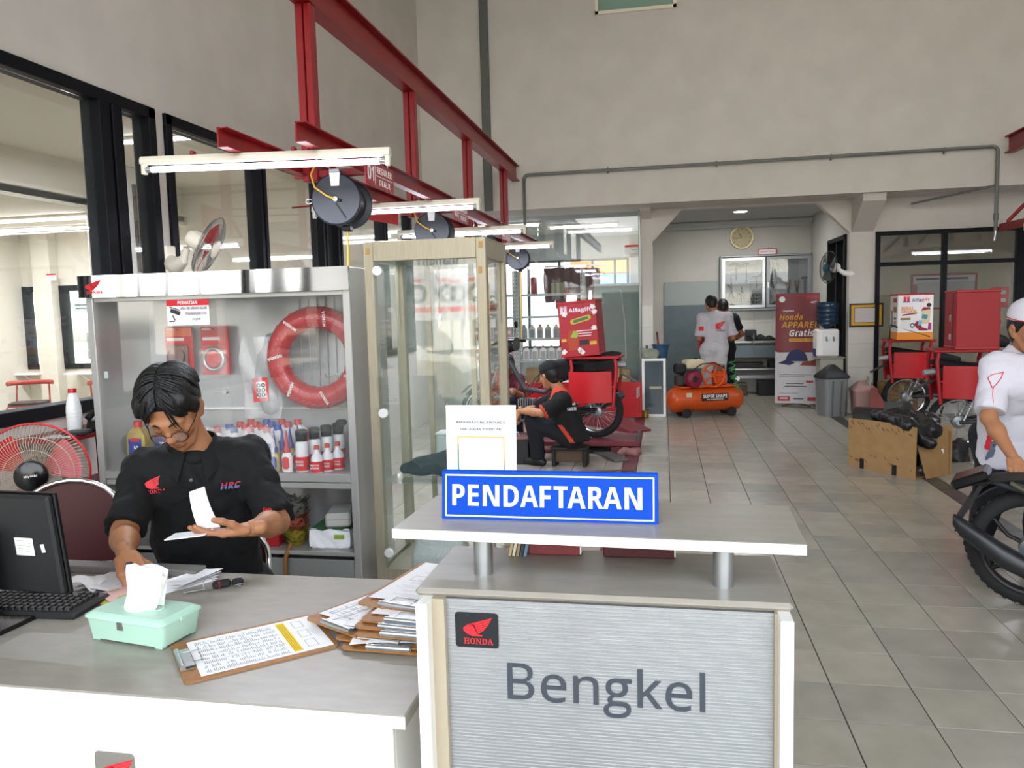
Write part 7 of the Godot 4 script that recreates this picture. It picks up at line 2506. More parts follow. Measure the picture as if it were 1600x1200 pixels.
func repair_bay():
	# motorcycle on the low red lift, its rear wheel to the right
	var lift := thing("lift_platform", "low red lift platform under the motorcycle being repaired", "platform", V(-1.2, 0, -8.35))
	obj("deck", Shape.new().box(V(-0.05, 0.11, 0), V(2.0, 0.05, 0.6), 0.006), grain(Color("5e1520"), Color("71202a"), 0.03, 0.5, 2.0), lift)
	for e in [-0.8, 0.7]:
		obj("foot", Shape.new().box(V(e, 0.042, 0), V(0.1, 0.084, 0.56), 0.004), M.dark_red, lift)
	obj("end_stop", Shape.new().box(V(0.93, 0.15, 0), V(0.04, 0.06, 0.5), 0.006), M.dark_grey, lift)
	var s := Shape.new()
	s.put(V(-0.62, 0, -9.9), V(0, -48, 0)).prism(pts([-0.5, 0.0, 0.5, 0.0, 0.5, 0.02, -0.5, 0.22]), -0.16, 0.16)
	tag(obj("ramp", s, grain(Color("6b1a24"), Color("7d2a33"), 0.03, 0.5, 2.0)), "dark red sheet metal ramp on the floor behind the lift", "ramp")
	var m := motorcycle("motorcycle", "stripped black motorcycle under repair with a red delivery box", V(-0.71, 0.136, -8.3), 176, M.black_gloss)
	delivery_rack(m, 0.86, 0.17)
	# what the mechanics have taken off shows the works
	s = Shape.new()
	for k in 7:
		var f := k / 6.0
		s.tube([V(0.5 + 0.06 * k, 0.62 - 0.05 * sin(k * 2.0), 0.1), V(0.66 + 0.03 * k, 0.5, 0.14 - 0.03 * k), V(0.8, 0.42 + 0.03 * k, 0.06)], 0.008, 5)
	obj("wiring", s, hexmat("5a2a26", 0.6), m)
	obj("plank", Shape.new().box(V(-0.24, 0.7, 0.02), V(0.04, 0.1, 0.27), 0.004), M.carton, m)
	var b := thing("delivery_box", "worn dark red delivery box with a torn promotion print", "box", V(-0.83, 1.014, -8.3), -4)
	b.rotation.z = 0.07
	delivery_box(b, V(0.4, 0.57, 0.42), M.dark_print if M.has("dark_print") else red_print(), M.red, true)

	# around the seated mechanic
	var st := thing("step_stool", "low dark wooden stool the seated mechanic sits on", "stool", V(-0.9, 0, -7.5), -3)
	var wd := grain(Color(0.07, 0.055, 0.045), Color(0.12, 0.095, 0.075), 0.03, 0.6, 3.0, 4, V(1, 6, 6))
	obj("seat", Shape.new().box(V(0, 0.175, 0), V(0.36, 0.03, 0.22), 0.004), wd, st)
	for e in [-0.15, 0.15]:
		obj("leg", Shape.new().box(V(e, 0.08, 0), V(0.035, 0.16, 0.2), 0.004), wd, st)
	obj("front_board", Shape.new().box(V(0, 0.1, 0.06), V(0.27, 0.12, 0.02), 0.003), hexmat("4d3a28", 0.6), st)
	var pl := thing("plank", "grey worn plank lying slanted beside the stool", "plank", V(-0.63, 0.03, -8.1), -68)
	obj("board", Shape.new().box(V(0, 0.0, 0), V(0.95, 0.024, 0.16), 0.003), grain(Color("4e4c49"), Color("65625e"), 0.03, 0.6, 2.0, 4, V(1, 4, 4)), pl)
	pl.position.y = 0.013
	pl.rotation.y = deg_to_rad(-64)
	var tb := Shape.new()
	tb.tube([V(-0.2, 0.05, 0.02), V(0.0, 0.05, 0.0), V(0.28, 0.048, 0.04), V(0.44, 0.045, 0.12)], 0.052, 14)
	tag(obj("inner_tube", tb, M.rubber, null, V(-0.72, 0.0, -8.75), V(0, -6, 0)), "black rubber tube lying on the floor by the red border strip", "tube")
	heap("red and white oily rag on the floor at the border strip", "rag", V(-0.36, 0, -8.05), V(0.12, 0.09, 0.1), grain(Color("9a8f8a"), Color("7a2a2a"), 0.09, 0.9, 9.0), 12)
	var sk := thing("stick", "thin wooden stick lying on the tiles before the stool", "stick", V(-0.54, 0.009, -7.2), 14)
	obj("wood", Shape.new().cyl(V(-0.26, 0, 0), V(0.26, 0, 0), 0.009, 0.006, 8), M.wood, sk)
	var tb2 := thing("tool_box", "black tool box at the seated mechanic's feet", "toolbox", V(-1.5, 0, -7.6), 6)
	obj("body", Shape.new().box(V(0, 0.12, 0), V(0.36, 0.24, 0.24), 0.008), hexmat("15161a", 0.4), tb2)
	obj("lid", Shape.new().box(V(0, 0.25, 0), V(0.38, 0.03, 0.25), 0.006), hexmat("5f3a34", 0.5), tb2)
	obj("handle", Shape.new().tube([V(-0.08, 0.26, 0), V(-0.07, 0.3, 0), V(0.07, 0.3, 0), V(0.08, 0.26, 0)], 0.008, 6), M.steel, tb2)


func red_print() -> StandardMaterial3D:
	var im := blank(128, 128, Color("9c1320"))
	M.dark_print = picture(im, 0.45)
	return M.dark_print


func delivery_box(b: Node3D, size: Vector3, side: Material, edge: Material, promo: bool):
	# sheet metal box with a lid seam, hinges and a hasp
	obj("shell", Shape.new().box(V(0, size.y / 2, 0), size, 0.008), side, b)
	obj("lid_rim", Shape.new().box(V(0, size.y - 0.012, 0), V(size.x + 0.012, 0.026, size.z + 0.012), 0.006), edge, b)
	obj("bottom_rim", Shape.new().box(V(0, 0.012, 0), V(size.x + 0.008, 0.024, size.z + 0.008), 0.004), edge, b)
	var x := -size.x / 2 - 0.004
	obj("hasp", Shape.new().box(V(x, size.y * 0.52, 0.02), V(0.014, 0.07, 0.04), 0.004), M.chrome, b)
	obj("hasp", Shape.new().box(V(x, size.y * 0.2, 0.03), V(0.014, 0.06, 0.05), 0.004), M.chrome, b)
	obj("seam", Shape.new().box(V(x + 0.002, size.y * 0.5, 0.1), V(0.006, size.y * 0.9, 0.006)), M.dark_red, b)
	if promo:
		var z := size.z / 2 + 0.001
		text(b, "Alfagift", 0.23, 0.055, V(0.03, size.y * 0.83, z), hexmat("d9ccd0", 0.6), Vector3.ZERO, true, 0.0015)
		gift_boxes(b, V(-0.14, size.y * 0.84, z), 0.08, hexmat("cfbcc2", 0.6), hexmat("cfbcc2", 0.6))
		obj("print", Shape.new().put(V(0.03, size.y * 0.66, z), V(0, 0, 12)).prism(rrect(0.22, 0.055, 0.027), 0, 0.001), hexmat("b59a2c", 0.6), b)
		obj("print", Shape.new().put(V(0.03, size.y * 0.66, z + 0.001), V(0, 0, 12)).box(Vector3.ZERO, V(0.16, 0.03, 0.001)), hexmat("3e6a3c", 0.6), b)
		obj("print", Shape.new().put(V(-0.07, size.y * 0.32, z)).prism(pts([-0.04, -0.12, 0.05, -0.11, 0.06, 0.0, 0.02, 0.1, -0.03, 0.09, -0.05, 0.0]), 0, 0.001), hexmat("a33a1c", 0.6), b)
		obj("print", Shape.new().put(V(-0.05, size.y * 0.39, z + 0.001)).prism(pts([-0.04, -0.02, 0.03, -0.03, 0.05, 0.02, 0.0, 0.05]), 0, 0.001), hexmat("8fa03a", 0.6), b)
		obj("print", Shape.new().box(V(0.05, size.y * 0.25, z), V(0.1, 0.05, 0.001)), hexmat("22201c", 0.6), b)
		obj("print", Shape.new().box(V(0.14, size.y * 0.23, z), V(0.07, 0.035, 0.0015)), hexmat("c99a2c", 0.6), b)
		obj("print", Shape.new().box(V(-0.16, size.y * 0.31, z), V(0.05, 0.03, 0.001)), hexmat("c99a2c", 0.6), b)
		for k in 3:
			obj("print", Shape.new().box(V(0.06, size.y * (0.46 - 0.045 * k), z), V(0.17 - 0.02 * k, 0.008, 0.001)), hexmat("d9ccd0", 0.6), b)
		for k in 7:
			obj("torn_patch", Shape.new().put(V([0.165, 0.18, -0.13, 0.0, 0.02, 0.16, -0.17][k], size.y * [0.87, 0.78, 0.78, 0.12, 0.08, 0.5, 0.1][k], z), V(0, 0, 40.0 * k)).prism(pts([-0.03, -0.01, 0.0, -0.025, 0.03, -0.008, 0.018, 0.02, -0.02, 0.03]), 0, 0.0012), hexmat("d4cdc8", 0.8), b)


func gift_boxes(parent: Node3D, at: Vector3, w: float, a: Material, base: Material):
	var s := Shape.new()
	s.put(at)
	for e in [-1.0, 1.0]:
		s.box(V(e * w * 0.24, 0.0, 0.0005), V(w * 0.36, w * 0.55, 0.001))
		s.box(V(e * w * 0.24, w * 0.36, 0.0005), V(w * 0.44, w * 0.12, 0.001))
		s.put(at + V(e * w * 0.16, w * 0.52, 0.0005), V(0, 0, 35)).box(Vector3.ZERO, V(w * 0.2, w * 0.08, 0.001))
		s.put(at + V(e * w * 0.34, w * 0.52, 0.0005), V(0, 0, -35)).box(Vector3.ZERO, V(w * 0.2, w * 0.08, 0.001))
		s.put(at)
	obj("print", s, a, parent)
	obj("print", Shape.new().put(at).box(V(0, -w * 0.33, 0.0005), V(w * 1.0, w * 0.16, 0.001)), base, parent)


func right_bay():
	# two delivery motorcycles heading right
	var a := motorcycle("motorcycle", "delivery motorcycle with a white printed box, farther of the two at right", V(3.0, 0, -10.7), -4, M.black)
	delivery_rack(a, 1.0, 0.19)
	obj("carry_bar", Shape.new().tube([V(-0.25, 1.02, 0.24), V(-0.24, 1.2, 0.245), V(0.2, 1.05, 0.25)], 0.012, 8), M.black, a)
	var b := thing("delivery_box", "white printed delivery box on the farther right motorcycle", "box", V(3.03, 1.0165, -10.66), -4)
	white_box(b)
	var c := motorcycle("motorcycle", "delivery motorcycle with a plain red box, nearer of the two at right", V(2.87, 0, -8.5), -6, M.black)
	delivery_rack(c, 1.0, 0.19)
	b = thing("delivery_box", "plain bright red delivery box on the nearer right motorcycle", "box", V(2.97, 1.0165, -8.5), -5)
	delivery_box(b, V(0.38, 0.57, 0.44), M.red, hexmat("a80f1c", 0.4), false)
	for q in [a, c]:
		for n in ["muffler", "heat_shield", "exhaust_pipe"]:
			q.get_node(n).free()
	var d := motorcycle("motorcycle", "dark motorcycle beyond the red box, mostly hidden", V(4.0, 0, -9.3), 8, M.black_gloss)
	obj("windscreen", Shape.new().sheet(func(u, v): return V(1.12 - 0.12 * v, 1.0 + 0.3 * v, (u - 0.5) * 0.36), 6, 6, 0.004), M.black_gloss, d)

	# stripped motorcycle at the right edge
	var m := motorcycle("motorcycle", "stripped black motorcycle at the right edge under the worker's hand", V(1.76, 0, -4.16), -24, M.black, false, true, 0.29, true)
	obj("mud_flap", Shape.new().sheet(func(u, v): return V(-0.33 + 0.1 * v, 0.40 + 0.2 * v + 0.02 * sin(u * PI), (u - 0.5) * 0.22), 6, 5, 0.02), M.rubber, m)
	obj("plate_holder", Shape.new().box(V(0, 0, 0), V(0.17, 0.05, 0.22), 0.012), M.black_gloss, m, V(-0.27, 0.62, 0.02), V(0, 0, 25))
	for e in [-0.04, 0.04]:
		obj("catch", Shape.new().box(V(-0.34, 0.59, e), V(0.03, 0.03, 0.012), 0.003), M.zinc, m, Vector3.ZERO)
	obj("hugger", Shape.new().sheet(func(u, v): return V(0.33 * cos(PI * (0.45 + 0.5 * v)), 0.29 + 0.34 * sin(PI * (0.45 + 0.5 * v)), (u - 0.5) * 0.14), 4, 8, 0.008), M.rubber, m)
	obj("tail_frame", Shape.new().tube([V(0.4, 0.5, 0.09), V(0.1, 0.55, 0.1), V(-0.2, 0.62, 0.07), V(-0.26, 0.63, 0), V(-0.2, 0.62, -0.07), V(0.1, 0.55, -0.1), V(0.4, 0.5, -0.09)], 0.014, 8), M.dark_grey, m)
	obj("inner_fender", Shape.new().sheet(func(u, v): return V(0.16 - 0.46 * v, 0.62 + 0.03 * sin(v * PI) - 0.04 * v + 0.02 * sin(u * PI), (u - 0.5) * 0.2), 6, 8, 0.01), M.black, m)
	obj("battery_tray", Shape.new().box(V(0.25, 0.58, 0.02), V(0.2, 0.1, 0.16), 0.01), M.dark_grey, m)
	obj("plug", Shape.new().box(V(0.05, 0.53, 0.14), V(0.035, 0.03, 0.025), 0.004), hexmat("d8d4c0", 0.5), m)
	obj("wiring", Shape.new().tube([V(-0.1, 0.62, 0.1), V(0.03, 0.56, 0.14), V(0.1, 0.46, 0.15), V(0.3, 0.42, 0.14)], 0.012, 7).tube([V(-0.05, 0.64, 0.06), V(0.1, 0.6, 0.12), V(0.3, 0.52, 0.12)], 0.009, 7), hexmat("55503f", 0.6), m)
	obj("clutch_cover", Shape.new().put(V(0.36, 0.33, 0.15), V(90, 0, 0)).lathe([[0.09, 0.0], [0.09, 0.02], [0.06, 0.03], [0.0, 0.03]], 24), M.zinc, m)
	obj("kick_lever", Shape.new().taper([V(0.3, 0.2, 0.2), V(0.12, 0.16, 0.24), V(0.02, 0.2, 0.25)], [0.014, 0.016, 0.018], 8), M.steel, m)
	obj("passenger_step", Shape.new().taper([V(0.22, 0.42, 0.17), V(0.12, 0.5, 0.2), V(0.06, 0.54, 0.2)], [0.022, 0.024, 0.018], 8), M.zinc, m)
	heap("grey-green plastic cover lying on the stripped motorcycle's tail", "cover", V(1.88, 0.625, -4.08), V(0.2, 0.09, 0.13), hexmat("4b4a44", 0.6), 6)
	# torn carton full of fairing parts
	var k := thing("parts_carton", "torn brown carton on the aisle, open and full of black fairing parts", "carton", V(1.657, 0, -7.636), rad_to_deg(atan2(-0.6, 0.403)))
	# local x runs along the front panel towards the camera, local -z to the right end
	var L := 0.722
	var W := 0.42
	obj("front_panel", Shape.new().sheet(func(u, v): return V(L * u, 0.44 * v + 0.012 * sin(u * 3.0) * v, 0.01 * sin(u * 4.0) * v), 10, 6, 0.006), M.carton, k)
	obj("back_panel", Shape.new().sheet(func(u, v): return V(L * (1 - u), 0.38 * v, -W - 0.01 * sin(u * 5.0)), 8, 5, 0.006), M.carton, k)
	obj("left_panel", Shape.new().sheet(func(u, v): return V(0.0, 0.44 * v, -W + W * u), 5, 5, 0.006), M.carton, k)
	var right := func(u: float, v: float) -> Vector3:
		var lean := 0.16 * (1.0 - u) * (1.0 - v)
		return V(L - 0.10 + 0.08 * u + lean * 0.8, (0.36 + 0.12 * u) * v * (1.0 - 0.25 * pow(absf(u - 0.3), 2)), -0.1 - (W - 0.06) * u)
	obj("end_panel", Shape.new().sheet(right, 10, 8, 0.006), M.carton, k)
	for x in [0.16, 0.51]:
		obj("hand_hole", Shape.new().box(V(x, 0.045, 0.002), V(0.045, 0.09, 0.004)), M.black_matt, k)
	obj("shipping_label", Shape.new().box(V(0, 0, 0), V(0.004, 0.075, 0.1)), M.paper, k, V(0.688, 0.19, -0.31), V(0, -12, 0))
	obj("bottom", Shape.new().span(V(0.01, 0.002, -0.01), V(L - 0.02, 0.008, -W)), M.carton, k)
	var dirt := Shape.new()
	var rng := RandomNumberGenerator.new()
	rng.seed = 2
	for i in 36:
		var p := V(rng.randf_range(0.03, L - 0.03), rng.randf_range(0.36, 0.43) if i < 22 else rng.randf_range(0.05, 0.16), 0.0115)
		dirt.put(p, V(0, 0, rng.randf_range(-70, -20))).prism(pts([-0.018, 0.0, 0.0, -0.003, 0.02, 0.001, 0.0, 0.004]), 0.0, 0.0006)
	obj("oil_stain", dirt, hexmat("4c3722", 0.8), k).set_meta("kind", "stuff")
	var bl := Body.new()
	var at := func(x: float, y: float, z: float): return k.transform * V(x, y, -z)
	bl.add([[at.call(0.16, 0.2, 0.2), 0.12, at.call(0.5, 0.18, 0.22), 0.12], [at.call(0.1, 0.42, 0.2), 0.08, at.call(0.4, 0.45, 0.2), 0.1], [at.call(0.4, 0.45, 0.2), 0.1, at.call(0.68, 0.41, 0.22), 0.085], [at.call(0.6, 0.4, 0.1), 0.075, at.call(0.76, 0.3, 0.12), 0.05], [at.call(0.25, 0.49, 0.08), 0.05, at.call(0.62, 0.47, 0.03), 0.06], [at.call(0.3, 0.46, 0.32), 0.07, at.call(0.6, 0.46, 0.34), 0.07]], 0.012, 0.05, [], 0.03, folds)
	tag(obj("plastic_bags", bl.done(), hexmat("131417", 0.38)), "heap of black plastic bags and fairing parts bulging from the torn carton", "bags")
	var fr := thing("fairing", "grey-black motorcycle fairing panel sticking up from the carton heap", "fairing", V(2.1, 0.33, -7.5), 30)
	obj("panel", Shape.new().sheet(func(u, v): return V((u - 0.5) * (0.42 - 0.12 * v), 0.28 * v, 0.1 * sin(u * PI) - 0.1 * v), 12, 8, 0.006), hexmat("2b2c29", 0.55), fr)
	obj("rib", Shape.new().tube([V(-0.2, 0.02, 0.02), V(-0.06, 0.24, 0.0), V(0.12, 0.29, -0.03)], 0.01, 6), hexmat("4c4c46", 0.5), fr)
	fr = thing("fairing", "black open-ended fairing tunnel at the carton's left corner", "fairing", V(1.82, 0.37, -7.66), -30)
	obj("shell", Shape.new().sheet(func(u, v): return V(-0.1 + 0.26 * v, 0.16 * sin(PI * u), 0.11 * cos(PI * u)), 12, 5, 0.008), M.black, fr)
	fr = thing("warning_reflector", "orange indicator lens lying behind the carton", "lens", V(2.0, 0.0, -8.6), 20)
	obj("lens", Shape.new().ball(V(0, 0.16, 0), V(0.1, 0.05, 0.05)), hexmat("d9571c", 0.2), fr)
	obj("housing", Shape.new().box(V(0, 0.06, 0), V(0.2, 0.12, 0.14), 0.02), M.black, fr)
	heap("clear plastic film crumpled in the torn carton's open corner", "film", V(2.16, 0.012, -7.28), V(0.12, 0.1, 0.1), M.clear, 15)
	heap("black cover heap on the floor between the carton and the motorcycles", "cover", V(2.45, 0, -8.0), V(0.3, 0.22, 0.2), hexmat("161719", 0.5), 21)


func white_box(b: Node3D):
	var size := V(0.4, 0.56, 0.44)
	obj("shell", Shape.new().box(V(0, size.y / 2, 0), size, 0.008), hexmat("e9e6e4", 0.45), b)
	obj("lid_rim", Shape.new().box(V(0, size.y - 0.006, 0), V(size.x + 0.012, 0.02, size.z + 0.012), 0.004), M.red, b)
	var z := size.z / 2 + 0.001
	var org := hexmat("e58a1f", 0.5)
	obj("bottom_band", Shape.new().box(V(0, 0.045, 0), V(size.x + 0.003, 0.09, size.z + 0.003)), org, b)
	gift_boxes(b, V(-0.1, 0.49, z), 0.08, M.red_ink, M.label_blue)
	text(b, "Alfa", 0.1, 0.042, V(0.01, 0.485, z), M.label_blue, Vector3.ZERO, true, 0.0015)
	text(b, "gift", 0.09, 0.048, V(0.11, 0.483, z), M.red_ink, Vector3.ZERO, true, 0.0015, 0.25)
	for q in [["BEBAS", 0.13, 0.385], ["ONGKIR", 0.17, 0.345]]:
		text(b, q[0], q[1], 0.036, V(-0.09 + (q[1] - 0.13) / 2, q[2], z), org, Vector3.ZERO, true, 0.002)
	obj("print", Shape.new().put(V(-0.07, 0.31, z), V(0, 0, 4)).prism(pts([-0.08, -0.012, 0.09, 0.0, 0.09, 0.014, -0.07, 0.006]), 0, 0.001), hexmat("8a2433", 0.5), b)
	obj("print", Shape.new().box(V(-0.11, 0.255, z), V(0.11, 0.026, 0.001)), hexmat("9a7440", 0.6), b)
	obj("print", Shape.new().box(V(-0.11, 0.185, z), V(0.11, 0.1, 0.001)), hexmat("dfe1e4", 0.6), b)
	obj("print", Shape.new().put(V(0.15, 0.42, z), V(90, 0, 0)).lathe([[0.026, -0.001], [0.026, 0.001]], 16), M.black, b)
	# printed scooter: wheels, body, box, rider in plain colours
	var d := Shape.new()
	d.put(V(-0.03, 0.175, z)).tube(_ring_xy(0.022, 0, 16), 0.006, 5, true)
	obj("print", d, M.black, b)
	obj("print", Shape.new().put(V(0.05, 0.17, z)).prism(pts([-0.06, 0.02, -0.03, 0.06, 0.0, 0.04, 0.03, -0.02, 0.09, -0.04, 0.09, -0.06, 0.0, -0.06, -0.04, -0.02]), 0, 0.001), hexmat("8f1630", 0.5), b)
	obj("print", Shape.new().put(V(0.05, 0.2, z + 0.0005)).prism(pts([-0.02, -0.03, 0.02, -0.02, 0.03, 0.03, -0.01, 0.04]), 0, 0.001), hexmat("7db3dc", 0.5), b)
	obj("print", Shape.new().put(V(0.12, 0.29, z)).prism(pts([-0.05, -0.1, 0.04, -0.09, 0.05, 0.08, -0.05, 0.09]), 0, 0.001), hexmat("d9c6a0", 0.5), b)
	obj("print", Shape.new().put(V(0.11, 0.37, z + 0.0005)).prism(pts([-0.05, -0.02, 0.06, 0.0, 0.05, 0.02, -0.02, 0.025]), 0, 0.001), hexmat("8f1630", 0.5), b)
	obj("print", Shape.new().put(V(0.1, 0.28, z + 0.0005)).prism(pts([-0.03, -0.02, 0.03, -0.03, 0.04, 0.02, -0.02, 0.03]), 0, 0.001), hexmat("3a8896", 0.5), b)
	obj("print", Shape.new().put(V(0.16, 0.16, z)).prism(pts([-0.02, -0.04, 0.02, -0.04, 0.02, 0.04, -0.01, 0.05]), 0, 0.001), hexmat("b0257a", 0.5), b)
	# the narrow left face carries the same print, small
	var x := -size.x / 2 - 0.001
	for q in [[0.485, 0.2, 0.05, "b9525c"], [0.37, 0.18, 0.07, "a8672c"], [0.26, 0.14, 0.03, "6f6a64"], [0.19, 0.14, 0.08, "a9a9ae"]]:
		obj("print", Shape.new().box(V(x, q[0], 0.08), V(0.001, q[2], q[1])), hexmat(q[3], 0.6), b)
	obj("print", Shape.new().box(V(x, 0.25, -0.1), V(0.001, 0.22, 0.1)), hexmat("8d8780", 0.6), b)


func figure(label: String, J: Dictionary, head: Transform3D, o: Dictionary) -> Dictionary:
	# a clothed person from joints: neck, shR, shL, elR, elL, wrR, wrL, hpR, hpL, knR, knL, anR, anL, toe directions
	var t := thing("person", label, "person", Vector3.ZERO, 0.0, o.get("group", ""))
	var cell: float = o.get("cell", 0.014)
	var mid: Vector3 = (J.shR + J.shL) / 2
	var hip: Vector3 = (J.hpR + J.hpL) / 2
	var wide: Vector3 = (J.shL - J.shR)
	var k: float = o.get("k", 0.05)
	# bare body
	var b := Body.new()
	var bones := []
	bones += [[J.neck, 0.05, head * V(0, -0.05, -0.025), 0.049]]
	bones += [[mid + V(0, -0.03, 0), 0.07, hip, 0.075], [J.neck, 0.048, mid + V(0, -0.05, 0), 0.06]]
	for e in ["R", "L"]:
		bones += limb(J["sh" + e], 0.042, J["el" + e], 0.035, 0.003)
		bones += limb(J["el" + e], 0.036, J["wr" + e], 0.025, 0.005)
		bones += [[J["sh" + e], 0.042, mid, 0.05]]
		bones += limb(J["hp" + e], 0.065, J["kn" + e], 0.045)
		bones += limb(J["kn" + e], 0.045, J["an" + e], 0.03)
	b.add(bones, cell, 0.03)
	b.add(head_bones(head, o.get("hs", 1.0)), o.get("head_cell", 0.006), 0.014)
	for e in ["R", "L"]:
		if o.has("hand" + e):
			var h: Array = o["hand" + e]
			b.add(hand_bones(J["wr" + e], h[0], h[1], -1.0 if e == "R" else 1.0, h[2]), o.get("hand_cell", 0.005), 0.007)
	obj("body", b.done(), o.get("skin", M.skin), t)
	# shirt
	var s := Body.new()
	var sb := []
	var bulk: float = o.get("bulk", 0.0)
	for q in [-1.0, 1.0]:
		sb.append([mid + wide * 0.2 * q + V(0, -0.07, 0), 0.105 + bulk, mid.lerp(hip, 0.55) + wide * 0.19 * q, 0.1 + bulk])
		sb.append([mid.lerp(hip, 0.55) + wide * 0.19 * q, 0.1 + bulk, o.get("hem", hip) + wide * 0.2 * q, 0.108 + bulk])
	for e in ["R", "L"]:
		var sh: Vector3 = J["sh" + e]
		sb.append([sh, 0.054 + bulk * 0.4, mid, 0.07])
		sb.append([J.neck + V(0, -0.035, 0), 0.056, sh, 0.05])
		var end: Vector3 = sh.lerp(J["el" + e], o.get("sleeve", 0.85))
		sb.append([sh, 0.056 + bulk * 0.4, end + (J["el" + e] - sh).normalized() * 0.02, 0.064 + bulk * 0.5])
	var cuts := [[o.get("hem", hip) - V(0, 0.0, 0), V(0, -1, 0), 0.3]]
	for e in ["R", "L"]:
		var sh: Vector3 = J["sh" + e]
		cuts.append([sh.lerp(J["el" + e], o.get("sleeve", 0.85)), J["el" + e] - sh, 0.125])
	cuts.append([J.neck + V(0, 0.012, 0), head * Vector3(0, 0.3, 0) - J.neck, 0.09])
	s.add(sb, o.get("shirt_cell", cell), k, cuts, o.get("fold", 0.012), folds)
	var shirt := obj("shirt", s.done(), o.shirt, t)
	# trousers
	var p := Body.new()
	var pb := []
	for e in ["R", "L"]:
		pb.append([hip + V(0, 0.04, 0), 0.12, J["hp" + e], 0.105])
		pb.append([J["hp" + e], 0.1, J["kn" + e], 0.075])
		pb.append([J["kn" + e], 0.075, J["an" + e], 0.064])
	var pc := []
	for e in ["R", "L"]:
		pc.append([J["an" + e] + V(0, -0.015, 0), V(0, -1, 0), 0.12])
	p.add(pb, cell, 0.045, pc, 0.014, noise)
	obj("trousers", p.done(), o.trousers, t)
	for e in ["R", "L"]:
		var d: Vector3 = J.get("toe" + e, V(0, 0, 1)).normalized()
		var a: Vector3 = J["an" + e]
		var f := Body.new()
		f.add([[V(a.x, a.y - 0.045, a.z) - d * 0.05, 0.04, V(a.x, a.y - 0.05, a.z) + d * 0.13, 0.038], [V(a.x, a.y - 0.01, a.z), 0.045, V(a.x, a.y - 0.04, a.z) + d * 0.04, 0.042]], 0.011, 0.03, [[V(a.x, a.y - 0.082, a.z), V(0, -1, 0), 0.3]])
		obj("shoe", f.done(), o.get("shoes", M.black), t)
	return {"node": t, "shirt": s, "head": head, "shirt_node": shirt}


func face_parts(t: Node3D, head: Transform3D, hs := 1.0, lips := "8a5148", open_eyes := true):
	var place := func(m: MeshInstance3D): m.transform = Transform3D(head.basis * hs, head.origin)
	for e in [-1.0, 1.0]:
		place.call(obj("eyebrow", Shape.new().taper([V(e * 0.014, 0.028, 0.0975), V(e * 0.03, 0.034, 0.0925), V(e * 0.048, 0.027, 0.079)], [0.0035, 0.0042, 0.002], 6), M.hair, t))
		if open_eyes:
			place.call(obj("eye", Shape.new().ball(V(e * 0.031, 0.005, 0.0795), V(0.0125, 0.0085, 0.0125), 14, 8), hexmat("e8e2da", 0.3), t))
			place.call(obj("iris", Shape.new().ball(V(e * 0.031, 0.005, 0.0875), V(0.0056, 0.0062, 0.0052), 12, 6), hexmat("1b120d", 0.2), t))
		place.call(obj("eyelash", Shape.new().tube([V(e * 0.018, 0.003 if not open_eyes else 0.011, 0.0905), V(e * 0.031, -0.002 if not open_eyes else 0.0145, 0.0925), V(e * 0.043, 0.002 if not open_eyes else 0.0105, 0.0865)], 0.0014, 5), M.hair, t))
	place.call(obj("lips", Shape.new().taper([V(-0.022, -0.0605, 0.0885), V(-0.008, -0.0575, 0.0965), V(0.008, -0.0575, 0.0965), V(0.022, -0.0605, 0.0885)], [0.0018, 0.0045, 0.0045, 0.0018], 7), hexmat(lips, 0.5), t))


func surf(b: Body, from: Vector3, dir: Vector3) -> Array:
	# where a line from outside first meets the cloth: [point, normal]
	dir = dir.normalized()
	var best := 1e9
	var p := from
	var n := -dir
	for i in b.v.size():
		var w := b.v[i] - from
		var a := w.dot(dir)
		if (w - dir * a).length() < 0.012 and a < best and a > 0.0:
			best = a
			p = b.v[i]
			n = b.nrm[i]
	var sum := Vector3.ZERO
	for i in b.v.size():
		if b.v[i].distance_squared_to(p) < 0.0012:
			sum += b.nrm[i]
	return [p, sum.normalized() if sum.length() > 0.1 else n]


func sewn(f: Dictionary, from: Vector3, dir: Vector3, up := Vector3.UP) -> Node3D:
	# a Node3D that lies on the cloth, facing out, for embroidery
	var h := surf(f.shirt, from, dir)
	var o := Node3D.new()
	o.name = "embroidery"
	f.shirt_node.add_child(o, true)
	var z: Vector3 = h[1]
	var x := up.cross(z).normalized()
	o.transform = Transform3D(Basis(x, z.cross(x), z), h[0] + z * 0.005)
	return o


func short_hair(t: Node3D, head: Transform3D, m: Material, low := 0.0, hs := 1.0, cell := 0.007):
	var b := Body.new()
	var q := Basis.from_scale(V(1.14, 1.0, 0.95)) * head.basis.inverse()
	b.add([[head * (V(0, 0.044, -0.022) * hs), 0.096 * hs, head * (V(0, 0.04, -0.02) * hs), 0.096 * hs, 0, q], [head * (V(0, 0.0, -0.06) * hs), 0.06 * hs, head * (V(0, -0.035, -0.055) * hs), 0.05 * hs]], cell, 0.02, [[head * (V(0, 0.058, 0.05) * hs), head.basis * V(0, -0.45, 0.8), 0.16], [head * (V(0, -0.02 + low, 0.012) * hs), head.basis * V(0, -0.6, 0.75), 0.16]], 0.008, noise)
	obj("hair", b.done(), m, t)


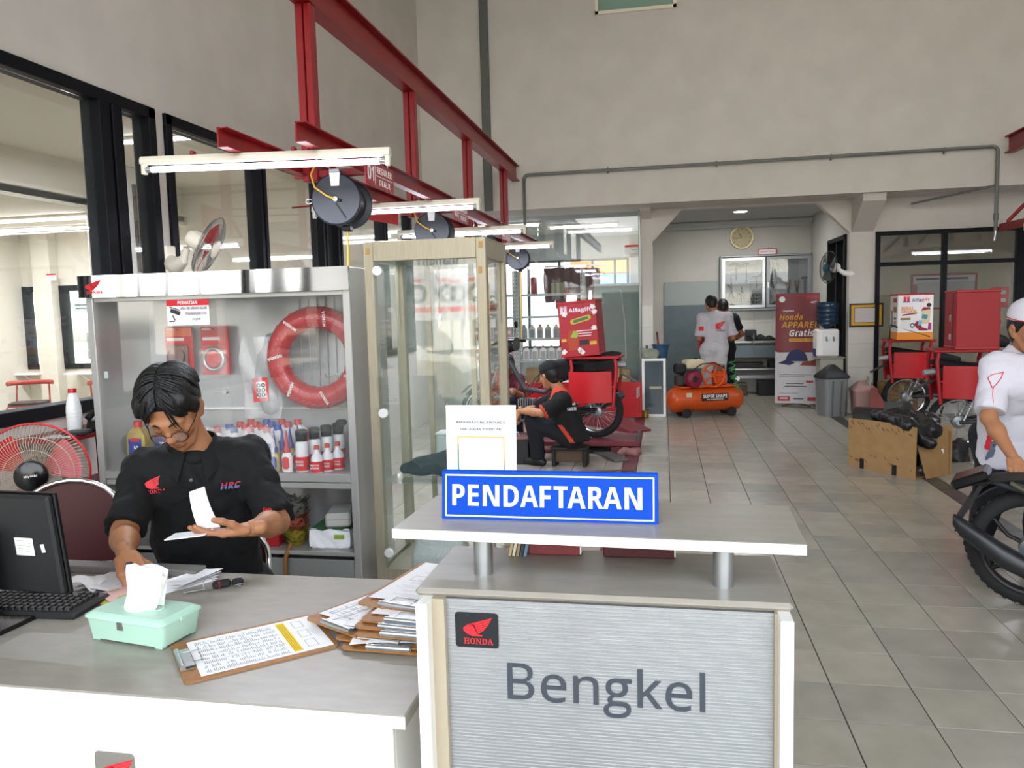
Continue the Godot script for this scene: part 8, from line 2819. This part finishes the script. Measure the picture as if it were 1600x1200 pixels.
func collar(f: Dictionary, neck: Vector3, fw: Vector3, left: Vector3, m: Material, r := 0.064, drop := 0.05):
	for e in [-1.0, 1.0]:
		var c := func(u: float, v: float) -> Vector3:
			var a := lerpf(PI, 0.38, u)
			var out: Vector3 = fw * cos(a) + left * e * sin(a)
			var h := 0.03 + 0.026 * (0.5 - 0.5 * cos(a)) - 0.035 * maxf(0.0, cos(a))
			var w := v * (drop + 0.035 * pow(u, 4.0))
			return neck + out * (r + w * (0.75 - 0.1 * u) + 0.004 * sin(u * 6.0)) + Vector3.UP * (h - w * (0.75 + 0.25 * u)) + fw * 0.012 * u
		f.node.add_child(_mesh("collar", Shape.new().sheet(c, 16, 6, 0.003 * e), m), true)


func _mesh(called: String, s: Shape, m: Material) -> MeshInstance3D:
	var o := MeshInstance3D.new()
	o.name = called
	o.mesh = s.done()
	o.material_override = m
	return o


func seam(f: Dictionary, line: PackedVector2Array, dir: Vector3, z: float, m: Material):
	# piping laid on the cloth along a line
	var p := []
	for i in line.size() - 1:
		for k in 5:
			var a := line[i].lerp(line[i + 1], k / 5.0)
			var h := surf(f.shirt, V(a.x, a.y, z) - V(0, dir.y / dir.z * (z + 4.6), 0) * -1.0, dir)
			if h[0].z < z - 0.05:
				p.append(h[0] + h[1] * 0.001)
	for n in 4:
		for i in range(1, p.size() - 1):
			p[i] = (p[i - 1] + p[i] * 2.0 + p[i + 1]) / 4.0
	if p.size() > 2:
		obj("piping", Shape.new().tube(p, 0.0022, 5), m, f.shirt_node)


func inset(f: Dictionary, q: Array, dir: Vector3, m: Material):
	# a piece of coloured cloth that follows the garment under its four corners
	var g := func(u: float, v: float) -> Vector3:
		var h := surf(f.shirt, q[0].lerp(q[1], u).lerp(q[3].lerp(q[2], u), v), dir)
		return h[0] + h[1] * 0.004
	obj("side_insert", Shape.new().sheet(g, 5, 8, 0.003), m, f.shirt_node)


func clerk():
	var fw := V(0.42, 0, 0.907)
	var lf := V(0.907, 0, -0.42)
	var cloth := grain(Color(0.012, 0.012, 0.014), Color(0.024, 0.024, 0.027), 0.15, 0.88, 6.0, 3)
	var J := {
		"neck": V(-1.572, 1.075, -2.41), "shR": V(-1.725, 1.015, -2.35), "shL": V(-1.43, 1.03, -2.49),
		"elR": V(-1.68, 0.845, -2.16), "elL": V(-1.262, 0.835, -2.36),
		"wrR": V(-1.55, 0.83, -1.99), "wrL": V(-1.238, 0.872, -2.15),
		"hpR": V(-1.70, 0.51, -2.5), "hpL": V(-1.53, 0.51, -2.58),
		"knR": V(-1.58, 0.5, -2.16), "knL": V(-1.38, 0.5, -2.24),
		"anR": V(-1.58, 0.085, -2.2), "anL": V(-1.36, 0.085, -2.28), "toeR": fw, "toeL": fw}
	var hb := Basis(Vector3.UP, deg_to_rad(17)) * Basis(Vector3.RIGHT, deg_to_rad(40)) * Basis(Vector3.BACK, deg_to_rad(9))
	var head := Transform3D(hb, V(-1.575, 1.213, -2.305))
	var f := figure("seated clerk in a black short-sleeved work shirt and glasses, reading papers at the desk", J, head, {
		"cell": 0.01, "shirt_cell": 0.009, "head_cell": 0.0042, "hand_cell": 0.0036, "shirt": cloth, "trousers": hexmat("0e0f12", 0.9), "sleeve": 0.93, "fold": 0.022, "bulk": 0.006, "k": 0.04,
		"handR": [V(0.62, -0.42, 0.5), V(0.15, 0.85, 0.45), [38, 42, 46, 50, 38, 20]],
		"handL": [V(-0.86, -0.05, 0.5), V(0.1, -0.95, 0.1), [14, 12, 12, 14, 52, 22]]})
	var t: Node3D = f.node
	face_parts(t, head, 1.0, "8d5a4c", false)
	# hair parted in the middle: a cap and combed locks over it
	var b := Body.new()
	var q := Basis.from_scale(V(1.12, 1.0, 0.93)) * hb.inverse()
	b.add([[head * V(0, 0.048, -0.026), 0.1, head * V(0, 0.044, -0.024), 0.1, 0, q], [head * V(0, 0.0, -0.065), 0.06, head * V(0, -0.03, -0.06), 0.052],
		[head * V(0.05, 0.075, 0.03), 0.045, head * V(0.072, 0.045, 0.025), 0.03], [head * V(-0.05, 0.075, 0.03), 0.045, head * V(-0.08, 0.0, 0.035), 0.032]], 0.006, 0.02,
		[[head * V(0, 0.064, 0.064), hb * V(0, -0.62, 0.8), 0.07], [head * V(0, -0.012, 0.008), hb * V(0, -0.6, 0.75), 0.16]], 0.006, noise)
	var hair := obj("hair", b.done(), M.hair, t)
	var rng := RandomNumberGenerator.new()
	rng.seed = 11
	var s := Shape.new()
	for k in 240:
		var e := -1.0 if k % 2 == 0 else 1.0
		var phi := deg_to_rad(rng.randf_range(-75, 58))
		var a := V(e * 0.03, cos(phi), sin(phi)).normalized()
		var reach := rng.randf_range(0.75, 1.05) * (1.08 if e < 0 else 0.84)
		var fz := sin(phi) * 0.95 + rng.randf_range(-0.1, 0.1) + (0.28 if phi > 0.4 else 0.0)
		var z := V(e * 0.95, -0.08 - 0.25 * maxf(0.0, sin(phi)) + rng.randf_range(-0.12, 0.1), fz).normalized()
		var path := []
		var rad := []
		for i in 8:
			var u := i / 7.0 * reach
			var d := a.lerp(z, u).normalized()
			var puff := 1.0 + 0.09 * sin(minf(u, 1.0) * PI) + rng.randf_range(0.0, 0.012)
			path.append(head * (V(0, 0.046, -0.022) + V(d.x * 0.094, d.y * 0.104, d.z * 0.112) * puff))
			rad.append(lerpf(0.0035, 0.0052, sin(u * PI)) * (1.0 if i < 7 else 0.25))
		s.taper(path, rad, 5)
	obj("locks", s, M.hair, hair)
	for q2 in [[0.03, 0.012], [0.038, 0.02], [0.044, 0.0], [-0.05, 0.02]]:
		obj("fringe", Shape.new().taper([head * V(q2[0] * 0.5, 0.125, 0.07), head * V(q2[0] * 0.9, 0.088, 0.094), head * V(q2[0], q2[1] + 0.03, 0.098), head * V(q2[0] * 1.1, q2[1], 0.096)], [0.003, 0.003, 0.002, 0.0006], 5), M.hair, hair)
	# glasses, slid down the nose
	var g := Node3D.new()
	g.name = "glasses"
	t.add_child(g)
	g.transform = Transform3D(hb, head * V(0, -0.012, 0.108))
	var rim := hexmat("2a1216", 0.25)
	for e in [-1.0, 1.0]:
		var pr := []
		for i in 24:
			var a := TAU * i / 24.0
			pr.append(V(e * 0.033 + 0.0255 * cos(a), 0.0215 * sin(a) - 0.002, -0.006 * absf(cos(a)) * (1.0 if cos(a) * e > 0 else 0.2)))
		obj("rim", Shape.new().tube(pr, 0.0017, 6, true), rim, g)
		obj("lens", Shape.new().put(V(e * 0.033, -0.002, -0.001), V(90, 0, 0)).lathe([[0.022, -0.0006], [0.022, 0.0006]], 20, 0.85), M.clear, g)
		obj("temple", Shape.new().tube([V(e * 0.059, 0.004, -0.006), V(e * 0.076, 0.012, -0.05), V(e * 0.08, 0.012, -0.1), V(e * 0.079, -0.012, -0.125)], 0.0015, 6), rim, g)
	obj("bridge", Shape.new().tube([V(-0.0085, 0.003, 0.0), V(0, 0.006, 0.003), V(0.0085, 0.003, 0.0)], 0.0016, 6), rim, g)
	# shirt details
	collar(f, V(-1.572, 1.068, -2.405), fw, lf, cloth, 0.066, 0.05)
	var undershirt := hexmat("08080a", 0.9)
	obj("undershirt", Shape.new().ball(V(-1.572, 1.045, -2.40) + fw * 0.035, V(0.05, 0.03, 0.04), 14, 8), undershirt, t)
	var e1 := sewn(f, V(-1.63, 0.975, -1.9), V(0, 0, -1))
	wing(e1, 0.062, 0.046, V(0, 0.014, 0.0), M.red_ink, Vector3.ZERO, 0.002)
	text(e1, "HONDA", 0.062, 0.012, V(0, -0.018, 0.0), M.red_ink, Vector3.ZERO, true, 0.002, 0.0, "lettering", true)
	e1 = sewn(f, V(-1.42, 0.955, -1.9), V(0, 0, -1))
	text(e1, "HRC", 0.06, 0.02, V(0, 0.004, 0.001), hexmat("b23a52", 0.6), Vector3.ZERO, true, 0.003, 0.25)
	text(e1, "HRC", 0.06, 0.009, V(-0.002, -0.004, 0.003), hexmat("4a78b5", 0.6), Vector3.ZERO, true, 0.003, 0.25)
	for q3 in [[-1.59, 0.925, 0.075], [-1.405, 0.925, 0.072]]:
		e1 = sewn(f, V(q3[0], q3[1], -1.9), V(0, 0, -1))
		obj("pocket_flap", Shape.new().prism(pts([-0.05, 0.02, 0.05, 0.02, 0.05, -0.012, 0.0, -0.03, -0.05, -0.012]), -0.004, 0.0015), cloth, e1)
	for y in [0.99, 0.93, 0.87]:
		e1 = sewn(f, V(-1.535, y, -1.9), V(0, 0, -1))
		obj("button", Shape.new().put(V(0, 0, -0.002), V(90, 0, 0)).lathe([[0.006, 0], [0.006, 0.003]], 12), M.black_gloss, e1)
	for q4 in [[V(-1.9, 0.885, -2.0), V(0.35, 0, -0.6)], [V(-1.1, 0.885, -2.1), V(-0.5, 0, -0.6)]]:
		e1 = sewn(f, q4[0], q4[1])
		text(e1, "Satu", 0.028, 0.01, V(0, 0, 0), M.red_ink, Vector3.ZERO, true, 0.002, 0.2)
	# what he holds
	var p := obj("paper", Shape.new().sheet(func(u, v): return V(-1.345 + 0.045 * (u - 0.5) * (1.2 - 0.5 * v) - 0.028 * v, 0.885 + 0.115 * v + 0.01 * u * v, -2.085 - 0.03 * u + 0.012 * sin(v * 2.5)), 5, 8, 0.004), paper_print(6))
	tag(p, "folded white receipt book held upright in the clerk's hand", "paper")
	p = obj("paper", Shape.new().sheet(func(u, v): return V(-1.46 + 0.13 * u, 0.862 + 0.018 * u + 0.004 * v, -2.045 - 0.055 * v), 6, 4, 0.003), paper_print(6))
	tag(p, "white receipt lying flat across the clerk's fingers", "paper")
	var st := thing("stamp", "small dark stamp gripped in the clerk's other hand behind the tissue", "stamp", V(-1.505, 0.752, -1.945), 20)
	obj("handle", Shape.new().lathe([[0.012, 0.015], [0.009, 0.03], [0.013, 0.06], [0.008, 0.072]], 14), hexmat("241a2c", 0.3), st)
	obj("foot", Shape.new().box(V(0, 0.0075, 0), V(0.036, 0.015, 0.02), 0.003), M.black, st)


func mechanics():
	var navy := grain(Color(0.008, 0.009, 0.014), Color(0.016, 0.017, 0.025), 0.1, 0.9, 5.0, 3)
	# seated mechanic, facing the motorcycle to the left and away
	var fw := V(-0.9, 0, -0.42).normalized()
	var J := {"neck": V(-1.0, 0.745, -7.47), "shR": V(-1.03, 0.665, -7.66), "shL": V(-0.94, 0.655, -7.3),
		"elR": V(-1.25, 0.52, -7.72), "elL": V(-1.13, 0.545, -7.22), "wrR": V(-1.44, 0.5, -7.62), "wrL": V(-1.37, 0.545, -7.36),
		"hpR": V(-0.9, 0.29, -7.57), "hpL": V(-0.87, 0.29, -7.4), "knR": V(-1.25, 0.46, -7.66), "knL": V(-1.24, 0.44, -7.4),
		"anR": V(-1.3, 0.083, -7.72), "anL": V(-1.21, 0.083, -7.45), "toeR": fw, "toeL": fw}
	var hb := Basis(Vector3.UP, deg_to_rad(-128)) * Basis(Vector3.RIGHT, deg_to_rad(16))
	var head := Transform3D(hb, V(-1.09, 0.86, -7.5))
	var f := figure("seated mechanic in a dark shirt with an orange-red yoke, working on the raised motorcycle", J, head, {"cell": 0.013, "head_cell": 0.007, "hand_cell": 0.006, "shirt": navy, "trousers": hexmat("0b0d18", 0.9), "sleeve": 0.95, "fold": 0.014, "bulk": 0.02, "hem": V(-0.84, 0.26, -7.46),
		"handL": [V(-0.5, -0.85, 0.0), V(-0.6, 0.3, 0.6), [30, 30, 34, 36, 30, 16]], "handR": [V(-0.9, -0.2, 0.2), V(0, 1, 0), [34, 34, 34, 36, 30, 16]]})
	short_hair(f.node, head, M.hair)
	var cap := Body.new()
	var q := Basis.from_scale(V(1.08, 1.15, 0.95)) * hb.inverse()
	cap.add([[head * V(0, 0.07, -0.02), 0.1, head * V(0, 0.068, -0.016), 0.1, 0, q]], 0.008, 0.01, [[head * V(0, 0.05, 0), hb * V(0, -1, 0.1), 0.2]], 0.004, noise)
	obj("cap", cap.done(), hexmat("0a0b0d", 0.9), f.node)
	var brim := Shape.new()
	brim.sheet(func(u, v): return head * V((u - 0.5) * 0.13, 0.058 - 0.02 * v - 0.02 * pow((u - 0.5) * 2.0, 2.0), 0.075 + 0.075 * v * (1.0 - 0.6 * pow((u - 0.5) * 2.0, 2.0))), 8, 4, 0.004)
	obj("cap_brim", brim, hexmat("0a0b0d", 0.9), f.node)
	var orange := hexmat("b5381c", 0.8)
	# yoke, sleeve hems and side panels in orange-red, cut from the shirt's own surface
	cloth_patch(f, func(p: Vector3): return p.y > 0.615 and (p - V(-1.0, 0.74, -7.47)).dot(fw) < 0.03 and p.z < -7.335, orange, "yoke")
	cloth_patch(f, func(p: Vector3): return p.y > 0.6 and p.y < 0.615 and (p - V(-1.0, 0.74, -7.47)).dot(fw) < 0.03 and p.z < -7.335, M.white, "piping")
	cloth_patch(f, func(p: Vector3): return (p - V(-1.12, 0.55, -7.226)).length() < 0.09 and (p - J.elL).dot((J.elL - J.shL).normalized()) > -0.03, orange, "sleeve_hem")
	cloth_patch(f, func(p: Vector3): return p.y < 0.42 and p.z > -7.42 and absf((p.x + 0.97) - (0.42 - p.y) * 0.75) < 0.024, orange, "side_stripe")
	var eb := sewn(f, V(-0.82, 0.575, -7.0), V(-0.1, 0, -1))
	text(eb, "SMKN", 0.1, 0.03, V(0, 0, 0), hexmat("c9c9cc", 0.7), Vector3.ZERO, true, 0.003)
	obj("sock", Shape.new().taper([J.anL + V(0, 0.0, 0), J.anL + V(0.005, 0.1, 0.0)], [0.05, 0.052], 14), M.white, f.node)

	# second mechanic, half hidden behind the motorcycle
	J = {"neck": V(-1.83, 0.76, -8.95), "shR": V(-2.0, 0.7, -8.95), "shL": V(-1.66, 0.7, -8.95), "elR": V(-2.05, 0.5, -8.8), "elL": V(-1.6, 0.52, -8.75), "wrR": V(-1.9, 0.52, -8.62), "wrL": V(-1.68, 0.62, -8.6),
		"hpR": V(-1.93, 0.28, -9.0), "hpL": V(-1.73, 0.28, -9.0), "knR": V(-2.02, 0.48, -8.7), "knL": V(-1.64, 0.48, -8.75), "anR": V(-2.0, 0.083, -8.85), "anL": V(-1.68, 0.083, -8.9)}
	head = Transform3D(Basis(Vector3.UP, deg_to_rad(20)) * Basis(Vector3.RIGHT, deg_to_rad(30)), V(-1.78, 0.87, -8.88))
	f = figure("squatting mechanic with dark hair half hidden behind the motorcycle's handlebar", J, head, {"cell": 0.016, "head_cell": 0.008, "hand_cell": 0.007, "shirt": hexmat("5b1a26", 0.85), "trousers": hexmat("1a2436", 0.9), "skin": M.skin_dark, "sleeve": 0.8, "bulk": 0.01,
		"handL": [V(0.3, 0.2, 0.9), V(0, 1, 0), [30, 30, 34, 36, 30, 16]], "handR": [V(0.3, 0.2, 0.9), V(0, 1, 0), [30, 30, 34, 36, 30, 16]]})
	short_hair(f.node, head, M.hair, 0.0, 1.0, 0.009)
	face_parts(f.node, head)

	# standing man in white seen from behind
	J = {"neck": V(0.70, 1.40, -11.68), "shR": V(0.89, 1.325, -11.68), "shL": V(0.53, 1.325, -11.62), "elR": V(0.965, 1.03, -11.68), "elL": V(0.49, 1.03, -11.62), "wrR": V(0.9, 1.0, -11.92), "wrL": V(0.51, 0.98, -11.86),
		"hpR": V(0.78, 0.86, -11.62), "hpL": V(0.61, 0.86, -11.62), "knR": V(0.79, 0.47, -11.64), "knL": V(0.60, 0.47, -11.66), "anR": V(0.8, 0.083, -11.6), "anL": V(0.59, 0.083, -11.62), "toeR": V(0.2, 0, -1), "toeL": V(-0.2, 0, -1)}
	head = Transform3D(Basis(Vector3.UP, deg_to_rad(196)) * Basis(Vector3.RIGHT, deg_to_rad(28)), V(0.665, 1.505, -11.74))
	f = figure("standing worker in a white uniform seen from behind, a red wing on the back", J, head, {"cell": 0.014, "head_cell": 0.008, "hand_cell": 0.007, "shirt": grain(Color(0.72, 0.71, 0.74), Color(0.78, 0.77, 0.8), 0.1, 0.85, 5.0, 3), "trousers": hexmat("c6c4c6", 0.85), "sleeve": 0.9, "bulk": 0.02, "hem": V(0.7, 0.855, -11.63),
		"handR": [V(-0.3, -0.1, -0.9), V(0, 1, 0), [30, 30, 34, 36, 30, 16]], "handL": [V(0.2, -0.2, -0.9), V(0, 1, 0), [30, 30, 34, 36, 30, 16]]})
	short_hair(f.node, head, M.hair, 0.02, 0.97, 0.008)
	eb = sewn(f, V(0.76, 1.21, -11.0), V(0, 0, -1))
	wing(eb, 0.17, 0.12, V(0, 0.02, 0.002), M.red_ink, Vector3.ZERO, 0.004)
	text(eb, "HONDA", 0.16, 0.025, V(0, -0.06, 0.004), hexmat("8e2a38", 0.7), Vector3.ZERO, true, 0.004, 0.0, "lettering", true)
	eb = sewn(f, V(0.44, 1.17, -11.0), V(0.12, 0, -1))
	obj("patch", Shape.new().box(V(0, 0, 0), V(0.07, 0.06, 0.006), 0.002), M.red_ink, eb)
	var rd := thing("red_cloth", "red cloth hanging from the white-clad worker's left hand", "cloth", V(0.535, 0.82, -11.8))
	obj("cloth", Shape.new().sheet(func(u, v): return V(-0.05 + 0.1 * u, 0.26 * v, 0.02 * sin(u * 9.0)), 8, 6, 0.006), M.red_ink, rd)

	# his colleague in dark clothes, at the bench
	J = {"neck": V(0.86, 1.36, -12.4), "shR": V(1.04, 1.29, -12.4), "shL": V(0.7, 1.29, -12.4), "elR": V(1.16, 1.05, -12.45), "elL": V(0.62, 1.02, -12.45), "wrR": V(0.98, 0.93, -12.55), "wrL": V(0.75, 0.95, -12.6),
		"hpR": V(0.95, 0.84, -12.4), "hpL": V(0.78, 0.84, -12.4), "knR": V(0.96, 0.46, -12.4), "knL": V(0.77, 0.46, -12.4), "anR": V(0.97, 0.083, -12.4), "anL": V(0.76, 0.083, -12.4), "toeR": V(0, 0, -1), "toeL": V(0, 0, -1)}
	head = Transform3D(Basis(Vector3.UP, deg_to_rad(180)) * Basis(Vector3.RIGHT, deg_to_rad(35)), V(0.875, 1.445, -12.46))
	f = figure("worker in dark navy clothes at the bench, hidden behind the one in white", J, head, {"cell": 0.016, "head_cell": 0.009, "hand_cell": 0.008, "shirt": hexmat("10131d", 0.9), "trousers": hexmat("0e1017", 0.9), "skin": M.skin_dark, "sleeve": 0.7, "bulk": 0.01,
		"handR": [V(-0.3, -0.3, -0.9), V(0, 1, 0), [30, 30, 34, 36, 30, 16]], "handL": [V(0.2, -0.2, -0.9), V(0, 1, 0), [30, 30, 34, 36, 30, 16]]})
	short_hair(f.node, head, M.hair, 0.0, 1.0, 0.009)


func cloth_patch(f: Dictionary, pick: Callable, m: Material, called: String):
	# the triangles of the shirt that pick chooses, lifted a little: cloth of another colour sewn on
	var b: Body = f.shirt
	var st := SurfaceTool.new()
	st.begin(Mesh.PRIMITIVE_TRIANGLES)
	var any := false
	for i in range(0, b.idx.size(), 3):
		var c: Vector3 = (b.v[b.idx[i]] + b.v[b.idx[i + 1]] + b.v[b.idx[i + 2]]) / 3.0
		if pick.call(c):
			any = true
			for k in 3:
				var n := b.nrm[b.idx[i + k]]
				st.set_normal(n)
				st.add_vertex(b.v[b.idx[i + k]] + n * 0.004)
	if any:
		st.index()
		obj(called, st.commit(), m, f.shirt_node)


func right_worker():
	var fw := V(0.12, 0, 0.99).normalized()
	var white := grain(Color(0.80, 0.79, 0.83), Color(0.86, 0.85, 0.89), 0.1, 0.85, 5.0, 3)
	var J := {"neck": V(1.89, 1.215, -4.66), "shR": V(1.735, 1.14, -4.62), "shL": V(2.09, 1.15, -4.6), "elR": V(1.655, 0.89, -4.47), "elL": V(2.2, 0.9, -4.4), "wrR": V(1.70, 0.715, -4.27), "wrL": V(2.1, 0.74, -4.15),
		"hpR": V(1.83, 0.72, -4.88), "hpL": V(2.01, 0.72, -4.88), "knR": V(1.80, 0.42, -4.78), "knL": V(2.05, 0.42, -4.76), "anR": V(1.78, 0.083, -4.92), "anL": V(2.08, 0.083, -4.9), "toeR": fw, "toeL": fw}
	var hb := Basis(Vector3.UP, deg_to_rad(12)) * Basis(Vector3.RIGHT, deg_to_rad(12))
	var head := Transform3D(hb, V(1.875, 1.335, -4.575))
	var f := figure("worker in a white uniform shirt and white cap bending over the stripped motorcycle", J, head, {"cell": 0.011, "head_cell": 0.005, "hand_cell": 0.004, "shirt": white, "trousers": hexmat("14161d", 0.9), "sleeve": 0.9, "fold": 0.014, "bulk": 0.022, "hem": V(1.93, 0.56, -4.84),
		"handR": [V(-0.05, -0.62, 0.75), V(-0.35, 0.6, 0.7), [24, 26, 28, 30, 24, 14]], "handL": [V(0.0, -0.6, 0.75), V(0.3, 0.6, 0.7), [24, 26, 28, 30, 24, 14]]})
	face_parts(f.node, head)
	short_hair(f.node, head, M.hair, 0.015, 1.0, 0.006)
	collar(f, V(1.89, 1.21, -4.655), fw, V(0.99, 0, -0.12), white, 0.068, 0.05)
	# cap
	var cap := Body.new()
	var q := Basis.from_scale(V(1.08, 1.05, 0.95)) * hb.inverse()
	cap.add([[head * V(0, 0.072, -0.018), 0.103, head * V(0, 0.07, -0.014), 0.103, 0, q]], 0.006, 0.01, [[head * V(0, 0.055, 0), hb * V(0, -1, 0.12), 0.2]], 0.003, noise)
	obj("cap", cap.done(), white, f.node)
	obj("cap_brim", Shape.new().sheet(func(u, v): return head * V((u - 0.5) * 0.15, 0.066 - 0.016 * v - 0.03 * pow((u - 0.5) * 2.0, 2.0), 0.076 + 0.08 * v * (1.0 - 0.6 * pow((u - 0.5) * 2.0, 2.0))), 10, 5, 0.004), white, f.node)
	obj("cap_piping", Shape.new().tube(arc(head * V(0, 0.062, -0.016), hb.x * 0.099, hb.z * 0.111, -40, 220, 24), 0.0025, 5), M.red_ink, f.node)
	obj("cap_print", Shape.new().tube(arc(head * V(0, 0.09, -0.016), hb.x * 0.096, hb.z * 0.107, 50, 130, 10), 0.006, 5, false, 0.012), M.red_ink, f.node)
	# red piping round the armhole and down the sleeve, side insert
	var sl: Vector3 = (J.elR - J.shR).normalized()
	for q2 in [[1.732, 1.135, 1.69, 1.13, 1.655, 1.105, 1.664, 1.075, 1.672, 1.065], [1.732, 1.135, 1.715, 1.1, 1.692, 1.075, 1.672, 1.065, 1.662, 0.99, 1.655, 0.92]]:
		seam(f, pts(q2), V(0, 0.12, -1), -4.0, M.red_ink)
	inset(f, [V(1.725, 0.675, -4.3), V(1.745, 0.665, -4.3), V(1.755, 0.765, -4.3), V(1.735, 0.77, -4.3)], V(0.02, 0, -1), M.red_ink)
	inset(f, [V(1.735, 0.61, -4.3), V(1.765, 0.63, -4.3), V(1.775, 0.73, -4.3), V(1.75, 0.72, -4.3)], V(0.02, 0, -1), hexmat("5f6b80", 0.8))
	for y in [1.12, 1.03, 0.94]:
		var e := sewn(f, V(1.925, y, -4.0), V(0, 0, -1))
		obj("button", Shape.new().put(V(0, 0, -0.002), V(90, 0, 0)).lathe([[0.006, 0], [0.006, 0.003]], 12), M.white, e)


func street_things():
	# what stands before the shop and shows in the glass: a parked car, a bank sign and product boards
	var c := thing("parked_car", "silver-beige car parked before the shop, seen only in reflections", "car", V(-5.75, -0.36, 7.9), 0)
	var paint := hexmat("cfc4b2", 0.15, 0.3)
	var s := Shape.new()
	s.prism(pts([-2.1, 0.3, 2.1, 0.3, 2.15, 0.75, 1.95, 0.95, 1.0, 1.02, 0.35, 1.55, -1.3, 1.6, -1.95, 1.05, -2.12, 0.95]), -0.85, 0.85)
	obj("body", s, paint, c)
	s = Shape.new()
	for z in [-0.852, 0.842]:
		s.prism(pts([-1.75, 1.08, 0.9, 1.05, 0.35, 1.46, -1.25, 1.5]), z, z + 0.01)
	obj("window", s, M.black_gloss, c)
	for x in [-1.35, 1.35]:
		for z in [-0.8, 0.8]:
			obj("tyre", Shape.new().put(V(x, 0.33, z), V(90, 0, 0)).lathe([[0.2, -0.1], [0.32, -0.1], [0.33, 0.0], [0.32, 0.1], [0.2, 0.1]], 28), M.rubber, c)
			obj("rim", Shape.new().put(V(x, 0.33, z), V(90, 0, 0)).lathe([[0.05, -0.104], [0.2, -0.1], [0.2, 0.1], [0.05, 0.104]], 20), M.steel, c)
	obj("mirror", Shape.new().box(V(0.75, 1.08, -0.95), V(0.12, 0.14, 0.2), 0.03), paint, c)
	var b := thing("bank_sign", "white bank sign across the forecourt, mirrored in the tall cabinet", "sign", V(-5.1, 2.57, 9.55), 180)
	obj("board", Shape.new().box(V(0, 0, 0), V(1.95, 0.5, 0.08), 0.006), M.white, b)
	text(b, "mandiri", 0.87, 0.25, V(-0.4, 0.04, 0.043), hexmat("4d5a78", 0.5), Vector3.ZERO, true, 0.004)
	for e in [-0.9, 0.9]:
		obj("post", Shape.new().box(V(e, -1.34, -0.06), V(0.08, 3.18, 0.06), 0.004), M.white, b)
	for k in 4:
		var p := thing("product_board", "grey product board with a red band, %s in the row across the forecourt" % ["first", "second", "third", "last"][k], "board", V(-5.75 + 0.65 * k, 1.77, 9.5), 180, "product boards across the forecourt")
		obj("board", Shape.new().box(V(0, 0, 0), V(0.58, 0.9, 0.03), 0.003), hexmat("c9cacd", 0.5), p)
		obj("post", Shape.new().box(V(0, -1.29, -0.03), V(0.05, 1.68, 0.03), 0.003), M.zinc, p)
		obj("band", Shape.new().box(V(0, -0.22, 0.016), V(0.46, 0.11, 0.003)), M.red_ink, p)
		obj("band", Shape.new().box(V(0.12, 0.4, 0.016), V(0.26, 0.08, 0.003)), M.red_ink, p)
		obj("picture", Shape.new().put(V(0.06, 0.12, 0.017), V(90, 0, 0)).tube(_oval(0.16, 0.16, 0, 20), 0.05, 6, true, 0.003), M.dark_grey, p)
	var bld := thing("street_building", "pale sunlit shop row across the street, seen only in reflections", "building", V(-4, -0.36, 30))
	obj("wall", Shape.new().span(V(-22, 0, 0), V(22, 6.5, 6)), hexmat("e6e2d8", 0.8), bld)
	obj("fascia", Shape.new().span(V(-22, 3.2, -0.3), V(22, 4.0, 0), 0.02), hexmat("cfd4da", 0.5), bld)
	for i in 8:
		obj("window", Shape.new().span(V(-20 + 5 * i, 0.2, -0.05), V(-17 + 5 * i, 2.8, 0.0)), M.black_gloss, bld)
